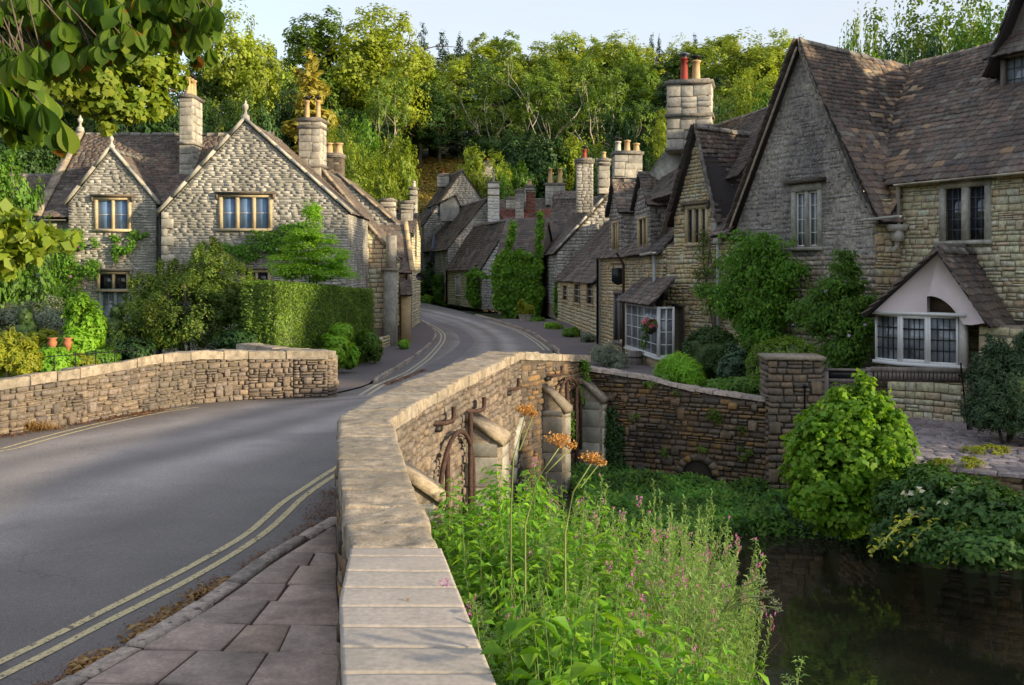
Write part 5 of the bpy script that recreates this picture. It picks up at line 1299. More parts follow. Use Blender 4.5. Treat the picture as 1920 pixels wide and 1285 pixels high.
# dormer with leaded casement and its own steep roof
DV = 1.75; du0 = along(F2, DV, 1874); du1 = du0 + 1.5; dz0 = zt(198, F2.pt(du0, DV, 0).y); dz1 = zt(104, F2.pt(du0, DV, 0).y)
dwin = (du0 + .14, dz0 + .06, du1 - .14, dz1 - .1)
db = Block(rh, F2, 'gable', du0, du1, DV, DV + 2.2, dz0 - .3, dz1, dz1 + 1.55, holes=[dwin], faces='', mortar=M_oak)
window(db.body, F2, dwin, 2, M_oak, M_glassc, v=DV, jw=.10, mw=.06, bars=(3, 4, .006), barmat=M_lead, lint=.06, sill=True, proud=.03)
db.roof(oh=.22, vo=.25, seed=135, dims=dict(w=(.2, .36), c0=.2, c1=.13), which='LR', limit=120, vback=DV + 2.0)
vg = [(du0 - .25, dz1 - .15), ((du0 + du1) / 2, dz1 + 1.5)]; slp = [F2.pt(du0 - .3, DV - .2, dz1 - .05), F2.pt(du1 + .3, DV - .2, dz1 - .05), F2.pt(du1, DV + .6, dz1 + 1.2), F2.pt(du0 + .3, DV + .6, dz1 + 1.3)]
pcd_ = Pieces('slate', 'roof_slate', M_slate, db.rf, 60); slates_poly(pcd_, slp, random.Random(4), w=(.2, .34), c0=.17, c1=.13); mb = MB(); mb.prism(slp, (0, 0, -.05)); mb.build('hip_boarding', M_under, db.rf); pcd_.build()
chimney(rf2, (P(1915, 0, 24.5).x + .35, 24.5), .9, .8, 8.2, 9.6, [], mat=M_chim)
# down pipe, hopper
hu_, hz_ = F2.hit(1697, 430); hu_ = .1
m = MB(); hx = F2.pt(.0, -.16, 0); zz = zt(432, 24.2)
m.box8([(hx.x - .20, hx.y - .12, zz - .02), (hx.x + .20, hx.y - .12, zz - .02), (hx.x + .2, hx.y + .1, zz - .02), (hx.x - .2, hx.y + .1, zz - .02), (hx.x - .24, hx.y - .16, zz + .13), (hx.x + .24, hx.y - .16, zz + .13), (hx.x + .24, hx.y + .1, zz + .13), (hx.x - .24, hx.y + .1, zz + .13)])
m.fbox(F2, -.12, .12, -.24, -.04, zz - .26, zz - .02); m.build('hopper', M_creamp, rh)
downpipe(rh, [F2.pt(.0, -.12, e2 - .2), F2.pt(.02, -.12, zz + .12)], .05, M_creamp)
downpipe(rh, [F2.pt(.0, -.14, zz - .25), F2.pt(.0, -.14, zz - .38), F2.pt(-.28, -.16, zz - .58), F2.pt(-.33, -.16, zz - .75), F2.pt(-.33, -.16, 1.8)], .055, M_creamp)

M_tan = plain('tan_plaster', (.28, .19, .13), .85)
# porch --------------------------------------------------------------------
FP = Fr((7.97, 22.4), (9.64, 20.73))
pz = lambda py: zt(py, 21.6)
po = thing('porch', 'lilac rendered gabled porch with arched soffit over a white leaded bay window', 'porch', FP.pt(.9, .5, gb))
Wp = FP.W; ap = along(FP, 0, 1760); zE = FP.hit(1636, 588)[1]; zA = FP.hit(1760, 474)[1]
a0, a1 = along(FP, 0, 1738), along(FP, 0, 1806)
arch = [(a0, pz(592)), (a0, pz(556))] + [(a0 + (a1 - a0) * f, pz(555) - (pz(555) - pz(606)) * f ** 2.4) for f in np.linspace(.08, 1, 12)]
poly = [(-.02, zE), (a0, pz(588))] + arch[1:] + [(Wp - .25, FP.hit(1825, 610)[1]), (Wp + .03, FP.hit(1843, 606)[1]), (ap, zA)]
mb = MB(); loops = [[Vector((p[0], p[1], 0)) for p in poly]]; tr_ = tessellate_polygon(loops)
n_ = len(poly); V = [FP.pt(p[0], 0, p[1]) for p in poly] + [FP.pt(p[0], .16, p[1]) for p in poly]
mb.add(V, [tuple(t_) for t_ in tr_] + [tuple(i + n_ for i in t_) for t_ in tr_] + [(i, (i + 1) % n_, (i + 1) % n_ + n_, i + n_) for i in range(n_)])
gw_ = mb.build('gable_front', M_pinkr, po)
# soffit box above the bay and barrel under the arch
mb = MB(); mb.fbox(FP, .6, a1 - .1, .5, .6, pz(592), pz(545)); mb.build('porch_ceiling', M_tan, po)
mb = MB(); mb.fbox(FP, .0, a1 + .06, -.03, .5, pz(592), pz(586)); mb.build('bay_head', M_whitep, po)
# bay window: three faces
bx = [along(FP, .25, 1640), along(FP, .0, 1686), along(FP, .0, 1740), along(FP, .12, 1797)]
bv = [.30, .02, .02, .12]; zb0, zb1 = pz(682), pz(592)
by = MB(); pts = [FP.pt(u, v, 0) for u, v in zip(bx, bv)]
bay = None
for i, (gl, nb) in enumerate(((M_glassc, (4, 4)), (M_glassc, (4, 4)), (M_glassc, (4, 4)))):
    f_ = Fr((pts[i].x, pts[i].y), (pts[i + 1].x, pts[i + 1].y)); w_ = f_.W; m = MB(); e = .045 if i != 1 else .075
    for r in ((0, e, zb0, zb1), (w_ - e, w_, zb0, zb1), (e, w_ - e, zb0, zb0 + e), (e, w_ - e, zb1 - e, zb1)): m.fbox(f_, r[0], r[1], -.02, .06, r[2], r[3])
    fo = m.build('window', M_whitep, po); m = MB(); m.fbox(f_, e, w_ - e, .03, .045, zb0 + e, zb1 - e); m.build('pane', gl, fo)
    m = MB()
    for k in range(1, nb[0]): c = e + (w_ - 2 * e) * k / nb[0]; m.fbox(f_, c - .006, c + .006, .005, .028, zb0 + e, zb1 - e)
    for k in range(1, nb[1]): c = zb0 + e + (zb1 - zb0 - 2 * e) * k / nb[1]; m.fbox(f_, e, w_ - e, .0, .026, c - .009, c + .009)
    m.build('glazing_bars', M_blackpaint, fo)
m = MB(); m.prism([FP.pt(bx[0] - .05, .6, zb0 - .07), FP.pt(bx[0] - .05, bv[0] - .06, zb0 - .07), FP.pt(bx[1], -.07, zb0 - .07), FP.pt(bx[2], -.07, zb0 - .07), FP.pt(bx[3] + .1, .05, zb0 - .07), FP.pt(bx[3] + .1, .6, zb0 - .07)], (0, 0, .07)); m.build('sill', M_whitep, po)
m = MB(); m.fbox(FP, bx[3] + .02, bx[3] + .14, .10, .3, zb0, zb1); m.build('bay_jamb', M_creamp, po)
# stone base under the bay
mb = MB(); mb.fbox(FP, .28, bx[3] + .05, .14, 1.3, gb, zb0 - .07); bs = mb.build('bay_plinth', M_mortar, po)
pc = Pieces('block', 'stone_block', M_cream, bs, 100); stone_fill(pc, [(.28, gb), (bx[3] + .05, gb), (bx[3] + .05, zb0 - .1), (.28, zb0 - .1)], lambda u, z: FP.pt(u, .14, z), FP.face('F', 0, 0), random.Random(5), h=(.12, .26), w=(.2, .42), proud=(0, .02)); 
stone_fill(pc, [(.14, gb), (1.3, gb), (1.3, zb0 - .1), (.14, zb0 - .1)], lambda u, z: FP.pt(bx[3] + .05, u, z), FP.face('R', 0, 0), random.Random(5), h=(.12, .26), w=(.2, .42), proud=(0, .02)); pc.build()
# inner door recess
mb = MB(); mb.fbox(FP, a1 + .12, a1 + .8, 1.2, 1.3, gb, pz(600)); mb.build('inner_door', M_oakd, po)
# porch roof: ridge back to the house, right slope and left slope
rb1 = FP.pt(ap + .05, 2.0, zA + .06); rf0 = FP.pt(ap, -.12, zA + .06)
er0 = FP.pt(Wp + .12, -.12, pz(606)); er1 = FP.pt(Wp + 1.0, 1.0, pz(606)) ; 
kR = (zA - pz(606)) / (Wp + .12 - ap)
PR = [FP.pt(Wp + .15, -.12, FP.hit(1850, 610)[1]), FP.pt(Wp + .15, 2.6, FP.hit(1850, 610)[1]), FP.pt(ap, 2.6, zA + .05), FP.pt(ap, -.12, zA + .05)]
PL = [FP.pt(-.12, -.12, zE - .05), FP.pt(-.12, 2.6, zE - .05), FP.pt(ap, 2.6, zA + .05), FP.pt(ap, -.12, zA + .05)]
mb = MB(); mb.prism(PR, (0, 0, -.05)); mb.prism(PL, (0, 0, -.05)); pf = mb.build('roof', M_under, po)
pc = Pieces('slate', 'roof_slate', M_slate, pf, 260); slates_poly(pc, PR, random.Random(6), w=(.18, .34), c0=.19, c1=.14, th=.035); slates_poly(pc, PL, random.Random(7), w=(.2, .3), c0=.17, c1=.14); pc.build()
ridge_stones(pf, rf0 + Vector((0, 0, .02)), rb1 + Vector((0, 0, .02)), seed=9)
verge(pf, FP, [(-.15, zE - .02), (ap, zA + .06)], -.10, M_slate_g, .05, 5, .0)
m = MB(); m.tube([F2.pt(1.55, -.03, pz(470)), F2.pt(2.7, -.05, pz(600))], .05, 5); m.build('lead_flashing', M_lead, pf)
# ashlar side wall right of the porch
wr = Fr((FP.pt(Wp - .2, .3, 0).x, FP.pt(Wp - .2, .3, 0).y), (FP.pt(Wp + 2.2, .0, 0).x, FP.pt(Wp + 2.2, .0, 0).y)); mb = MB(); mb.fbox(wr, 0, wr.W, 0, .4, gb, pz(606)); sw = mb.build('side_wall', M_mortar, po)
pc = Pieces('block', 'stone_block', M_cream, sw, 60); stone_fill(pc, [(0, gb), (wr.W, gb), (wr.W, pz(608)), (0, pz(608))], lambda u, z: wr.pt(u, 0, z), wr.face('F', 0, 0), random.Random(8), h=(.3, .45), w=(.5, .8), proud=(0, .002), joint=.006); pc.build()

# low ledge with dentils and gate rail in front of the porch
FG = Fr((P(1540, 0, 20.75).x, 20.75), (P(1812, 0, 20.2).x, 20.2))
gt = thing('timber_gate_rail', 'weathered timber rail from the gate pier, ending in a toothed beam beneath the bay window', 'gate', FG.pt(1.2, 0, -.5))
gq = lambda py: zt(py, 20.5); us = along(FG, 0, 1634)
m = MB(); m.fbox(FG, .0, us, -.04, .06, gq(697), gq(693)); m.fbox(FG, .0, us, -.01, .05, gq(719), gq(712)); m.build('rail', M_oak, gt)
m = MB(); m.fbox(FG, .0, us, .0, .04, gq(712), gq(697)); m.build('dark_panel', M_blackpaint, gt)
m = MB(); m.fbox(FG, us, FG.W, -.05, .10, gq(697), gq(689)); m.fbox(FG, us, FG.W, .03, .10, gq(716), gq(697)); m.build('toothed_beam', M_oak, gt)
n_ = 24
for i in range(n_):
    u = us + .05 + (FG.W - us - .1) * i / n_; m = MB(); m.fbox(FG, u, u + .055, -.04, .03, gq(711), gq(697)); m.build('tooth', M_oak, gt)
m = MB(); m.fbox(FG, .02, .14, -.03, .07, gb, gq(693)); m.fbox(FG, us - .1, us + .02, -.03, .07, gb, gq(690)); m.build('post', M_oak, gt)
m = MB(); m.tube([FG.pt(FG.W - .12, -.06, gq(678)), FG.pt(FG.W + .02, -.05, gb + .05)], .018, 5); m.tube([FG.pt(FG.W - .18, -.1, gq(700)), FG.pt(FG.W + .05, -.1, gq(708))], .02, 5); m.build('iron_stay', M_iron, gt)
m = MB(); m.fbox(FG, FG.W + .02, FG.W + .10, -.05, .02, gb, gq(690)); m.build('post', M_oak, gt)

# three-light gable house (middle of the row) --------------------------------
mh = thing('gabled_cottage', 'cottage with narrow stone gable over a three-light leaded window and dark doorway below', 'house', (5.4, 30.5, gb))
u0_, u1_, ut_ = along(FR, 0, 1247), along(FR, 0, 1357), along(FR, 0, 1309)
g0_, g1_ = along(FR, 0, 1262), along(FR, 0, 1345)
w3r = prect(FR, 1288, 392, 1322, 455); door = prect(FR, 1263, 577, 1281, 662)
door = (door[0], gb, door[2], door[3])
za = zt(240, 30.4); 
fp2 = [(u0_, gb), (uA + .02, gb), (uA + .02, 3.75), (g1_, 3.9), (g1_, 4.35), (ut_, za), (g0_, 4.35), (g0_, 3.45), (u0_, 3.45)]
mbk = Block(mh, FR, 'gable', g0_, g1_, .02, 3.4, gb, 4.35, za, holes=[w3r, door], ax=ut_, stone=M_buff, dims=dict(h=(.09, .17), w=(.14, .34), proud=(-.01, .015)), faces='F', seed=141, fpoly=fp2)
window(mbk.body, FR, w3r, 3, M_dress, M_glass, v=.02, jw=.12, mw=.10, bars=(2, 4, .007), lint=.12, rec=.12, hood=True, hoodmat=M_sooty)
window(mbk.body, FR, door, 1, M_sooty, M_oakd, v=.02, jw=.07, sill=False, name='doorway', lint=.12, rec=.28)
quoins(mbk.body, FR, g1_, .02, 3.4, 4.35, -1, M_dressg, 5, (.15, .25))
rfm = MB(); k3 = (za - 4.35) / (ut_ - g0_)
RR = [FR.pt(g1_ + .75, -.15, 3.45), FR.pt(g1_ + .75, 2.9, 3.45), FR.pt(ut_, 2.9, za - .3), FR.pt(ut_, -.12, za)]
# right slope down to the gutter
kr3 = (za - 4.35) / (g1_ - ut_); ue3_ = ut_ + (za - 3.55) / kr3
RR = [FR.pt(ue3_, .35, 3.55), FR.pt(ue3_ + .0, 2.9, 3.55), FR.pt(ut_, 2.9, za - .18), FR.pt(ut_, -.14, za), FR.pt(g1_ + .05, -.14, 4.2)]
LL = [FR.pt(g0_ - .12, -.14, 4.05), FR.pt(g0_ - .12, 2.9, 4.05), FR.pt(ut_, 2.9, za - .18), FR.pt(ut_, -.14, za)]
rfm.prism(RR, (0, 0, -.06)); rfm.prism(LL, (0, 0, -.06)); rfo = rfm.build('roof', M_under, mh)
pc = Pieces('slate', 'roof_slate', M_slate, rfo, 260); slates_poly(pc, RR, random.Random(142), w=(.17, .34), c0=.19, c1=.13, sag=.05, th=.032)
sk = [FR.pt(g1_ - .02, -.25, 3.62), FR.pt(uA + .05, -.25, 3.72), FR.pt(uA + .05, .35, 4.35), FR.pt(g1_ + .25, .35, 4.3)]; slates_poly(pc, sk, random.Random(143), w=(.17, .3), c0=.16, c1=.14); slates_poly(pc, LL, random.Random(144)); pc.build()
ridge_stones(rfo, FR.pt(ut_, -.12, za + .03), FR.pt(ut_, 2.9, za - .15), seed=10); verge(rfo, FR, [(g0_ - .25, 3.8), (ut_, za + .04)], -.14, M_slate_g, .13, 6, .02); verge(rfo, FR, [(ut_, za + .04), (g1_ + .03, 4.2)], -.12, M_ridge, .05, 7)
m = MB(); m.prism(sk, (0, 0, -.05)); m.build('eaves_boarding', M_under, rfo)
lm = thing('wall_lantern', 'small black curved wall lantern above the dark cottage doorway', 'lamp', FR.pt(along(FR, 0, 1247), -.2, 1.6)); p = FR.pt(along(FR, -.2, 1246), -.22, zt(556, 31.5))
m = MB(); m.tube([p + Vector((.25, .1, .0)), p + Vector((.2, .05, .28)), p + Vector((.05, 0, .30)), p + Vector((0, 0, .18))], .018, 6); m.build('bracket', M_iron, lm); m = MB(); m.lathe(p, [(.13, -.12), (.13, -.08), (.05, .15), (.02, .2)], 10); m.build('shade', M_iron, lm)

# dormered row ----------------------------------------------------------------
FD = Fr((3.66, 42.0), (4.72, 31.75))
dr = thing('dormered_cottage_row', 'long row cottage with two slim stone dormers, pale bay window and hanging sign', 'house', (4.2, 37, gb))
dW = FD.W; ez = lambda py, px: FD.hit(px, py)[1]
evd = (ez(474, 1160) + ez(464, 1215)) / 2
sw1 = prect(FD, 1152, 552, 1168, 640)
bk = Block(dr, FD, 'eaves', 0, dW, 0, 6.0, gb, evd, evd + 3.0, rv=3.0, stone=M_buff, dims=dict(h=(.10, .17), w=(.16, .36), proud=(-.01, .015)), faces='F', seed=151, holes=[sw1])
bk.roof(oh=.2, vo=.0, seed=152, dims=dict(w=(.18, .34), c0=.20, c1=.13), which='F', sag=.05)
window(bk.body, FD, sw1, 2, M_oak, M_glassc, jw=.1, rec=.1)
for (px0, px1, pa, pya, pyb, wr_, sd) in ((1143, 1166, 1155, 338, 468, (1149, 420, 1158, 466), 161), (1190, 1221, 1206, 325, 472, (1198, 412, 1212, 470), 162)):
    a_, b__ = along(FD, 0, px0), along(FD, 0, px1); c_ = (a_ + b__) / 2; zae = ez(pya + 58, pa); zaa = ez(pya, pa)
    ww_ = prect(FD, *wr_, -.03)
    dB = Block(dr, FD, 'gable', a_, b__, -.03, 3.0, evd - .3, zae, zaa, holes=[ww_], stone=M_lichen if True else None, dims=dict(h=(.12, .2), w=(.2, .4), proud=(-.01, .006)), faces='FR', seed=sd, limit=60)
    dB.roof(oh=.12, vo=.12, seed=sd + 3, dims=dict(w=(.18, .34), c0=.19, c1=.13), which='LR', limit=180, sag=.03)
    window(dB.body, FD, ww_, 2, M_ochre, M_glass, v=-.03, jw=.14, mw=.08, rec=.1, lint=.1, sill=False)
gutter(dr, FD.pt(along(FD, 0, 1218), -.28, evd - .18), FD.pt(dW, -.28, evd - .14), M_creamp, .07)
downpipe(dr, [FD.pt(dW - .55, -.15, evd - .2), FD.pt(dW - .55, -.13, evd - .6), FD.pt(dW - .5, -.12, gb)], .06, M_greyp)
downpipe(dr, [FD.pt(.12, -.12, evd - .2), FD.pt(.12, -.12, gb)], .07, M_iron); downpipe(dr, [FD.pt(.5, -.12, evd - .2), FD.pt(.5, -.12, gb)], .04, M_greyp)
uq = along(FD, -.1, 1170); downpipe(dr, [FD.pt(uq - .3, -.3, evd - .1), FD.pt(uq, -.12, evd - .5), FD.pt(uq, -.12, gb)], .05, M_rust)
# bay shop window with lean-to roof
ub0, ub1 = along(FD, -.5, 1174), along(FD, -.5, 1234); ub0 = min(ub0, ub1 - 2.6)
FB_ = FD; zbT, zbB = ez(567, 1200), ez(650, 1200)
m = MB(); m.fbox(FD, ub0 + .1, ub1 - .1, -.45, .0, gb, zbB - .05); base_ = m.build('bay_base', M_dress, dr)
pc = Pieces('block', 'stone_block', M_dress, base_, 40); stone_fill(pc, [(ub0 + .1, gb), (ub1 - .1, gb), (ub1 - .1, zbB - .08), (ub0 + .1, zbB - .08)], lambda u, z: FD.pt(u, -.46, z), FD.face('F', 0, 0), random.Random(5), h=(.25, .4), w=(.4, .7), proud=(0, .01)); 
stone_fill(pc, [(-.45, gb), (0, gb), (0, zbB - .08), (-.45, zbB - .08)], lambda u, z: FD.pt(ub1 - .1, u, z), FD.face('R', 0, 0), random.Random(6), h=(.25, .4), w=(.2, .45), proud=(0, .01)); pc.build()
for (fa, fb_, nb) in (((ub0, -.5), (ub1, -.5), 5), ((ub1, -.5), (ub1, 0.0), 2)):
    A_, B_ = FD.pt(fa[0], fa[1], 0), FD.pt(fb_[0], fb_[1], 0); f_ = Fr((A_.x, A_.y), (B_.x, B_.y)); w_ = f_.W; m = MB(); e = .07
    for r in ((0, e, zbB, zbT), (w_ - e, w_, zbB, zbT), (e, w_ - e, zbB, zbB + e), (e, w_ - e, zbT - e, zbT)): m.fbox(f_, r[0], r[1], -.03, .05, r[2], r[3])
    fo = m.build('window', M_whitep, dr); m = MB(); m.fbox(f_, e, w_ - e, .02, .035, zbB + e, zbT - e); m.build('pane', M_glassc, fo); m = MB()
    for k in range(1, nb): c = w_ * k / nb; m.fbox(f_, c - .025, c + .025, -.01, .018, zbB + e, zbT - e)
    for k in range(1, 4): c = zbB + (zbT - zbB) * k / 4; m.fbox(f_, e, w_ - e, -.006, .016, c - .015, c + .015)
    m.build('glazing_bars', M_whitep, fo)
m = MB(); m.fbox(FD, ub0 - .05, ub1 + .06, -.58, .0, zbB - .06, zbB); m.build('sill', M_whitep, dr)
zl0, zl1 = ez(565, 1200) + .02, ez(522, 1200)
BL = [FD.pt(ub0 - .3, -.75, zl0), FD.pt(ub1 + .15, -.75, zl0), FD.pt(ub1 + .1, -.02, zl1), FD.pt(ub0 + .3, -.02, zl1)]
BR = [FD.pt(ub1 + .15, -.75, zl0), FD.pt(ub1 + .35, .0, zl0), FD.pt(ub1 + .1, -.02, zl1)]
m = MB(); m.prism(BL, (0, 0, -.05)); lo = m.build('bay_roof', M_under, dr); pc = Pieces('slate', 'roof_slate', M_slate, lo, 100); slates_poly(pc, BL, random.Random(9), w=(.18, .32), c0=.17, c1=.14, th=.035); pc.build()
# hanging sign
s_ = thing('hanging_sign', 'blank dark blue shield-shaped board hanging from an iron bracket on the cottage row', 'sign', P(1159, 520, 37.5)); p = P(1147, 517, 37.5); q = P(1172, 517, 37.5)
br = P(1172, 496, 37.5); w_ = .54
m = MB(); c_ = P(1159, 518, 37.5); sc = 37.5 / FPX
pts = [(-12, -15), (12, -15), (12, 10), (6, 15), (0, 17), (-6, 15), (-12, 10)]
m.prism([c_ + Vector((a * sc, -.02, -b * sc)) for a, b in pts], (0, .05, 0)); m.build('sign_board', M_blackpaint, s_)
m = MB(); m.tube([c_ + Vector((-15 * sc, 0, 23 * sc)), c_ + Vector((26 * sc, 0, 23 * sc))], .016, 5); m.tube([c_ + Vector((-9 * sc, 0, 23 * sc)), c_ + Vector((-9 * sc, 0, 14 * sc))], .012, 4); m.tube([c_ + Vector((9 * sc, 0, 23 * sc)), c_ + Vector((9 * sc, 0, 14 * sc))], .012, 4); m.tube([c_ + Vector((24 * sc, 0, 30 * sc)), c_ + Vector((24 * sc, 0, 12 * sc))], .016, 5); m.build('bracket', M_iron, s_)
# back roof rising behind the three-light gable, and parapet with the great chimney
gr = thing('rear_house_range', 'long grey slate roof rising behind the row to the steep gable', 'house', (7, 33, 0))
Fb = Fr((P(1290, 0, 34.5).x, 34.5), (P(1470, 0, 30.5).x, 30.5)); BB = [Fb.pt(0, -1.8, zt(380, 34)), Fb.pt(Fb.W, -1.8, zt(330, 30)), Fb.pt(Fb.W, .4, zt(192, 30.8)), Fb.pt(0, .4, zt(252, 35))]
m = MB(); m.prism(BB, (0, 0, -.1)); o = m.build('roof', M_under, gr); pc = Pieces('slate', 'roof_slate', M_slate_g, o, 200)
slates(pc, *BB, random.Random(3), w=(.2, .34), c0=.16, c1=.12, sag=.02); pc.build(); ridge_stones(o, BB[3] + Vector((0, 0, .03)), BB[2] + Vector((0, 0, .03)), seed=3)
m = MB(); m.fbox(Fb, .1, Fb.W, .3, 3.4, gb, zt(330, 31)); m.build('wall', M_cream, gr)
cs = thing('great_chimney', 'tall ashlar chimney with one red and one buff pot, high above the cottage row', 'chimney', (P(1295, 0, 33).x, 33, 4))
chimney(cs, (P(1296, 0, 33).x, 33.2), 1.42, 1.1, zt(285, 33), zt(160, 33), [(M_redpot, .82, 2), (M_buffpot, .72, 1)], bands=(.53, .03), ang=-.25, potr=.15, ppos=[(.38, -.1), (.64, -.1)])
wb = P(1220, 318, 35.5); m = MB(); m.prism([P(1212, 330, 34.5), P(1250, 278, 33.4), P(1272, 270, 33.2), P(1330, 300, 33.2), P(1262, 400, 34), P(1225, 400, 34.5)], (.05, .45, 0)); m.build('gable_wall', M_dressg, cs)
BS = [P(1226, 372, 33.6), P(1320, 330, 32.2), P(1312, 240, 32.9), P(1262, 300, 33.6)]
BS = [FR.pt(u0_ - .6, .6, 4.2), FR.pt(ut_ + .2, .6, 4.2), FR.pt(ut_ + .1, 2.8, 6.35), FR.pt(u0_ - .1, 2.9, 6.2)]
m = MB(); m.prism(BS, (0, 0, -.08)); o = m.build('link_roof', M_under, mh); pc = Pieces('slate', 'roof_slate', M_slate, o, 120); slates_poly(pc, BS, random.Random(5), w=(.18, .32), c0=.18, c1=.13); pc.build()
c3 = thing('chimney_stack', 'broad three-potted ashlar chimney rising over the dormered row', 'chimney', (P(1176, 0, 44).x, 44, 3)); chimney(c3, (P(1176, 0, 44).x, 44), 1.2, .9, zt(350, 44), zt(291, 44), [(M_dressg, .5, 1), (M_buffpot, .55, 0), (M_buffpot, .42, 0)], bands=(.22,), potr=.14)
c4 = thing('chimney_stack', 'slim pale chimney just left of the broad three-potted stack', 'chimney', (P(1132, 0, 47).x, 47, 3)); chimney(c4, (P(1132, 0, 47).x, 47), .5, .6, zt(365, 47), zt(303, 47), [(M_buffpot, .35, 0)], bands=(.9,)); 
c5 = thing('chimney_stack', 'tall rubble chimney with single red pot left of the dormered row', 'chimney', (P(1096, 0, 50).x, 50, 3)); chimney(c5, (P(1096, 0, 50).x, 50), .8, .7, zt(400, 50), zt(303, 50), [(M_redpot, .5, 1)], rubble=True, bands=(.97,), mat=M_grey)
# ------------------------------------------------------------------ houses further up the street
def simple_house(label, fr, kind, u0, u1, v1, zb, ze, zr, stone, seed, mat=M_slate_g, rv=None, faces='F', zmin=None, which=None, limit=200, name='stone_cottage', dims=None, cop=False, rl=200, holes=(), oh=.15, vo=.1, wins=()):
    o = thing(name, label, 'house', fr.pt((u0 + u1) / 2, 1, zb))
    b = Block(o, fr, kind, u0, u1, 0, v1, zb, ze, zr, holes=[w[0] for w in wins], rv=rv, stone=stone, dims=dims or dict(h=(.16, .28), w=(.28, .6), proud=(-.005, .015)), faces=faces, seed=seed, zmin=zmin, limit=limit)
    b.roof(oh=oh, vo=vo, seed=seed + 1, dims=dict(w=(.3, .5), c0=.27, c1=.18), which=which or ('LR' if kind == 'gable' else 'F'), mat=mat, limit=rl, sag=.04)
    for w in wins: window(b.body, fr, w[0], w[1], w[2], M_glass, jw=.12, rec=.12, bars=(2, 3, .015), barmat=M_whitep, lint=.18)
    return o, b
def side_frame(corner, d, L):          # frame whose U runs along the facade towards the viewer (left-facing houses)
    c = Vector(corner); d = Vector(d).normalized(); a = c + d * L; return Fr((a.x, a.y), (c.x, c.y))
dl = (-.25, .97)
# nearest low cottage beyond the row (right): roof slope to the street
FB1 = side_frame((3.8, 45.2), (-.062, 1), 17)
wB = [(prect(FB1, x0, y0, x1, y1), 1, M_dress) for x0, y0, x1, y1 in ((1055, 537, 1064, 563), (1076, 531, 1088, 568), (1100, 529, 1112, 570))]
oB, bB = simple_house('low cottage with broad slate roof and pink window flowers beyond the dormered row', FB1, 'eaves', 0, FB1.W, 6.0, -.6, 2.25, 5.6, M_cream, 301, mat=M_slate, rv=3.0, faces='FR', wins=wB, rl=300)
FA1 = side_frame((2.78, 62.6), (-.06, 1), 14)
oA, bA = simple_house('taller stone house whose bare coped gable rises over the low slate cottage', FA1, 'eaves', 0, FA1.W, 6.8, -.4, 3.9, 7.6, M_grey, 303, mat=M_slate, rv=3.4, faces='FR', zmin=.5)
g_ = FA1.sub(FA1.W, 0); 
fa = Fr((FA1.pt(FA1.W, 0, 0).x, FA1.pt(FA1.W, 0, 0).y), (FA1.pt(FA1.W, 6.8, 0).x, FA1.pt(FA1.W, 6.8, 0).y))
verge_coping(bA.rf, fa, -.15, 3.8, 3.4, 7.65, None, 0, -.1, M_dressg, w=.4, th=.12)
FA2 = Fr((P(1018, 0, 77).x, 77), (P(1100, 0, 76).x, 76))
simple_house('house with wide slate roof right behind the creeper-covered gable strands', FA2, 'eaves', 0, FA2.W, 7.5, -.4, zt(474, 77), zt(372, 80.5), M_cream, 305, rv=3.7)
# creeper covered cottage
FI = Fr((P(934, 0, 69).x, 69), (P(1012, 0, 68.4).x, 68.4))
oI, bI = simple_house('cottage front smothered in bright green creeper', FI, 'eaves', 0, FI.W, 6, -.3, zt(478, 69), zt(415, 72), M_cream, 307, rv=3.0, rl=250)
wI = thing('stone_cottage', 'small stone end wall between the creeper cottage and the low slate cottage', 'house', (1.9, 66, -.3)) if False else None
# white gabled cottage
FD1 = side_frame((-2.25, 75.2), dl, 13.5)
wD = [(prect(FD1, 855, 519, 862, 553), 2, M_whitep), (prect(FD1, 876, 517, 882, 559), 1, M_oakd)]
oD, bD = simple_house('limewashed cottage with slate roof, dark doorway and white gable end at the bend', FD1, 'eaves', 0, FD1.W, 4.7, -.2, 2.95, 6.55, M_cream, 309, mat=M_slate, rv=2.35, faces='F', wins=wD, rl=260)
pcw = Pieces('stone', 'stone', M_white, bD.body, 200)
side = [(0, -.2), (4.7, -.2), (4.7, 2.95), (2.35, 6.55), (0, 2.95)]
stone_fill(pcw, side, lambda v, z: FD1.pt(FD1.W - .02, v, z), FD1.face('R', 0, 0), random.Random(3), h=(.16, .28), w=(.3, .6), proud=(-.005, .01)); pcw.build()
fDg = Fr((FD1.pt(FD1.W, 0, 0).x, FD1.pt(FD1.W, 0, 0).y), (FD1.pt(FD1.W, 4.7, 0).x, FD1.pt(FD1.W, 4.7, 0).y))
wr_ = prect(fDg, 922, 524, 934, 552); window(bD.body, fDg, wr_, 1, M_whitep, M_glassc, v=-.04, jw=.06, rec=.06)
downpipe(bD.body, [FD1.pt(.1, -.1, 2.8), FD1.pt(.1, -.1, -.2)], .08, M_iron)
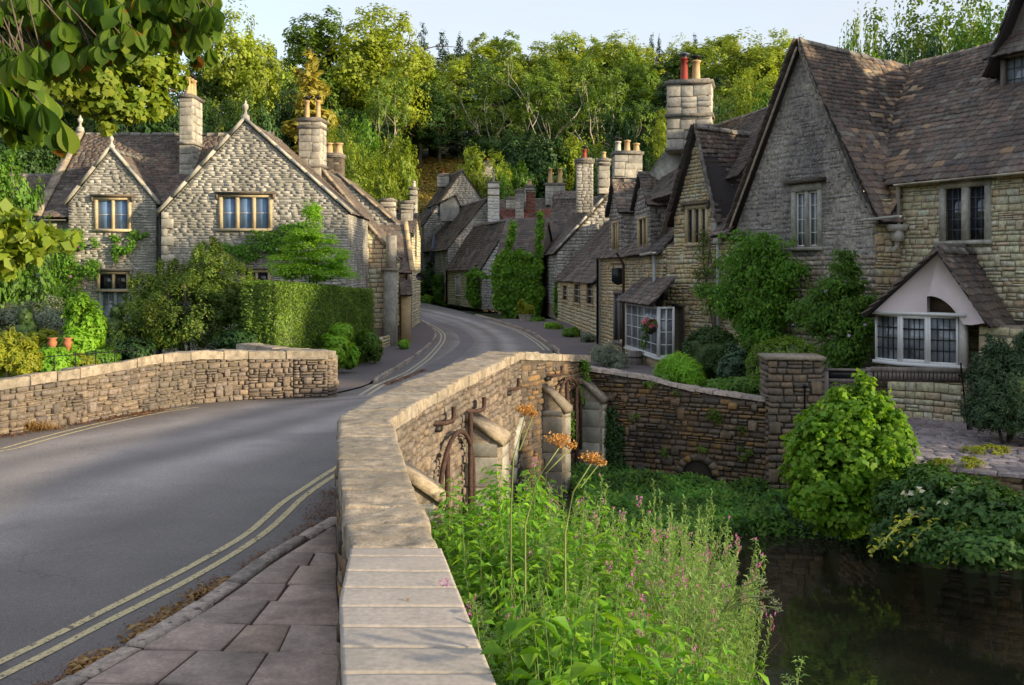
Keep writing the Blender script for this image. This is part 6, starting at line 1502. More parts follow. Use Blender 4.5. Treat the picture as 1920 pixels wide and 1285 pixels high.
# mid house with long roof and bare gable
FC2 = side_frame((-5.85, 92), dl, 13.5)
oC2, bC2 = simple_house('grey stone house with plain gable and pale chimney behind the limewashed cottage', FC2, 'eaves', 0, FC2.W, 7.4, -.2, 4.8, 9.3, M_grey, 311, mat=M_slate, rv=3.7, faces='FR', rl=260)
chimney(bC2.rf, (P(925, 0, 91.5).x, 92.5), 1.05, 1.0, zt(425, 92), zt(343, 92), [(M_dressg, 1.2, 0)], bands=(.88, .72), mat=M_white)
m = MB(); zc = zt(455, 99); c_ = P(813, 455, 99); m.box8([(c_.x - .35, 98.6, zc - 2.0), (c_.x + .35, 98.6, zc - 2.0), (c_.x + .35, 99.4, zc - 2), (c_.x - .35, 99.4, zc - 2), (c_.x - .02, 98.9, zc + 1.0), (c_.x + .02, 98.9, zc + 1.0), (c_.x + .02, 99.1, zc + 1), (c_.x - .02, 99.1, zc + 1)]); m.build('lead_dormer', M_lead, bC2.rf)
FC1 = side_frame((-9.2, 105.5), dl, 8)
oC1, bC1 = simple_house('tall gabled house with roof dormers at the top of the visible street', FC1, 'eaves', 0, FC1.W, 8.2, -.2, 7.6, 13.3, M_grey, 313, mat=M_slate, rv=4.1, faces='FR', rl=200)
for px in (800, 817):
    u_ = along(FC1, .6, px); pd = FC1.pt(u_, .9, 9.3); fd = FC1.sub(u_ - .6, .9)
    Block(oC1, fd, 'eaves', 0, 1.3, 0, 2.0, 7.7, 9.5, 10.3, rv=1.6, faces='', mortar=M_grey).roof(oh=.2, seed=int(px), dims=dict(w=(.3, .5), c0=.25, c1=.2), which='F', limit=30, mat=M_slate)
    m = MB(); m.fbox(fd, .2, 1.1, -.05, .0, 8.3, 9.4); m.build('pane', M_blind, oC1)
chimney(bC1.rf, (P(831, 0, 110).x, 110), 1.3, 1, zt(352, 110), zt(328, 110), [(M_redpot, .5, 0)], bands=(.9,))
chimney(bC1.rf, (P(914, 0, 112).x, 112), 1.1, 1, zt(372, 112), zt(305, 112), [(M_terra, .4, 0)], bands=(.9,), mat=M_dressg)
FC0 = Fr((P(868, 0, 112).x, 112), (P(910, 0, 110).x, 110)); simple_house('slate roofed rear wing to the right of the tall gabled house', FC0, 'eaves', 0, FC0.W, 7, 0, zt(420, 112), zt(336, 115), M_cream, 315, rv=3.5)
# roofs of the market place beyond
far = [((930, 1030), 96, 418, 394, M_redtile, 'long red-brown tiled roof low between the white cottage and the chimneys', 5),
       ((905, 962), 89, 447, 424, M_slate, 'small dark roof with a stone finial just behind the limewashed gable', 2),
       ((925, 1000), 104, 398, 376, M_slate_g, 'distant grey roof to the left of the brick red chimney', 5),
       ((985, 1046), 102, 402, 374, M_slate_g, 'distant slate roof beneath the pair of slender chimneys', 5),
       ((1032, 1085), 99, 396, 362, M_slate, 'distant roof just left of the rubble chimney with one red pot', 5)]
for i, ((x0, x1), Y, ye, yr, mt, lab, dp) in enumerate(far):
    f_ = Fr((P(x0, 0, Y).x, Y), (P(x1, 0, Y - .6).x, Y - .6)); simple_house(lab, f_, 'eaves', 0, f_.W, dp, -1, zt(ye, Y), zt(yr, Y + dp / 2), M_cream, 320 + i * 3, mat=mt, rv=dp / 2, rl=100, limit=60)
for i, (px, Y, yb, yt, w_, pots, mt, lab) in enumerate(((995, 98, 400, 358, .85, 0, M_redtile, 'square red brick chimney among the distant roofs'), (1041, 103, 374, 346, 2.0, 2, M_dressg, 'pair of slender cream pots on a distant stone chimney'), (993, 106, 376, 350, 1.1, 1, M_dressg, 'short pale distant chimney above the brick red one'), (974, 97, 400, 358, .8, 0, M_dressg, 'pale chimney left of the red brick chimney'), (959, 103, 400, 372, 1.1, 0, M_dressg, 'pointed pale stone gablet at the left of the distant roofs'))):
    c_ = thing('chimney_stack', lab, 'chimney', P(px, yb, Y)); chimney(c_, (P(px, 0, Y).x, Y), w_, .9, zt(yb + 12, Y), zt(yt, Y), [(M_buffpot, 1.5 if pots == 2 else .6, 0)] * pots, mat=mt, bands=(.95,), potr=.25)
# ------------------------------------------------------------------ foliage engine
NR = np.random.default_rng(77)
def unit(n): v = NR.normal(size=(n, 3)); return v / np.linalg.norm(v, axis=1)[:, None]
def leaf_arrays(pos, nrm, L, Wd, tang=None, fold=.12):
    """kite leaves: base at pos, direction tangent to nrm"""
    n = len(pos); nrm = nrm / (np.linalg.norm(nrm, axis=1)[:, None] + 1e-9)
    t = tang if tang is not None else unit(n); t = t - (t * nrm).sum(1)[:, None] * nrm; t /= (np.linalg.norm(t, axis=1)[:, None] + 1e-9); b = np.cross(nrm, t)
    L = np.asarray(L).reshape(-1, 1) if np.ndim(L) else np.full((n, 1), L); Wd = np.asarray(Wd).reshape(-1, 1) if np.ndim(Wd) else np.full((n, 1), Wd)
    v0 = pos; v2 = pos + t * L - nrm * L * .15; m = pos + t * L * .5 + nrm * L * fold
    v1 = m - b * Wd * .5; v3 = m + b * Wd * .5
    V = np.stack([v0, v1, v2, v3], 1).reshape(-1, 3); F = np.arange(4 * n).reshape(-1, 4)
    return V, F
def blob_leaves(blobs, n, L, ratio=.6, clump=26, crad=.30, out=.55, up=.45, jit=.35, zmin=None, shell=.55):
    """blobs: (cx,cy,cz,rx,ry,rz); leaves in clumps near the blob surfaces"""
    B = np.array(blobs, float); vol = (B[:, 3] * B[:, 4] * B[:, 5]) ** (2 / 3.); p = vol / vol.sum(); P_, N_ = [], []
    cnt = NR.multinomial(n, p)
    for b, c in zip(B, cnt):
        if c == 0: continue
        k = max(4, int(clump)); d = unit(k); r = (shell + (1 - shell) * NR.random(k) ** .6)[:, None]; cc = d * r
        w = NR.integers(0, k, c); q = unit(c) * (NR.random(c) ** .45)[:, None] * crad * NR.uniform(.6, 1.25, k)[w][:, None]
        loc = cc[w] + q; nn = d[w] * out + q / crad * .5 + unit(c) * jit + np.array([0, 0, up])
        P_.append(b[:3] + loc * b[3:6]); N_.append(nn)
    P_ = np.concatenate(P_); N_ = np.concatenate(N_)
    if zmin is not None: k = P_[:, 2] > zmin; P_, N_ = P_[k], N_[k]
    m = len(P_); l = L * NR.uniform(.65, 1.3, m); return leaf_arrays(P_, N_, l, l * ratio)
def ico(c, r, sub=2, amp=.12, seed=0):
    import bmesh
    bm = bmesh.new(); bmesh.ops.create_icosphere(bm, subdivisions=sub, radius=1); V = []
    for v in bm.verts:
        k = 1 + amp * mnoise.noise(v.co * 1.8 + Vector((seed, seed, 0))) * 2; V.append((c[0] + v.co.x * r[0] * k, c[1] + v.co.y * r[1] * k, c[2] + v.co.z * r[2] * k))
    F_ = [tuple(v.index for v in f.verts) for f in bm.faces]; bm.free(); return V, F_
def bush(name, label, cat, blobs, n, L, mat, ratio=.6, core=.72, coremat=None, stem=True, shoots=0, base=None, zmin=None, **k):
    if shoots:
        rg = random.Random(n); blobs = list(blobs); nb = len(blobs)
        for i in range(shoots):
            b = blobs[rg.randrange(nb)]; a = rg.uniform(0, 6.28); e = rg.uniform(-.2, 1.4); s_ = rg.uniform(.10, .20) * min(b[3], b[5]); blobs.append((b[0] + b[3] * math.cos(a) * math.cos(e), b[1] + b[4] * math.sin(a) * math.cos(e), b[2] + b[5] * math.sin(e) * 1.04, s_, s_, s_ * rg.uniform(1.4, 2.6)))
    B = np.array(blobs, float); c = B[:, :3].mean(0); z0 = (B[:, 2] - B[:, 5]).min() if base is None else base
    o = thing(name, label, cat, (c[0], c[1], z0)); V, F_ = blob_leaves(blobs, n, L, ratio, zmin=zmin, **k); mesh('foliage', V, F_, mat, o)
    if core and core < .85:
        V, F_ = blob_leaves([(b[0], b[1], b[2], b[3] * .8, b[4] * .8, b[5] * .8) for b in blobs], max(800, n // 3), L * 1.2, min(.8, ratio * 1.2), clump=40, crad=.4, shell=.2, zmin=zmin); mesh('inner_foliage', V, F_, coremat or mat, o)
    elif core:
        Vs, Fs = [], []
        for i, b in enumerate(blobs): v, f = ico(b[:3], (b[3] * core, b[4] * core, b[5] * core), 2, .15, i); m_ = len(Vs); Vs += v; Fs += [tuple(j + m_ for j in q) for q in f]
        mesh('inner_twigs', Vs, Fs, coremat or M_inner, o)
    if stem:
        m = MB(); rg = random.Random(int(n))
        for i in range(4): a = rg.uniform(0, 6.28); m.tube([(c[0] + .05 * math.cos(a), c[1] + .05 * math.sin(a), z0 - .05), (c[0] + B[0, 3] * .5 * math.cos(a), c[1] + B[0, 4] * .5 * math.sin(a), c[2])], .02 + .012 * B[0, 3], 5)
        m.build('stem', M_bark, o)
    return o
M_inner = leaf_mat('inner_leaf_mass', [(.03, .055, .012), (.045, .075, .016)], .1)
def pb(px, py, Y, rx, ry, ry_d=None):  # blob from pixels
    c = P(px, py, Y); return (c.x, c.y, c.z, rx / FPX * Y, (ry_d if ry_d is not None else rx / FPX * Y), ry / FPX * Y)
def branch_net(m, p, d, L, r, depth, rg, up=.25, spread=.6, n=3, bend=.2):
    pts = [Vector(p)]; q = Vector(p); d = Vector(d).normalized(); k = 4
    for i in range(k):
        q = q + d * L / k; pts.append(q.copy()); d = (d + Vector((rg.gauss(0, bend), rg.gauss(0, bend), rg.gauss(0, bend) + up * .25))).normalized()
    m.tube(pts, [r * (1 - .45 * i / k) for i in range(k + 1)], 5 if r > .01 else 4, False); tips = [q]
    if depth > 0:
        for i in range(n):
            at = pts[rg.choice((2, 3, 4))]; e = (d + Vector((rg.gauss(0, spread), rg.gauss(0, spread), rg.gauss(0, spread * .6) + up))).normalized()
            tips += branch_net(m, at, e, L * rg.uniform(.5, .75), r * .5, depth - 1, rg, up, spread, n, bend)
    return tips
# tree templates, unit height, origin at the base
def crown_blobs(kind, rg):
    B = []
    if kind == 'round':
        for i in range(13): a = rg.uniform(0, 6.28); r = rg.uniform(.06, .22); z = rg.uniform(.32, .82); k = 1 - abs(z - .58) * 1.2; B.append((r * k * math.cos(a), r * k * math.sin(a), z, rg.uniform(.11, .17), rg.uniform(.11, .17), rg.uniform(.10, .15)))
        B.append((0, 0, .55, .22, .22, .26)); B.append((.02, 0, .84, .13, .13, .15))
    if kind == 'tall':
        for i in range(14): a = rg.uniform(0, 6.28); z = rg.uniform(.25, .88); r = .13 * (1 - abs(z - .55) * .8); B.append((r * math.cos(a), r * math.sin(a), z, rg.uniform(.07, .12), rg.uniform(.07, .12), rg.uniform(.08, .12)))
        B.append((0, 0, .5, .13, .13, .3)); B.append((0, 0, .9, .07, .07, .10))
    if kind == 'spire':
        for i in range(14): z = .15 + .82 * i / 13; r = .16 * (1 - z) + .02; 
        for i in range(22): z = .12 + .86 * i / 21; r = .17 * (1 - z) + .012; a = i * 2.4; B.append((r * .55 * math.cos(a), r * .55 * math.sin(a), z, r * .9, r * .9, .035))
    if kind == 'bushy':
        for i in range(10): a = rg.uniform(0, 6.28); r = rg.uniform(.1, .32); z = rg.uniform(.25, .72); B.append((r * math.cos(a), r * math.sin(a), z, .2, .2, .2))
        B.append((0, 0, .45, .38, .38, .38))
    return B
def template(kind, seed, n, L, mat, ratio=.62, bark=None, trunk_r=.016, limbs=True, **k):
    rg = random.Random(seed); B = crown_blobs(kind, rg); V, F_ = blob_leaves(B, n, L, ratio, **k)
    cr = rawmesh('crown', V, F_, mat); m = MB()
    m.tube([(0, 0, -.03), (.004, .0, .25), (0, .006, .55), (0, 0, .8)], [trunk_r * 1.25, trunk_r, trunk_r * .6, trunk_r * .2], 7)
    if limbs:
        for i in range(6): a = rg.uniform(0, 6.28); branch_net(m, (0, 0, rg.uniform(.25, .5)), (math.cos(a), math.sin(a), .9), .28, trunk_r * .45, 1, rg, n=2)
    tk = rawmesh('trunk', m.V, m.F, bark or M_bark, True); return cr, tk
TPL = {}
def tp(key, *a, **k): TPL[key] = [template(a[0], a[1] + i * 17, *a[2:], **k) for i in range(3)]
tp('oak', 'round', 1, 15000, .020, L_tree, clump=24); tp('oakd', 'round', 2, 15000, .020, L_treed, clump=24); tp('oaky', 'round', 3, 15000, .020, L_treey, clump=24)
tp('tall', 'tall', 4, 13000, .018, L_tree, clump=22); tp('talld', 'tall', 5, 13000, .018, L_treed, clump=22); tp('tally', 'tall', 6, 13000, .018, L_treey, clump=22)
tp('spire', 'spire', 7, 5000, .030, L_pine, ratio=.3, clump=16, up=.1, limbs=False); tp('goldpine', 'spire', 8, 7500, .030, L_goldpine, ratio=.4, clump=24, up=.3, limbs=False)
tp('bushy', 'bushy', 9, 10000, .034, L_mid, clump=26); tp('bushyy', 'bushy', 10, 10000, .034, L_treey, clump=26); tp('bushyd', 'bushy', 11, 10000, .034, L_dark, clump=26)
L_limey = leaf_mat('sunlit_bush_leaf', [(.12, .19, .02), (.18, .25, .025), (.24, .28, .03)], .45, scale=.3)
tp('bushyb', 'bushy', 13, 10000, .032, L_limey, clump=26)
tp('sparse', 'tall', 14, 5200, .018, L_tree, clump=40, crad=.26, bark=M_bark, shell=.3)
def bare_template(seed):
    rg = random.Random(seed); m = MB(); tips = []
    m.tube([(0, 0, -.02), (.01, 0, .2), (.0, .01, .42)], [.020, .016, .012], 7, False)
    for i in range(6):
        a = i * 1.05 + rg.uniform(-.3, .3); tips += branch_net(m, (0, 0, rg.uniform(.24, .45)), (math.cos(a) * .7, math.sin(a) * .7, .9), .28, .0055, 3, rg, up=.45, spread=.42, n=2)
    T_ = np.array([tuple(t) for t in tips]); B = [(t[0], t[1], t[2], .07, .07, .06) for t in T_[::2]]; V, F_ = blob_leaves(B, 6500, .017, .55, clump=8)
    return rawmesh('crown', V, F_, L_tree), rawmesh('trunk', m.V, m.F, M_pale, True)
TPL['bare'] = [bare_template(s) for s in (31, 32, 33)]
TW = {'oak': .62, 'oakd': .62, 'oaky': .62, 'tall': .40, 'talld': .40, 'tally': .40, 'spire': .32, 'goldpine': .36, 'bushy': .95, 'bushyy': .95, 'bushyd': .95, 'bushyb': .95, 'sparse': .42, 'bare': .62}
DESC = {'oak': 'broad mid-green tree', 'oakd': 'broad dark green tree', 'oaky': 'broad sun-gilded tree', 'tall': 'tall mid-green tree', 'talld': 'tall dark green tree', 'tally': 'tall sun-gilded tree', 'spire': 'dark pointed conifer',
        'goldpine': 'golden conifer', 'bushy': 'rounded green bushy tree', 'bushyy': 'rounded yellow-green bushy tree', 'bushyd': 'rounded dark bushy tree', 'bushyb': 'rounded bright sunlit bushy tree', 'sparse': 'thin airy tree', 'bare': 'pale-limbed half-bare tree'}
KN = {'spire': 'conifer_tree', 'goldpine': 'conifer_tree'}
tcount = 0; TR = random.Random(99)
def tree(px, top, w, Y, kind, label=None, group=None, zb=None):
    global tcount
    x = (px - CX) / FPX * Y; ztop = EYE - (top - HOR) / FPX * Y; z0 = T(x, Y) - .3 if zb is None else zb; h = max(ztop - z0, 3) / (.88 if kind.startswith('bushy') else 1)
    cr, tk = TPL[kind][tcount % 3]; tcount += 1; sx = w * (1.25 if Y > 100 and not kind.startswith(('spire', 'gold')) else 1.1) / FPX * Y / TW[kind]
    r = thing(KN.get(kind, 'tree' if not kind.startswith('bushy') else 'bushy_tree'), label or DESC[kind], 'tree', (x, Y, z0), group); r.scale = (sx, sx, h); r.rotation_euler = (0, 0, TR.uniform(0, 6.28))
    for me, nm in ((cr, 'crown'), (tk, 'trunk')): c = bpy.data.objects.new(nm, me); COL.objects.link(c); c.parent = r; ALL.append(c)
    return r
GRP = 'trees of the hanging wood'
# skyline and singled-out trees
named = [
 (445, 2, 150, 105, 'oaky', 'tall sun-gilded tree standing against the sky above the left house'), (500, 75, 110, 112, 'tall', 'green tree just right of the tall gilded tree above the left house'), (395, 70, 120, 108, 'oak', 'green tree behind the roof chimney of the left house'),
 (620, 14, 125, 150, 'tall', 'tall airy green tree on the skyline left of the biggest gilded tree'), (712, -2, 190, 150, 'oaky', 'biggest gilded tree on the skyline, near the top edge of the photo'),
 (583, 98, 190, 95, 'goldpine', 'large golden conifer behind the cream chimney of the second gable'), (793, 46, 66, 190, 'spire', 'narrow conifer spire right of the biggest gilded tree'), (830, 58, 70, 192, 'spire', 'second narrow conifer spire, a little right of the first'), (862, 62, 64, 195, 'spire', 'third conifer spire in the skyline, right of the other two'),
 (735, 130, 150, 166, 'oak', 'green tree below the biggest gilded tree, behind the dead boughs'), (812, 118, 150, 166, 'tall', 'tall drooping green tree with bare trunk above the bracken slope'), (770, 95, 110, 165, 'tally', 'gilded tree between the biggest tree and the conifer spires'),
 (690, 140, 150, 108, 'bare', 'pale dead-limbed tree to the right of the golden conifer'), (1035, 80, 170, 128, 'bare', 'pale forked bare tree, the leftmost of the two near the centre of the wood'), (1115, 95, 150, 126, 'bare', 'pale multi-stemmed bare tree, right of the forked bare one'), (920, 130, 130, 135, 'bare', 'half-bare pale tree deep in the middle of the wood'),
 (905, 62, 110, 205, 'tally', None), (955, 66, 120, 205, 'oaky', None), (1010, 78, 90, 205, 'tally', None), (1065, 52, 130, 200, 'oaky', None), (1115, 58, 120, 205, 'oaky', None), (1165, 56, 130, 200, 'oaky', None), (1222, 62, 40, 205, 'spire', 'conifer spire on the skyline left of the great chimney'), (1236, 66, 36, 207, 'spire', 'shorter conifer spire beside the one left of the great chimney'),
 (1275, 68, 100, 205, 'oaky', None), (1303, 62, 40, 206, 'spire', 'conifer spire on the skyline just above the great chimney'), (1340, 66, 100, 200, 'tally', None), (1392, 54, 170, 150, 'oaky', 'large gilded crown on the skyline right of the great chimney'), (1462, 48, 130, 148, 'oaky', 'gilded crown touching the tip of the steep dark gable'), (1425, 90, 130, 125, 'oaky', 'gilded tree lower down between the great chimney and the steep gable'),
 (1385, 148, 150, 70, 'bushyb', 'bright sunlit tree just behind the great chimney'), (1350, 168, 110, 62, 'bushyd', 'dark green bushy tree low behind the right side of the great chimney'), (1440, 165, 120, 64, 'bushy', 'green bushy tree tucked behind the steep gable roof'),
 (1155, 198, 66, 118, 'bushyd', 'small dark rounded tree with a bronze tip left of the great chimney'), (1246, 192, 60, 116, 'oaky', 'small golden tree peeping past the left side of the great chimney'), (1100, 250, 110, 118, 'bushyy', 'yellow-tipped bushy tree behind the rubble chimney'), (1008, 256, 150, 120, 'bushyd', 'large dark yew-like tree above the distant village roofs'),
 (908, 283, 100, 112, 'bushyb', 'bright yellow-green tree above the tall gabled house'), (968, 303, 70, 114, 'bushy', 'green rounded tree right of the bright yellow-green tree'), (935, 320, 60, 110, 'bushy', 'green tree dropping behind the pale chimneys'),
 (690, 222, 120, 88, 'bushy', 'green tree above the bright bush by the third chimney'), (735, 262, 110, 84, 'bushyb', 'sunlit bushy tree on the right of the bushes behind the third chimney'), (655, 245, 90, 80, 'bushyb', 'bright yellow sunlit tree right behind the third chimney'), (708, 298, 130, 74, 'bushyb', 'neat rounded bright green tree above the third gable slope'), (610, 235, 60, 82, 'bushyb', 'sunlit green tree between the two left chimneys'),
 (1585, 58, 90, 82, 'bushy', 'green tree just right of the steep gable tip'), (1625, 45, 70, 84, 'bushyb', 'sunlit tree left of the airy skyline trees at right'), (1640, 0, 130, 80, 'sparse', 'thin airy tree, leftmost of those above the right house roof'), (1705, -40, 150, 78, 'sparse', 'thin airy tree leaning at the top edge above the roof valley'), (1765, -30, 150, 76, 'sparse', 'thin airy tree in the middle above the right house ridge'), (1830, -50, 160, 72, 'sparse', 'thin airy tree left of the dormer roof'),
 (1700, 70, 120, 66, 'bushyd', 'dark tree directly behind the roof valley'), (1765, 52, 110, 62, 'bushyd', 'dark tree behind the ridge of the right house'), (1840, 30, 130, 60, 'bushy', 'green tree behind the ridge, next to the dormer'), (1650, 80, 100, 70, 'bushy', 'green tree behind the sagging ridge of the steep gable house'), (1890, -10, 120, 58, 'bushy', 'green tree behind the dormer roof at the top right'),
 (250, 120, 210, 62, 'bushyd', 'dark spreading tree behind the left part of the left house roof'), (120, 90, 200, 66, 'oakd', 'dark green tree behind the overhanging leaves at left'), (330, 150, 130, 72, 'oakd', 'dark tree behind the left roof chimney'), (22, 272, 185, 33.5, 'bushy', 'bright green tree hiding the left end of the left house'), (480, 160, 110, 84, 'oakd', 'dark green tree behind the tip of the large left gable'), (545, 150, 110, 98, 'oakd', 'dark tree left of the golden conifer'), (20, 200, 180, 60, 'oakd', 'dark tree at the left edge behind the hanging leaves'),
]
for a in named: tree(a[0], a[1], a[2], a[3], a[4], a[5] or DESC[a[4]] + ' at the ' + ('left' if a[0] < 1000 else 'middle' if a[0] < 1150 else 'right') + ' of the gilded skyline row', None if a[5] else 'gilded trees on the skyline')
tree(748, 372, 44, 70, 'bushyd', 'small dark purple-leaved tree between the left chimney stumps'); ALL[-2].data = ALL[-2].data.copy(); ALL[-2].data.materials[0] = L_purple
# rows filling the slope
rg = random.Random(12)
LMK = [(300, 'the left house roof'), (520, 'the large left gable'), (640, 'the cream chimney'), (790, 'the low left chimneys'), (900, 'the tall gabled house'), (1010, 'the distant village roofs'), (1130, 'the rubble chimney'), (1245, 'the dormered row'), (1345, 'the great chimney'), (1500, 'the steep gable'), (1700, 'the roof valley'), (2200, 'the dormer')]
def row(x0, x1, step, top, jit, w, Y, kinds):
    rn = {182: 'top row of the wood', 160: 'second row of the wood', 143: 'middle row of the wood', 130: 'lower row of the wood', 92: 'belt close behind', 88: 'hillside belt', 80: 'hillside belt', 100: 'lowest fringe', 112: 'lowest fringe'}[Y]
    x = x0
    while x < x1:
        if 740 < x < 905 and Y < 158: x += step; continue
        kd = rg.choice(kinds); tree(x + rg.uniform(-12, 12), top + rg.uniform(-jit, jit), w * rg.uniform(.85, 1.2), Y + rg.uniform(-6, 6), kd, DESC[kd] + ' in the ' + rn + ' over ' + next(t_ for q_, t_ in LMK if x < q_), 'crowded trees of the wooded slope'); x += step
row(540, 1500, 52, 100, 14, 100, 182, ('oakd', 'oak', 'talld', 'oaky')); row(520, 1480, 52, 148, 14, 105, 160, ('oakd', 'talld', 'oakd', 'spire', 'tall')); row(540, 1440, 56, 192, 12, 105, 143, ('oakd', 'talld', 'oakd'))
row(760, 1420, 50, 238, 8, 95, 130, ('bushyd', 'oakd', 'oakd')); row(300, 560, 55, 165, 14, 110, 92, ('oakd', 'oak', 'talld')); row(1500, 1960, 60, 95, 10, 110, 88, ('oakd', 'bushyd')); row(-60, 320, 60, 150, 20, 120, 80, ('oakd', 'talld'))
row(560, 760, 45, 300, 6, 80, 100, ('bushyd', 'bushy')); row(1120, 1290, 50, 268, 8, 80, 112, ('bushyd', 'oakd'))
# bracken slope
V = []; bp = [(740, 300), (890, 296), (900, 350), (735, 362)]
pos = []
while len(pos) < 9000:
    px, py = NR.uniform(735, 905), 0; Y = NR.uniform(128, 162); x = (px - CX) / FPX * Y; pos.append((x, Y, T(x, Y) + NR.uniform(0, .8)))
pos = np.array(pos); Vv, Ff = leaf_arrays(pos, unit(len(pos)) * .5 + np.array([0, -.2, 1]), NR.uniform(.4, .9, len(pos)), .25)
L_bracken = leaf_mat('bracken_frond', [(.45, .27, .07), (.38, .27, .06), (.26, .25, .05), (.5, .32, .09)], .35, scale=.3)
tag(mesh('bracken', Vv, Ff, L_bracken), 'patch of orange-brown bracken on the slope above the village', 'bracken', kind='stuff')

# ------------------------------------------------------------------ climbers, hedge, garden left
def climber(label, fr, v, el, n, L, mat, thick=.12, ratio=.75, name='climbing_plant', stems=(), cat='climber', flower=None, droop=.3):
    o = thing(name, label, cat, fr.pt(fr.hit(el[0][0], el[0][1], v)[0], v, gz(fr.a.y) - .5)); A = np.array([e[2] * e[3] for e in el], float); cnt = NR.multinomial(n, A / A.sum()); P_ = []
    nv = np.array([-fr.V.x, -fr.V.y, 0.]); 
    for e, c in zip(el, cnt):
        k = max(5, int(c / 60)); ca = NR.uniform(0, 6.28, k); cr = NR.random(k) ** .5 * .85; w = NR.integers(0, k, c); a = NR.uniform(0, 6.28, c); r = NR.random(c) ** .5 * .38
        X = e[0] + e[2] * (cr[w] * np.cos(ca[w]) + r * np.cos(a)); Yp = e[1] + e[3] * (cr[w] * np.sin(ca[w]) + r * np.sin(a)); dpt = NR.random(c) * thick * (1.2 - cr[w] * .5) * (.5 + NR.random(k)[w])
        for i in range(c):
            u, z = fr.hit(X[i], Yp[i], v); P_.append(tuple(fr.pt(u, v - dpt[i], z)))
    P_ = np.array(P_); l = L * NR.uniform(.6, 1.3, len(P_)); tg = unit(len(P_)) * .8 + np.array([0, 0, -droop * 2])
    V, F_ = leaf_arrays(P_, nv * .9 + unit(len(P_)) * .6 + np.array([0, 0, .35]), l, l * ratio, tang=tg); mesh('foliage', V, F_, mat, o)
    m = MB(); rg = random.Random(n)
    for s in stems: pts = [fr.pt(*((lambda h: (h[0], v - .03, h[1]))(fr.hit(x + rg.uniform(-2, 2), y, v)))) for x, y in s]; m.tube(pts, .022, 5)
    if stems: m.build('stem', M_bark, o)
    if flower: 
        k = NR.integers(0, len(P_), flower[1]); V, F_ = leaf_arrays(P_[k] + nv * thick * .4, nv + unit(len(k)) * .8, flower[2], flower[2]); mesh('blossom', V, F_, flower[0], o)
    return o
climber('leafy rose climbing beside the french door of the left house', FL, .55, [(120, 480, 24, 45), (140, 450, 22, 22), (125, 530, 36, 50), (165, 505, 24, 22), (115, 580, 30, 35), (175, 455, 12, 8)], 5200, .085, L_climb, .3, stems=[((120, 640), (118, 560), (130, 470))], flower=(L_pink, 10, .12))
climber('v-shaped rose stems on the wall under the two-light left window', FL, .55, [(212, 448, 14, 7), (222, 465, 12, 10), (240, 470, 14, 10), (258, 440, 14, 9), (248, 452, 8, 12), (218, 480, 10, 10), (270, 438, 8, 4)], 1100, .085, L_climb, .15, stems=[((215, 500), (225, 465), (203, 438)), ((220, 490), (245, 465), (270, 438))])
climber('climbing rose spreading below the three-light left window', FL, -.05, [(450, 470, 40, 20), (500, 455, 35, 22), (540, 440, 26, 18), (560, 420, 18, 12), (480, 440, 16, 6), (540, 470, 30, 16)], 3600, .085, L_climb, .3, stems=[((540, 560), (530, 470), (560, 420))], flower=(L_cream, 14, .1))
# clipped hedge
hd = thing('clipped_hedge', 'tall neatly clipped green hedge between the left house garden and the pavement', 'hedge', (-5.2, 29, -.5))
HB = [Vector((-6.55, 24.6)), Vector((-5.62, 24.3)), Vector((-4.62, 34.0)), Vector((-5.9, 34.3))]
def htop(x, y): return float(np.interp(y, [24, 34.3], [2.36, 1.96])) + .04 * mnoise.noise(Vector((x * 1.5, y * 1.2, 0)))
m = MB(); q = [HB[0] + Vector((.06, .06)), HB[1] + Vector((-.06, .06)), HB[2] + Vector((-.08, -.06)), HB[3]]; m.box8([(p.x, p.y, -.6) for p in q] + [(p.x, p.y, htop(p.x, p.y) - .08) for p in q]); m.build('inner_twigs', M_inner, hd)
Ps, Ns = [], []
for (a, b, nrm, n) in ((HB[0], HB[1], (0, -1), 4200), (HB[1], HB[2], (.995, -.1), 19000)):
    t_ = NR.random(n); z_ = NR.random(n); bul = np.array([.08 * mnoise.noise(Vector((float(x) * 9, float(y) * 2, a.x))) for x, y in zip(t_, z_)]); X = a.x + (b.x - a.x) * t_ + nrm[0] * (bul + NR.uniform(-.03, .05, n)); Yy = a.y + (b.y - a.y) * t_ + nrm[1] * (bul + NR.uniform(-.03, .05, n))
    Zt = np.array([htop(x, y) for x, y in zip(X, Yy)]); Ps.append(np.stack([X, Yy, -.55 + (Zt + .55) * z_], 1)); Ns.append(np.tile([nrm[0], nrm[1], .25], (n, 1)) + unit(n) * .7)
n = 9000; s_, t_ = NR.random(n), NR.random(n); X = (HB[0].x + (HB[1].x - HB[0].x) * s_) * (1 - t_) + (HB[3].x + (HB[2].x - HB[3].x) * s_) * t_; Yy = 24.4 + 9.8 * t_; Ps.append(np.stack([X, Yy, np.array([htop(x, y) for x, y in zip(X, Yy)]) + NR.uniform(-.05, .05, n)], 1)); Ns.append(np.tile([0, 0, 1.], (n, 1)) + unit(n) * .7)
Ps, Ns = np.concatenate(Ps), np.concatenate(Ns); V, F_ = leaf_arrays(Ps, Ns, NR.uniform(.05, .09, len(Ps)), .035); mesh('foliage', V, F_, L_hedge, hd)
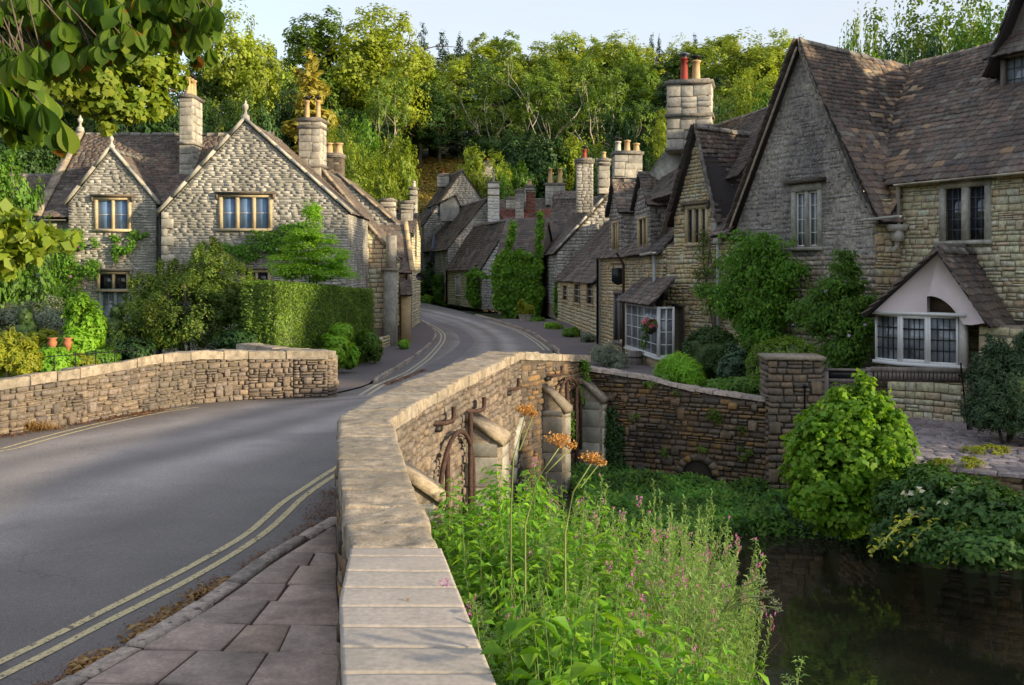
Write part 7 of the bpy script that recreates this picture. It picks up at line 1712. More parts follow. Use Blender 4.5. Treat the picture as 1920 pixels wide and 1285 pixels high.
# garden shrubs
bush('golden_shrub', 'large loose olive and gold shrub in front of the big left gable', 'shrub', [pb(360, 590, 26, 105, 72, 1.3), pb(290, 600, 26, 60, 55, 1), pb(430, 590, 26, 62, 60, 1), pb(395, 510, 26.3, 42, 50, .8), pb(330, 535, 26.5, 50, 45, .8), pb(445, 540, 26, 34, 45, .6), pb(270, 560, 26.5, 35, 45, .6)], 34000, .075, L_olive, shoots=46, ratio=.4, clump=60, crad=.22, core=.7, base=-.5, shell=.7)
bush('japanese_maple', 'light green feathery young tree above the hedge in front of the big left gable', 'tree', [pb(585, 420, 29, 20, 36, .5), pb(580, 460, 29, 46, 20, .7), pb(560, 490, 29, 52, 18, .7), pb(612, 482, 29, 44, 18, .7), pb(590, 512, 29, 72, 18, .8), pb(600, 445, 29, 30, 10, .6), pb(570, 440, 29, 24, 10, .6), pb(625, 505, 29, 30, 10, .5), pb(545, 512, 29, 30, 9, .5), pb(592, 395, 29, 9, 16, .3)], 15000, .085, L_bright, ratio=.45, clump=20, crad=.42, core=0, base=-.5, up=1.0, out=.2)
bush('yew_cone', 'dark clipped conical yew against the french door', 'topiary', [pb(215, 650, 25.5, 30, 30, .45), pb(215, 615, 25.5, 20, 28, .35), pb(217, 590, 25.5, 9, 18, .2)], 5500, .05, L_dark, ratio=.4, core=.93, clump=40, crad=.2, base=-.5, shell=.95)
bush('yew_cone', 'small dark conical yew in the left border, left of the tall bright perennials', 'topiary', [pb(48, 625, 27, 22, 26, .4), pb(47, 598, 27, 13, 22, .25)], 3000, .05, L_dark, ratio=.4, core=.93, clump=40, crad=.2, base=-.5, shell=.95)
bush('tall_perennial', 'tall bright green perennials in front of the french door', 'plant', [pb(150, 600, 24.5, 26, 48, .4), pb(175, 620, 24.5, 20, 50, .4), pb(150, 650, 24, 32, 32, .5)], 4200, .13, L_bright, ratio=.4, core=.5, base=-.5, clump=40, crad=.25)
bush('variegated_shrub', 'grey-green variegated shrub below the low left window', 'shrub', [pb(30, 600, 30, 45, 35, 1), pb(85, 595, 30, 38, 38, .8), pb(110, 610, 29, 20, 30, .6)], 8000, .07, L_silver, ratio=.5, base=-.5, clump=50, crad=.22)
bush('euphorbia_clump', 'tall yellow-green clump with upright heads at the left edge behind the parapet', 'plant', [pb(20, 660, 17.5, 30, 46, .4), pb(52, 670, 17.5, 20, 38, .4), pb(-10, 660, 17.5, 26, 46, .4)], 6500, .07, L_yel, ratio=.35, core=.4, base=-.6, clump=50, crad=.2)
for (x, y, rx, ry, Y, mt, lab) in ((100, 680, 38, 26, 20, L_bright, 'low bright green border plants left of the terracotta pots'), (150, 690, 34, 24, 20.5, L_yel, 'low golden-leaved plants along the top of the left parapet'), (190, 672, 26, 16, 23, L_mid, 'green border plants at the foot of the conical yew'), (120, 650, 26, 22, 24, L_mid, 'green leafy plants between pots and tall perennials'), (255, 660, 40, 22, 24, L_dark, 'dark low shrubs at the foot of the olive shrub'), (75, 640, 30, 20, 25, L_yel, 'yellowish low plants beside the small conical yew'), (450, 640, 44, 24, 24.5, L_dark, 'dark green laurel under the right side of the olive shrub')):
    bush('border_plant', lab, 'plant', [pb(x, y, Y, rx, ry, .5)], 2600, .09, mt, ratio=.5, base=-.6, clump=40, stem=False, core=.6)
for (x, y, r, lab) in ((98, 632, 9, 'left one of two terracotta pots in the cottage garden'), (127, 632, 8, 'right one of two terracotta pots in the cottage garden')):
    p = P(x, 655, 23.5); o = thing('terracotta_pot', lab, 'pot', p); m = MB(); m.lathe(p, [(.03, -.2), (.04, .0), (.08, .05), (.11, .15), (.08, .22), (.11, .25), (.11, .27), (.0, .22)], 14); m.build('pot_bowl', M_terra, o, True)
# wire fence behind the left parapet
wf = thing('wire_fence', 'thin dark wire fence with slim posts behind the left parapet', 'fence', (-8.5, 19, -.6))
for z in (1.02, .72, .42): m = MB(); m.tube([P(-30, 0, 17.5)._replace() if False else Vector(((-30 - CX) / FPX * 17.3, 17.3, z + .05)), Vector(((250 - CX) / FPX * 20.4, 20.4, z))], .008, 4); m.build('wire', M_iron, wf)
for i in range(8):
    f = i / 7; x = -8.9 + 1.3 * f if False else ((-30 - CX) / FPX * 17.3) * (1 - f) + ((250 - CX) / FPX * 20.4) * f; y = 17.3 + 3.1 * f; m = MB(); m.tube([(x, y, -.6), (x, y, 1.08)], .011, 5); m.build('fence_post', M_iron, wf)
# plants tumbling over the low roadside wall
for (x, y, rx, ry, Y, mt, lab) in ((628, 650, 24, 26, 27, L_bright, 'bright leafy plants tumbling over the near end of the low garden wall'), (655, 668, 16, 22, 28, L_nettle, 'green plants hanging over the low wall, second clump from the parapet'), (688, 640, 22, 22, 31.5, L_mid, 'leafy clump under the far end of the clipped hedge'), (703, 655, 12, 20, 32.5, L_olive, 'olive green clump at the far end of the low garden wall'), (640, 622, 22, 14, 27.5, L_bright, 'light green fern-like leaves at the foot of the hedge'), (757, 645, 8, 6, 39.5, L_bright, 'tuft of weeds at the foot of the sunlit roadside wall')):
    bush('wall_plant', lab, 'plant', [pb(x, y, Y, rx, ry, .35)], 1500, .12, mt, ratio=.5, core=.5, stem=False, clump=24, base=gz(Y))

# ------------------------------------------------------------------ planting on the right
climber('big wisteria covering the wall between the thin climber and the sash window', FR, -.25, [(1450, 462, 48, 28), (1420, 500, 50, 40), (1475, 510, 46, 36), (1390, 560, 42, 40), (1450, 570, 52, 36), (1440, 615, 40, 34), (1470, 655, 34, 40), (1360, 545, 22, 20), (1400, 440, 16, 10)], 15000, .13, L_climb, .75, ratio=.42, stems=[((1462, 720), (1450, 640), (1470, 540), (1450, 470)), ((1462, 720), (1500, 655), (1545, 640))])
climber('lower clematis with a few mauve flowers left of the porch', FR, -.45, [(1612, 492, 20, 26), (1600, 530, 34, 26), (1558, 562, 44, 26), (1524, 588, 24, 16), (1590, 585, 44, 34), (1620, 620, 30, 40), (1600, 660, 40, 30), (1560, 610, 40, 26), (1640, 560, 14, 26)], 12000, .11, L_climb2 if 'L_climb2' in globals() else L_mid, .65, ratio=.45, stems=[((1560, 720), (1570, 640), (1600, 540))], flower=(leaf_mat('mauve_petal', [(.38, .30, .55), (.5, .38, .6)], .3), 26, .09))
climber('thin leggy rose on the wall right of the dark doorway', FR, -.08, [(1322, 450, 18, 24), (1330, 490, 20, 30), (1315, 520, 16, 30), (1325, 560, 14, 30)], 900, .07, L_olive, .2, stems=[((1340, 620), (1330, 560), (1318, 480), (1322, 430)), ((1338, 620), (1325, 540), (1335, 450)), ((1342, 620), (1338, 520), (1330, 440))], flower=(leaf_mat('dusky_rose_petal', [(.35, .12, .10), (.45, .2, .16)], .2), 24, .07))
bush('box_ball', 'large dome of clipped dark green box right of the dark doorway', 'topiary', [pb(1334, 668, 26.5, 49, 52, .75)], 20000, .06, leaf_mat('dark_box_leaf', [(.025, .055, .012), (.04, .08, .015), (.05, .10, .018)], .25, scale=2), ratio=.6, core=.93, clump=200, crad=.2, shell=.98, base=-.6)
bush('box_hedge', 'rounded block of lighter clipped box behind the gate pier', 'topiary', [pb(1470, 690, 23.6, 62, 52, .8), pb(1440, 690, 23.6, 34, 48, .6), pb(1500, 685, 23.6, 34, 46, .6)], 18000, .06, leaf_mat('box_leaf', [(.09, .17, .02), (.14, .23, .025), (.18, .27, .03)], .4, scale=2), ratio=.6, core=.93, clump=150, crad=.2, shell=.98, base=-.6)
bush('grey_shrub', 'loose grey-green shrub between the box dome and the box block', 'shrub', [pb(1378, 680, 25, 28, 38, .5), pb(1365, 700, 25, 22, 22, .5)], 3400, .09, leaf_mat('grey_green_leaf', [(.05, .10, .05), (.09, .15, .08)], .3), ratio=.5, base=-.6, core=.6)
bush('arching_grass', 'arching bright green grassy clump left of the box dome', 'plant', [pb(1268, 695, 25.5, 30, 28, .5), pb(1290, 705, 25, 20, 22, .4)], 5200, .26, L_bright, ratio=.08, core=0, base=-.6, out=.2, up=.4)
bush('fern_clump', 'low ferns along the top of the river wall beside the gate pier', 'plant', [pb(1400, 722, 22.6, 42, 14, .4), pb(1350, 722, 23.6, 24, 10, .3), pb(1240, 712, 25, 14, 10, .3)], 2200, .14, L_mid, ratio=.3, core=.5, base=-.6, stem=False)
bush('lavender_clump', 'grey-green lavender clump at the corner of the dormered row', 'plant', [pb(1140, 668, 31, 26, 24, .5), pb(1160, 680, 30.5, 18, 18, .4), pb(1120, 662, 32, 14, 14, .4)], 4200, .11, L_silver, ratio=.14, core=.5, base=-.6, up=.9)
bush('yew_bush', 'dark drooping yew bush at the right edge in front of the porch side wall', 'shrub', [pb(1885, 740, 18.8, 72, 66, 1.0), pb(1910, 690, 18.8, 55, 50, .8), pb(1850, 700, 18.9, 30, 40, .5), pb(1868, 655, 18.9, 20, 26, .3), pb(1846, 768, 18.6, 36, 36, .6), pb(1930, 780, 18.4, 80, 40, .8)], 24000,   .10, L_yew, shoots=30, ratio=.2, core=.75, base=-.6, clump=60, crad=.25)
bush('riverside_shrub', 'vivid yellow-green leafy shrub leaning over the river in front of the gate pier', 'shrub', [pb(1588, 850, 17.2, 88, 92, 1.0), pb(1550, 900, 17.0, 76, 70, .9), pb(1640, 880, 17.0, 62, 80, .8), pb(1596, 785, 17.2, 74, 56, .7), pb(1650, 815, 17.0, 52, 50, .6), pb(1535, 820, 17.2, 44, 50, .6), pb(1620, 728, 17.2, 18, 34, .25), pb(1575, 745, 17.2, 16, 24, .2), pb(1680, 840, 16.9, 32, 60, .5), pb(1510, 860, 17.2, 36, 60, .5), pb(1590, 960, 16.8, 80, 46, .7), pb(1520, 940, 16.8, 40, 40, .5), pb(1655, 760, 17.2, 18, 26, .2)], 13000, .105, L_lime, shoots=60, ratio=.72, core=.55, stem=False, base=-2.2, clump=70, crad=.20, shell=.5)
bush('bramble_thicket', 'sprawling bramble thicket with cream blossom hanging from the terrace wall to the water', 'shrub', [pb(1790, 950, 14.9, 100, 62, .8), pb(1870, 975, 14.3, 100, 58, .8), pb(1720, 950, 15.5, 70, 60, .7), pb(1740, 915, 15.7, 60, 42, .5), pb(1930, 1000, 13.6, 90, 55, .7), pb(1780, 1015, 14.0, 100, 32, .6), pb(1680, 1000, 15.1, 50, 34, .5), pb(1860, 1025, 13.4, 110, 30, .5)], 20000, .10, leaf_mat('bramble_leaf', [(.03, .085, .018), (.05, .12, .02), (.08, .15, .03)], .35), ratio=.6, core=.5, stem=False, base=-2.2, clump=50, crad=.25)
o = ALL[-1].parent if ALL[-1].parent else ALL[-1]
V, F_ = blob_leaves([pb(1790, 950, 14.8, 100, 50, .7), pb(1870, 990, 14.1, 70, 45, .6), pb(1760, 1020, 14.1, 50, 18, .4), pb(1740, 930, 15.3, 40, 26, .4)], 240, .09, .8, clump=16, crad=.12, shell=.95); mesh('blossom', V, F_, L_cream, o)
m = MB(); rg = random.Random(5); LP = []
for i in range(12):
    a = P(rg.uniform(1690, 1900), rg.uniform(960, 1010), 14.3); b = P(a.x / a.y * FPX + CX - rg.uniform(10, 90), rg.uniform(1030, 1060), rg.uniform(13.2, 13.8)); b.z = max(b.z, -2.1); q = a.lerp(b, .5) + Vector((0, -.1, .12)); m.tube([a, q, b], .007, 4)
    for k in range(9): f = k / 8; c = a.lerp(b, f) + Vector((0, -.1, .12)) * (4 * f * (1 - f)); LP.append((c.x, c.y, c.z))
m.build('arching_cane', M_stem, o)
LP = np.repeat(np.array(LP), 3, 0) + NR.normal(size=(len(LP) * 3, 3)) * .04; V, F_ = leaf_arrays(LP, unit(len(LP)) * .6 + np.array([0, -.2, .9]), .09, .05); mesh('cane_leaves', V, F_, L_yel, o)
L_bank = leaf_mat('bank_leaf', [(.05, .15, .03), (.08, .21, .035), (.13, .27, .03), (.18, .30, .04)], .4, scale=1.3, big=.55)
# cover on the far bank and by walls
def cover(name, label, pts, n, L, mat, h=.5, ratio=.5):
    xs_ = [p[0] for p in pts]; ys_ = [p[1] for p in pts]; P_ = []
    while len(P_) < n:
        x, y = NR.uniform(min(xs_), max(xs_)), NR.uniform(min(ys_), max(ys_))
        if inside(pts, x, y): k = .5 + .8 * mnoise.noise(Vector((x * 1.3, y * 1.3, 3))); P_.append((x, y, T(x, y) + NR.random() ** .7 * h * max(.25, k)))
    P_ = np.array(P_); l = L * NR.uniform(.6, 1.3, n); V, F_ = leaf_arrays(P_, unit(n) * .8 + np.array([0, -.5, .9]), l, l * ratio); return tag(mesh(name, V, F_, mat), label, 'ground cover', kind='stuff')
cover('bank_plants', 'dense dark green plants on the river bank below the mossy wall', [(1.2, 22.6), (1.3, 18.9), (3, 18.5), (6.4, 18.2), (6.3, 20.5), (5.2, 20.8), (1.9, 22.8)], 34000, .13, L_bank, .42, .38)
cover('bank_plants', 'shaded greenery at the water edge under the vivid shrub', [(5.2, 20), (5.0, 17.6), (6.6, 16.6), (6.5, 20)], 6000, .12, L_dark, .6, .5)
cover('garden_plants', 'green planting behind the river wall in front of the gabled houses', [(2.2, 24.5), (5.5, 21.8), (7.8, 23.5), (6.3, 28), (4.8, 30), (3.8, 28)], 16000, .10, L_mid, .55, .5)
cover('garden_plants', 'garden greenery behind the left parapet', [(-14, 19), (-7.5, 20.6), (-5.6, 24), (-6.5, 33), (-20, 35), (-20, 22)], 26000, .12, L_mid, .6, .5)
cover('bank_plants', 'low weeds along the bank below the bridge buttresses', [(-.2, 11), (.3, 19.5), (1.2, 19), (1.5, 14), (2.3, 11), (2.0, 8.5), (-.3, 8.5)], 16000, .11, L_mid, .6, .5)
# ivy and ferns on the river wall
climber('dark ivy column on the river wall next to the bridge end', fr_ret, -.02, [(1155, 850, 22, 60), (1150, 800, 16, 40), (1160, 890, 24, 30)], 2600, .07, L_dark, .25, ratio=.8)
climber('small ferns and moss tufts growing in the river wall', fr_ret, -.02, [(1220, 722, 14, 8), (1270, 735, 8, 5), (1345, 775, 16, 22), (1390, 805, 10, 8), (1250, 850, 12, 16), (1395, 845, 14, 14), (1320, 840, 12, 8), (1190, 780, 12, 10)], 1300, .06, L_olive, .12, ratio=.4)
climber('green creeper trailing over the far end of the bridge parapet', fb2, -.03, [(1092, 700, 7, 26), (1085, 740, 9, 26), (1070, 800, 8, 40)], 900, .07, L_climb, .12)

# ------------------------------------------------------------------ up the street
climber('bright green creeper smothering the small cottage in the middle of the street', FI, -.1, [(965, 510, 26, 30), (940, 520, 16, 40), (985, 520, 26, 34), (955, 560, 26, 34), (1000, 560, 14, 40), (975, 480, 30, 10), (990, 590, 12, 20)], 9000, .26, L_ivy, .5, ratio=.8)
climber('narrow strip of creeper up the left verge of the creeper cottage roof', FI, -.3, [(961, 430, 5, 18), (957, 455, 7, 16), (951, 475, 10, 12)], 700, .24, L_ivy, .4, ratio=.8)
climber('tall strip of creeper running up the right verge of the creeper cottage', FI, -.4, [(1014, 415, 4, 16), (1012, 450, 6, 26), (1009, 500, 8, 36), (1010, 545, 9, 26)], 1800, .24, L_ivy, .4, ratio=.8)
climber('leafy climber framing the doorway of the limewashed cottage', FD1, -.2, [(892, 515, 10, 14), (888, 545, 10, 28), (908, 512, 14, 7), (898, 565, 8, 14)], 1700, .25, L_climb, .4, ratio=.7)
for (x, y, rx, ry, Y, mt, lab, L) in ((790, 535, 8, 28, 100, L_climb, 'climber at the left end of the grey stone house', .3), (806, 530, 9, 34, 97, L_dark, 'dark columnar shrub by the grey stone house', .3), (823, 540, 9, 28, 94, L_mid, 'tall green shrub next to the dark columnar shrub', .3), (800, 562, 16, 8, 95, L_bright, 'low bright plants at the foot of the grey stone house', .25), (868, 570, 14, 6, 84, L_silver, 'low grey plants outside the limewashed cottage', .22),
        (1005, 603, 16, 8, 58, L_mid, 'low plants along the pavement below the creeper cottage', .16), (1038, 612, 14, 8, 52, L_bright, 'weeds along the wall foot of the low slate cottage', .14), (1070, 624, 18, 9, 47, L_mid, 'longer run of plants below the pink window flowers', .14), (1102, 632, 14, 8, 43.5, L_silver, 'pale plants at the near end of the low slate cottage', .13), (1046, 560, 8, 30, 62, L_climb, 'sparse climber on the corner of the low slate cottage', .16)):
    bush('street_plant', lab, 'plant', [pb(x, y, Y, rx, ry, .6)], 1100, L, mt, ratio=.5, core=.4, stem=False, base=gz(Y), clump=18)
for (x, lab) in ((981, 'left one of two potted yellow plants outside the creeper cottage'), (991, 'right one of two potted yellow plants outside the creeper cottage')):
    p = G(x, 605); o = thing('potted_plant', lab, 'potted plant', p); m = MB(); m.lathe(p, [(.18, 0), (.26, .45), (.28, .48), (.2, .46)], 10); m.build('pot', M_dressg, o, True); V, F_ = blob_leaves([(p.x, p.y, p.z + .85, .3, .3, .42)], 500, .14, .5, clump=10); mesh('foliage', V, F_, L_yel, o)
# pink window flowers
for (x, y, lab) in ((1081, 578, 'pink flowers on the middle sill of the low slate cottage'), (837, 566, 'red flowers at the foot of the grey house downpipe'),):
    p = P(x, y, 55 if x > 900 else 90); o = thing('window_flowers', lab, 'flowers', p); V, F_ = blob_leaves([(p.x, p.y, p.z, .3 if x > 900 else .45, .15, .18 if x > 900 else .3)], 260, .10 if x > 900 else .2, .8, clump=8); mesh('foliage', V[::], F_, L_mid, o); V, F_ = blob_leaves([(p.x, p.y - .12, p.z + .05, .3, .12, .16)], 160, .11, .9, clump=8); mesh('petals', V, F_, L_hotpink, o)
# hanging basket by the bay window
p = FD.pt(along(FD, -.7, 1220), -.7, ez(603, 1220)); o = thing('hanging_basket', 'hanging basket of red and trailing green flowers on the corner of the pale bay window', 'hanging basket', p)
m = MB(); m.lathe(p + Vector((0, 0, -.12)), [(.05, -.12), (.16, -.02), (.22, .12)], 10); m.tube([p + Vector((-.2, 0, 0)), p + Vector((0, 0, .5)), p + Vector((.2, 0, 0))], .008, 4); m.build('basket', M_oakd, o)
V, F_ = blob_leaves([(p.x, p.y, p.z, .30, .26, .2), (p.x - .18, p.y, p.z - .5, .10, .1, .45)], 1100, .06, .6, clump=16); mesh('foliage', V, F_, L_mid, o); V, F_ = blob_leaves([(p.x, p.y - .05, p.z + .12, .28, .24, .12)], 200, .06, .9, clump=10); mesh('petals', V, F_, leaf_mat('red_bedding_petal', [(.4, .04, .04), (.5, .15, .2)], .2), o)
# barrel planter under the bay
p = FD.pt(along(FD, -.8, 1191), -.8, gb); o = thing('water_butt', 'stubby wooden barrel standing in front of the bay window base', 'barrel', p); m = MB(); m.lathe(p, [(.20, .0), (.25, .25), (.26, .4), (.22, .72), (.18, .72)], 14); m.build('staves', M_oak, o, True); m = MB(); m.lathe(p, [(.262, .2), (.268, .24)], 14); m.lathe(p, [(.262, .52), (.255, .56)], 14); m.build('hoops', M_iron, o)
# ------------------------------------------------------------------ foreground plants on the near bank
def willow_template(seed, stems=13, per=62):
    """unit height clump of willowherb: stems, narrow leaves, pink flower tops; origin at base, radius ~.22"""
    rg = random.Random(seed); m = MB(); P_, N_, L_, Fp = [], [], [], []
    for s_ in range(stems):
        a = rg.uniform(0, 6.28); r = rg.uniform(0, .16); lean = rg.uniform(.05, .34); h = rg.uniform(.72, 1.0); b = Vector((r * math.cos(a), r * math.sin(a), 0)); t = b + Vector((lean * math.cos(a), lean * math.sin(a), h)); q = b.lerp(t, .5) + Vector((0, 0, .03)); m.tube([b, q, t], [.0035, .003, .0012], 4, False)
        def at(f): return b.lerp(q, f * 2) if f < .5 else q.lerp(t, f * 2 - 1)
        for k in range(per):
            f = .12 + .88 * k / per; p = at(f); an = k * 2.4 + rg.uniform(-.4, .4); l = (.085 * (1 - f * .45)) * rg.uniform(.7, 1.2)
            P_.append(tuple(p)); d = (math.cos(an), math.sin(an), .5); L_.append((l, d)); N_.append((-math.cos(an) * .5, -math.sin(an) * .5, 1))
            if f > .35 and k % 3 == 0:                      # side shoot
                e = p + Vector((math.cos(an), math.sin(an), 1.2)) * .07 * (1.2 - f); m.tube([p, e], .0012, 3, False)
                for j in range(7): g = (j + 1) / 7; pp = p.lerp(e, g); a2 = an + j * 2.1; P_.append(tuple(pp)); L_.append((.030 * rg.uniform(.7, 1.2), (math.cos(a2), math.sin(a2), .6))); N_.append((0, 0, 1))
                if rg.random() < .07 and f > .8: Fp.append(tuple(e))
        if rg.random() < .26:
            for j in range(5): Fp.append(tuple(t + Vector((rg.gauss(0, .014), rg.gauss(0, .014), rg.uniform(-.05, .01)))))
    P_ = np.array(P_); N_ = np.array(N_); L = np.array([l for l, d in L_]); D = np.array([d for l, d in L_]); V, F_ = leaf_arrays(P_, N_ + unit(len(P_)) * .25, L, L * .28, tang=D)
    lv = rawmesh('foliage', V, F_, L_willow); st = rawmesh('stem', m.V, m.F, M_stem)
    Fp = np.repeat(np.array(Fp) if Fp else np.zeros((1, 3)), 6, 0); Fp = Fp + NR.normal(size=Fp.shape) * .004; V, F_ = leaf_arrays(Fp, unit(len(Fp)), .011, .010); return lv, st, rawmesh('petals', V, F_, L_pink)
WT = [willow_template(s) for s in (1, 2, 3, 4, 5)]
def nettle_template(seed, stems=9, per=19, mat=None, L0=.16, up=.4, narrow=.62):
    rg = random.Random(seed); m = MB(); P_, N_, L_, D_ = [], [], [], []
    for s_ in range(stems):
        a = rg.uniform(0, 6.28); r = rg.uniform(0, .2); b = Vector((r * math.cos(a), r * math.sin(a), 0)); t = b + Vector((rg.uniform(.0, .25) * math.cos(a), rg.uniform(.0, .25) * math.sin(a), rg.uniform(.6, 1))); m.tube([b, t], [.0045, .0015], 4, False)
        for k in range(per):
            f = .15 + .85 * k / per; p = b.lerp(t, f)
            for o_ in (0, math.pi):
                an = k * 1.57 + o_ + rg.uniform(-.3, .3); P_.append(tuple(p + Vector((math.cos(an), math.sin(an), .2)) * .02)); L_.append(L0 * (1.15 - .35 * f) * rg.uniform(.7, 1.2)); D_.append((math.cos(an), math.sin(an), .1 - .4 * rg.random())); N_.append((math.cos(an) * .1, math.sin(an) * .1, 1))
    P_, N_, L_, D_ = map(np.array, (P_, N_, L_, D_)); n = len(P_)
    # eight-vertex serrated looking leaves from the leaf library
    V0, F0 = LIB['leaf'][seed % 5]; N_ = N_ + unit(n) * .3; N_ /= np.linalg.norm(N_, axis=1)[:, None]; D_ = D_ - (D_ * N_).sum(1)[:, None] * N_; D_ /= np.linalg.norm(D_, axis=1)[:, None]; X = np.cross(D_, N_)
    Q = P_[:, None, :] + (V0[None, :, 0:1] * X[:, None, :] * narrow * 1.3 + V0[None, :, 1:2] * D_[:, None, :] + V0[None, :, 2:3] * N_[:, None, :]) * L_[:, None, None]
    base = np.arange(n) * len(V0); F_ = [tuple(int(i + b) for i in f) for b in base for f in F0]
    return rawmesh('foliage', Q.reshape(-1, 3), F_, mat or L_nettle), rawmesh('stem', m.V, m.F, M_stem)
NT_ = [nettle_template(s, 11, 30, None, .095, narrow=.75) for s in (1, 2, 3)] ; BR_ = [nettle_template(s, 7, 7, L_mid2, .24, narrow=.8) for s in (4, 5)] if 'L_mid2' in globals() else [nettle_template(s, 8, 12, L_nettle, .16, narrow=.95) for s in (4, 5)]
fg = random.Random(44)
def plant(tpl, name, px, py, Y, spread, label, cat, group, names):
    x = (px - CX) / FPX * Y; z1 = EYE - (py - HOR) / FPX * Y; z0 = T(x, Y) - .05; h = max(.35, z1 - z0)
    r = thing(name, label, cat, (x, Y, z0), group); r.scale = (spread, spread, h); r.rotation_euler = (0, 0, fg.uniform(0, 6.28))
    for me, nm in zip(tpl, names):
        c = bpy.data.objects.new(nm, me); COL.objects.link(c); c.parent = r; ALL.append(c)
        if nm == 'petals': c['kind'] = 'stuff'
    return r
wsil = [(850, 935), (885, 905), (925, 895), (970, 880), (1010, 885), (1055, 890), (1095, 910), (1130, 950), (1160, 985), (1195, 950), (1230, 935), (1268, 905), (1300, 930), (1335, 970), (1365, 1010), (1385, 1075)]
k = 0
for row_, (dY, dy, n) in enumerate(((9.2, 0, 20), (8.0, 40, 19), (6.9, 100, 17), (5.8, 180, 13))):
    for i in range(n):
        px = 860 + (1385 - 860) * (i + .5 * (row_ % 2)) / n + fg.uniform(-10, 10); py = float(np.interp(px, [a for a, b in wsil], [b for a, b in wsil])) + dy + fg.uniform(-18, 22)
        Y = dY + fg.uniform(-.4, .4)
        if row_ and px < 900 + row_ * 18: continue
        if px < 1125 and fg.random() < .6: plant(NT_[k % 3], 'nettle_plant', px, py - 22, Y, fg.uniform(1.0, 1.3), 'leafy green nettle-like plant packed on the near river bank', 'plant', 'nettles on the near bank', ('foliage', 'stem')); k += 1; continue
        plant(WT[k % 5], 'willowherb_plant', px, py, Y, fg.uniform(.85, 1.2), 'pink-flowered willowherb growing in the thick clump on the near river bank', 'wild flower', 'willowherb on the near bank', ('foliage', 'stem', 'petals')); k += 1
lab_n = 'leafy green nettle-like plant packed on the near river bank'
for i in range(46):
    Y = fg.uniform(4.6, 8.8); lo = 960 + (wx(Y) + .42) / Y * FPX; px = fg.uniform(lo, min(1400, lo + 360)); py = fg.uniform(930, 1060) if Y > 6.5 else fg.uniform(1040, 1200)
    plant(NT_[i % 3], 'nettle_plant', px, py, Y, fg.uniform(.8, 1.15), lab_n, 'plant', 'nettles on the near bank', ('foliage', 'stem'))
for i in range(16):
    Y = fg.uniform(4.0, 6.6); lo = 960 + (wx(Y) + .30) / Y * FPX; px = fg.uniform(lo, lo + 240); py = fg.uniform(1040, 1240)
    plant(BR_[i % 2], 'bramble_plant', px, py, Y, fg.uniform(.7, 1.0), 'broad-leaved bramble shoot beside the foreground coping', 'plant', 'bramble shoots beside the coping', ('foliage', 'stem'))
# nettles tight along the wall
for i in range(12):
    Y = 5.0 + i * .38; x = wx(Y) + .34; px = CX + x / Y * FPX; py = 960 + (9.4 - Y) * 62
    plant(NT_[i % 3], 'nettle_plant', px, py, Y, .8, lab_n, 'plant', 'nettles on the near bank', ('foliage', 'stem'))
V_, Fq = [], []
pos = []
while len(pos) < 15000:
    Y = NR.uniform(3.2, 9.8); x = wx(Y) + .2 + NR.random() * (3.3 if Y < 8 else 2.6); pos.append((x, Y, T(x, Y) + NR.random() * .9))
pos = np.array(pos); V, F_ = leaf_arrays(pos, unit(len(pos)) * .7 + np.array([0, -.3, .8]), NR.uniform(.05, .11, len(pos)), .045); tag(mesh('bank_undergrowth', V, F_, L_nettle), 'dense leafy undergrowth covering the near river bank', 'undergrowth', kind='stuff')
for i in range(9):
    Y = fg.uniform(5.2, 8.6); lo = 960 + (wx(Y) + .45) / Y * FPX; px = fg.uniform(lo, 1340); py = fg.uniform(930, 1080); c = P(px, py, Y); z0 = T(c.x, Y); o = thing('tall_grass', 'arching tuft of long pale grass among the weeds of the near bank', 'grass', (c.x, Y, z0), 'grass tufts on the near bank')
    m = MB(); n = 46; b0 = np.array([c.x, Y, z0]) + NR.normal(size=(n, 3)) * np.array([.07, .07, 0]); V4, F4 = [], []
    for j in range(n):
        a = fg.uniform(0, 6.28); h = (c.z - z0) * fg.uniform(.6, 1.05); out_ = fg.uniform(.1, .45); w_ = .005; P0 = Vector(b0[j]); d = Vector((math.cos(a), math.sin(a), 0)); sdv = Vector((-d.y, d.x, 0)) * w_; base_i = len(V4)
        for q in range(5): f = q / 4; pp = P0 + d * out_ * f * f + Vector((0, 0, h * (f - .18 * f * f * f))); V4 += [tuple(pp - sdv * (1 - f * .9)), tuple(pp + sdv * (1 - f * .9))]
        F4 += [(base_i + 2 * q, base_i + 2 * q + 1, base_i + 2 * q + 3, base_i + 2 * q + 2) for q in range(4)]
    mesh('grass_blades', V4, F4, L_willow, o)
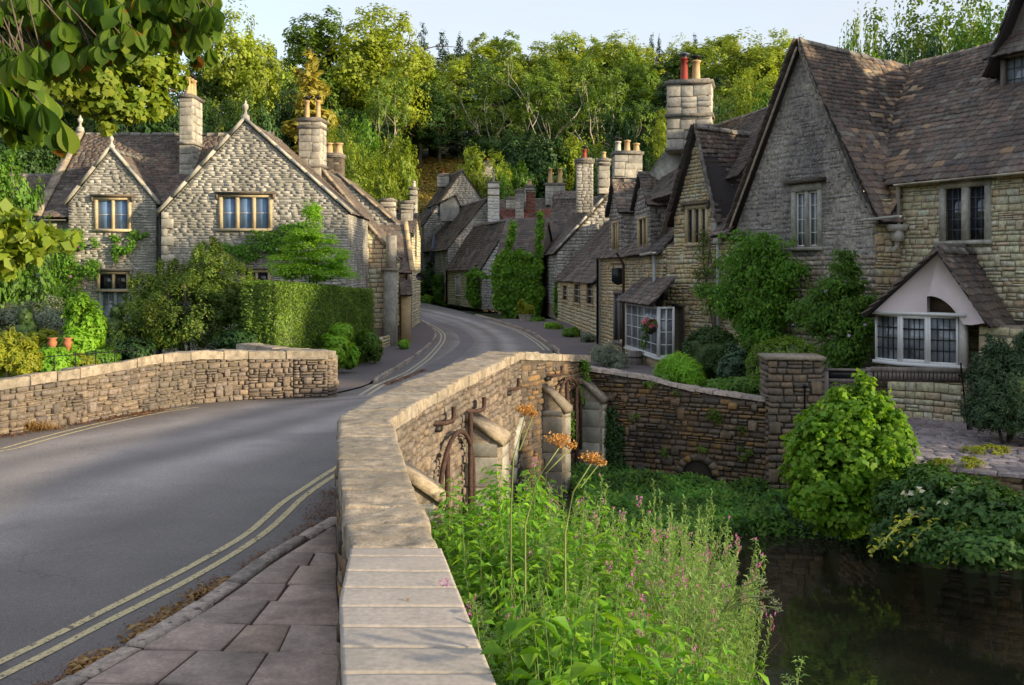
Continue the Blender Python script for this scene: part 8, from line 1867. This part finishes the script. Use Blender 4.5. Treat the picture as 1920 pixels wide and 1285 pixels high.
# dried hogweed
def umbel(o, c, r, mat, n=26, sz=.02, flat=.25):
    m = MB(); P_ = []
    for i in range(n):
        a = i * 2.4; q = math.sqrt((i + .5) / n) * r; e = c + Vector((q * math.cos(a), q * math.sin(a), flat * (r - q) + fg.uniform(-.01, .01))); m.tube([c - Vector((0, 0, r * .7)), e], .0018, 3, False)
        for j in range(7): P_.append(tuple(e + Vector((fg.gauss(0, sz * .7), fg.gauss(0, sz * .7), fg.gauss(0, sz * .4)))))
    m.build('umbel_rays', mat, o); P_ = np.array(P_); V, F_ = leaf_arrays(P_, unit(len(P_)), sz * .8, sz * .6); mesh('seeds', V, F_, mat, o)
for (px, py, Y, r, bx_, by_, lab) in ((985, 768, 6.6, .055, 958, 960, 'tall dried orange hogweed head standing above the others, right of the buttress'), (1048, 824, 6.2, .075, 985, 985, 'largest dried orange hogweed head, in front of the bridge arch'), (1108, 858, 6.0, .055, 1060, 1000, 'dried orange hogweed head nearest the far buttresses')):
    c = P(px, py, Y); b = P(bx_, by_, Y); b0 = Vector((b.x, Y, T(b.x, Y))); o = thing('dried_hogweed', lab, 'plant', b0); m = MB(); m.tube([b0, b, b.lerp(c, .5) + Vector((-.03, 0, .02)), c - Vector((0, 0, r * .7))], [.007, .006, .005, .004], 5); m.build('stem', M_stem, o); umbel(o, c, r, L_rust)
    umbel(o, c + Vector((r * .9, .05, -r * .6)), r * .5, L_rust, 14); m = MB(); m.tube([b.lerp(c, .6), c + Vector((r * .9, .05, -r * .95))], .004, 4); m.build('side_stem', M_stem, o)
o = thing('seeding_hogweed', 'green-headed hogweed leaning out over the dark water at the right of the bank', 'plant', P(1365, 1160, 6.5))
b = P(1350, 1150, 6.5); m = MB()
for (px, py) in ((1428, 1085), (1440, 1100), (1452, 1120), (1424, 1118), (1455, 1140), (1432, 1140)):
    c = P(px, py, 6.4 + fg.uniform(-.1, .1)); m.tube([b, b.lerp(c, .5) + Vector((0, 0, .05)), c], .004, 4, False)
m.build('stem', M_stem, o)
for (px, py) in ((1430, 1090), (1440, 1110), (1454, 1128), (1420, 1120), (1458, 1142), (1430, 1144)): umbel(o, P(px, py, 6.4), .035, M_seedg if 'M_seedg' in globals() else L_silver, 8, .012)

# ------------------------------------------------------------------ overhanging horse chestnut (trunk off the left edge)
ct = thing('horse_chestnut', 'horse chestnut whose large drooping leaves overhang the top left corner', 'tree', (-6.6, 6.5, 0))
m = MB(); m.tube([(-6.6, 6.5, -.2), (-6.5, 6.5, 1.5), (-6.55, 6.4, 3.5), (-6.4, 6.3, 6), (-6.3, 6.3, 8)], [.42, .34, .30, .24, .15], 12); m.build('trunk', M_bark, ct, True)
lf = Pieces('broad', 'leaf', L_chest, ct, 300); cg = random.Random(6); br = MB()
def leafnode(c, r, hang=.8, n=None):
    n = n or cg.choice((5, 6, 7)); ax = Vector((cg.gauss(0, .35), cg.gauss(0, .35) - .2, 1)).normalized(); a0 = cg.uniform(0, 6.28)
    u = ax.orthogonal().normalized(); v = ax.cross(u)
    for i in range(n):
        a = a0 + 6.28 * i / n * .88; d = (u * math.cos(a) + v * math.sin(a)); d = (d * (1 - hang * .55) + Vector((0, 0, -hang))).normalized(); nn = (d.orthogonal() if abs(d.z) > .999 else (ax - d * ax.dot(d))).normalized(); nn = (nn + Vector((cg.gauss(0, .3), cg.gauss(0, .3), cg.gauss(0, .3)))).normalized(); nn = (nn - d * nn.dot(d)).normalized(); x = d.cross(nn); l = r * cg.uniform(.75, 1.15)
        B = np.array([[x.x, d.x, nn.x], [x.y, d.y, nn.y], [x.z, d.z, nn.z]]); lf.add(c, B, (l * 1.12, l, l))
main = [((-6.5, 6.4, 4.2), (-20, 20, 4.4), (130, 55, 4.6), (260, 40, 5.0), (400, 15, 5.4)), ((-6.5, 6.4, 3.9), (-40, 110, 3.9), (60, 120, 4.2), (180, 90, 4.8), (340, 75, 5.6)), ((-6.5, 6.4, 3.6), (-60, 180, 3.7), (20, 200, 3.9), (80, 235, 4.2)), ((-6.5, 6.4, 4.6), (60, -60, 4.8), (250, -30, 5.2), (420, -10, 5.4)), ((-6.5, 6.4, 4.4), (200, 60, 5.3), (300, 70, 5.6), (395, 95, 5.8))]
for b_ in main:
    pts = [Vector(b_[0])] + [P(*q) for q in b_[1:]]; br.tube(pts, [.05, .022, .013, .008, .005][:len(pts)], 6, False)
def scatter(poly, n, Y0, Y1, r, hang=.8):
    k = 0
    while k < n:
        x, y = cg.uniform(min(p[0] for p in poly), max(p[0] for p in poly)), cg.uniform(min(p[1] for p in poly), max(p[1] for p in poly))
        if inside(poly, x, y):
            Y = cg.uniform(Y0, Y1); c = P(x, y, Y); leafnode(c, r, hang); e = c + Vector((cg.uniform(-.2, .0), cg.uniform(-.05, .1), cg.uniform(.1, .25))); br.tube([c, e], .0035, 4, False); k += 1
scatter([(-40, -60), (390, -60), (400, 25), (340, 70), (230, 80), (120, 110), (-40, 120)], 420, 4.2, 6.4, .112)
scatter([(-40, 60), (200, 60), (170, 100), (60, 135), (-40, 150)], 80, 4.2, 5.8, .115)
scatter([(-40, 80), (45, 80), (75, 190), (95, 215), (30, 235), (-40, 210)], 46, 3.7, 4.4, .135, 1.0)
for (x, y, Y, r) in ((375, 20, 5.4, .19), (395, -20, 5.4, .2), (362, 60, 5.4, .2), (392, 88, 5.7, .15), (368, 100, 5.8, .14), (330, 50, 5.5, .19), (112, 225, 4.1, .21), (98, 185, 4.2, .12), (38, 195, 3.9, .2), (10, 90, 3.8, .22), (25, 130, 3.8, .22), (60, 205, 4.0, .16), (285, 20, 5.2, .2)): leafnode(P(x, y, Y), r * .75, 1.0)
br.build('branch', M_bark, ct); lf.build()
m = MB()
for (x, y, Y) in ((67, 43, 4.3), (240, 38, 5.0), (86, 26, 4.5), (300, 12, 5.2), (205, 8, 5)): c = P(x, y, Y); v, f = ico(c, (.022, .022, .024), 2, .05, 1); m.add(v, f)
tag(m.build('conker_husks', L_bright, ct), kind='stuff')
# maple-like tree behind it, yellow-green
mt_ = bush('field_maple', 'yellow-green maple boughs hanging behind the chestnut leaves, left of the roof chimney', 'tree', [pb(300, 130, 12.5, 45, 40, .6), pb(250, 160, 12.5, 60, 46, .8), pb(190, 150, 12, 60, 46, .8), pb(210, 200, 12, 46, 30, .5), pb(305, 205, 12.5, 16, 22, .3), pb(240, 210, 12.2, 40, 14, .5), pb(280, 100, 12.5, 50, 40, .6), pb(130, 150, 11.5, 60, 40, .7), pb(100, 120, 11.5, 70, 40, .8), pb(200, 235, 12, 10, 14, .2), pb(160, 190, 12, 40, 26, .4)], 9000, .085, L_limey, ratio=.9, core=0, stem=False, clump=34, crad=.26, shell=.4, base=3.0)
m = MB(); m.tube([(-12.5, 12.0, -.4), (-12, 12, 3), (-11, 12, 5.5)], [.3, .24, .18], 8)
for (x, y, Y) in ((330, 170, 12.5), (290, 215, 12.4), (210, 225, 12), (300, 110, 12.4), (160, 200, 12)): m.tube([(-11.4, 12, 4.6), P(x * .35, y * .8, 12), P(x, y, Y)], [.08, .03, .008], 5, False)
m.build('limb', M_bark, mt_)
bush('young_maple', 'bright yellow-green leaves of a low branch at the left edge in front of the house', 'tree', [pb(30, 440, 9, 50, 36, .4), pb(70, 460, 9, 30, 24, .3), pb(110, 440, 9.4, 18, 10, .2), pb(10, 480, 9, 30, 30, .3), pb(125, 455, 9.4, 12, 10, .2), pb(-30, 430, 9, 50, 50, .5)], 900, .12, L_limey, ratio=.85, core=0, clump=22, crad=.35, shell=.3, base=0, up=.1, jit=.8, stem=False)
yo = ALL[-1].parent; m = MB(); m.tube([(-7.2, 9.3, 0), (-7.0, 9.2, 2.0), (-6.0, 9.1, 3.1), P(20, 425, 9), P(120, 445, 9.4)], [.07, .05, .03, .012, .003], 6); m.build('stem', M_bark, yo)
# ------------------------------------------------------------------ litter
def litter(name, label, P0, n, L, mat, sx=.12, up=.03, clumpy=5):
    rr = []; 
    while len(rr) < n:
        i = NR.integers(0, len(P0) - 1); f = NR.random(); x = P0[i][0] + (P0[i + 1][0] - P0[i][0]) * f; y = P0[i][1] + (P0[i + 1][1] - P0[i][1]) * f
        if mnoise.noise(Vector((x * clumpy, y * clumpy, 1))) + .35 < NR.random() * .8: continue
        w_ = P0[i][2] + (P0[i + 1][2] - P0[i][2]) * f; rr.append((x + NR.normal() * sx * w_, y + NR.normal() * sx * w_ * .6, gz(y) + .008 + abs(NR.normal()) * up * w_))
    rr = np.array(rr); V, F_ = leaf_arrays(rr, unit(n) * .5 + np.array([0, 0, 1.]), L * NR.uniform(.5, 1.3, n), L * .35); return tag(mesh(name, V, F_, mat), label, 'litter', kind='stuff')
litter('leaf_litter', 'brown fallen leaves and straw gathered along the near kerb', [(-3.0, 5.9, .6), (-2.72, 6.8, .8), (-2.58, 7.4, 1), (-2.50, 8.0, 1.3), (-2.36, 8.5, 1), (-2.2, 9.3, .6), (-2.0, 10.2, .9), (-1.98, 11.3, 1.6), (-2.05, 12.2, 1)], 5200, .032, L_brown, .10, .02)
litter('straw_litter', 'pale straw strewn in the gutter by the near kerb', [(-2.85, 6.4, .6), (-2.62, 7.2, .8), (-2.48, 7.9, 1), (-2.3, 8.6, .6)], 900, .09, L_straw, .08, .015)
litter('leaf_litter', 'brown leaf litter scattered on the near paving by the parapet', [(-.9, 4.5, 1), (-1.0, 6.0, .8), (-1.2, 7.4, 1)], 260, .035, L_brown, .08, .005)
litter('leaf_litter', 'dirt and litter along the foot of the left parapet', [(-9.3, 13.8, 1.6), (-8.0, 16.0, 1.2), (-7.2, 17.6, 1), (-6.5, 19.2, .8)], 1500, .05, L_brown, .12, .01)
litter('leaf_litter', 'litter beside the far left kerb', [(-3.0, 23.8, .8), (-2.9, 26.5, .8), (-2.7, 31, .8)], 900, .06, L_brown, .09, .01)
o = thing('dry_grass_tuft', 'tuft of dry golden grass at the foot of the left parapet', 'grass tuft', (-7.7, 16.4, 0)); p0 = G(50, 808); n = 500; q = np.array([p0.x, p0.y, 0]) + NR.normal(size=(n, 3)) * np.array([.22, .06, 0]); V, F_ = leaf_arrays(q, unit(n), NR.uniform(.1, .24, n), .014, tang=unit(n) * .6 + np.array([0, -.1, 1.])); mesh('grass_blades', V, F_, L_straw, o)
# weeds on the terrace and a few fallen leaves on the coping
V, F_ = blob_leaves([(7.2, 16.4, -.5, .5, .15, .12), (8.6, 16.0, -.5, .9, .2, .12), (8.2, 17.6, -.5, .5, .2, .1)], 2600, .08, .3, clump=12, crad=.2); tag(mesh('grass_tufts', V, F_, L_yel), 'rough yellow-green grass along the edge of the stone terrace', 'grass', kind='stuff')
for (px, py, lab) in ((763, 1122, 'single orange fallen leaf lying on the smooth coping slabs'),):
    c = GY(px, py, 1.006); V, F_ = leaf_arrays(np.array([tuple(c)]), np.array([[.1, 0, 1.]]), .035, .02); tag(mesh('fallen_leaf', V, F_, L_straw), lab, 'leaf')
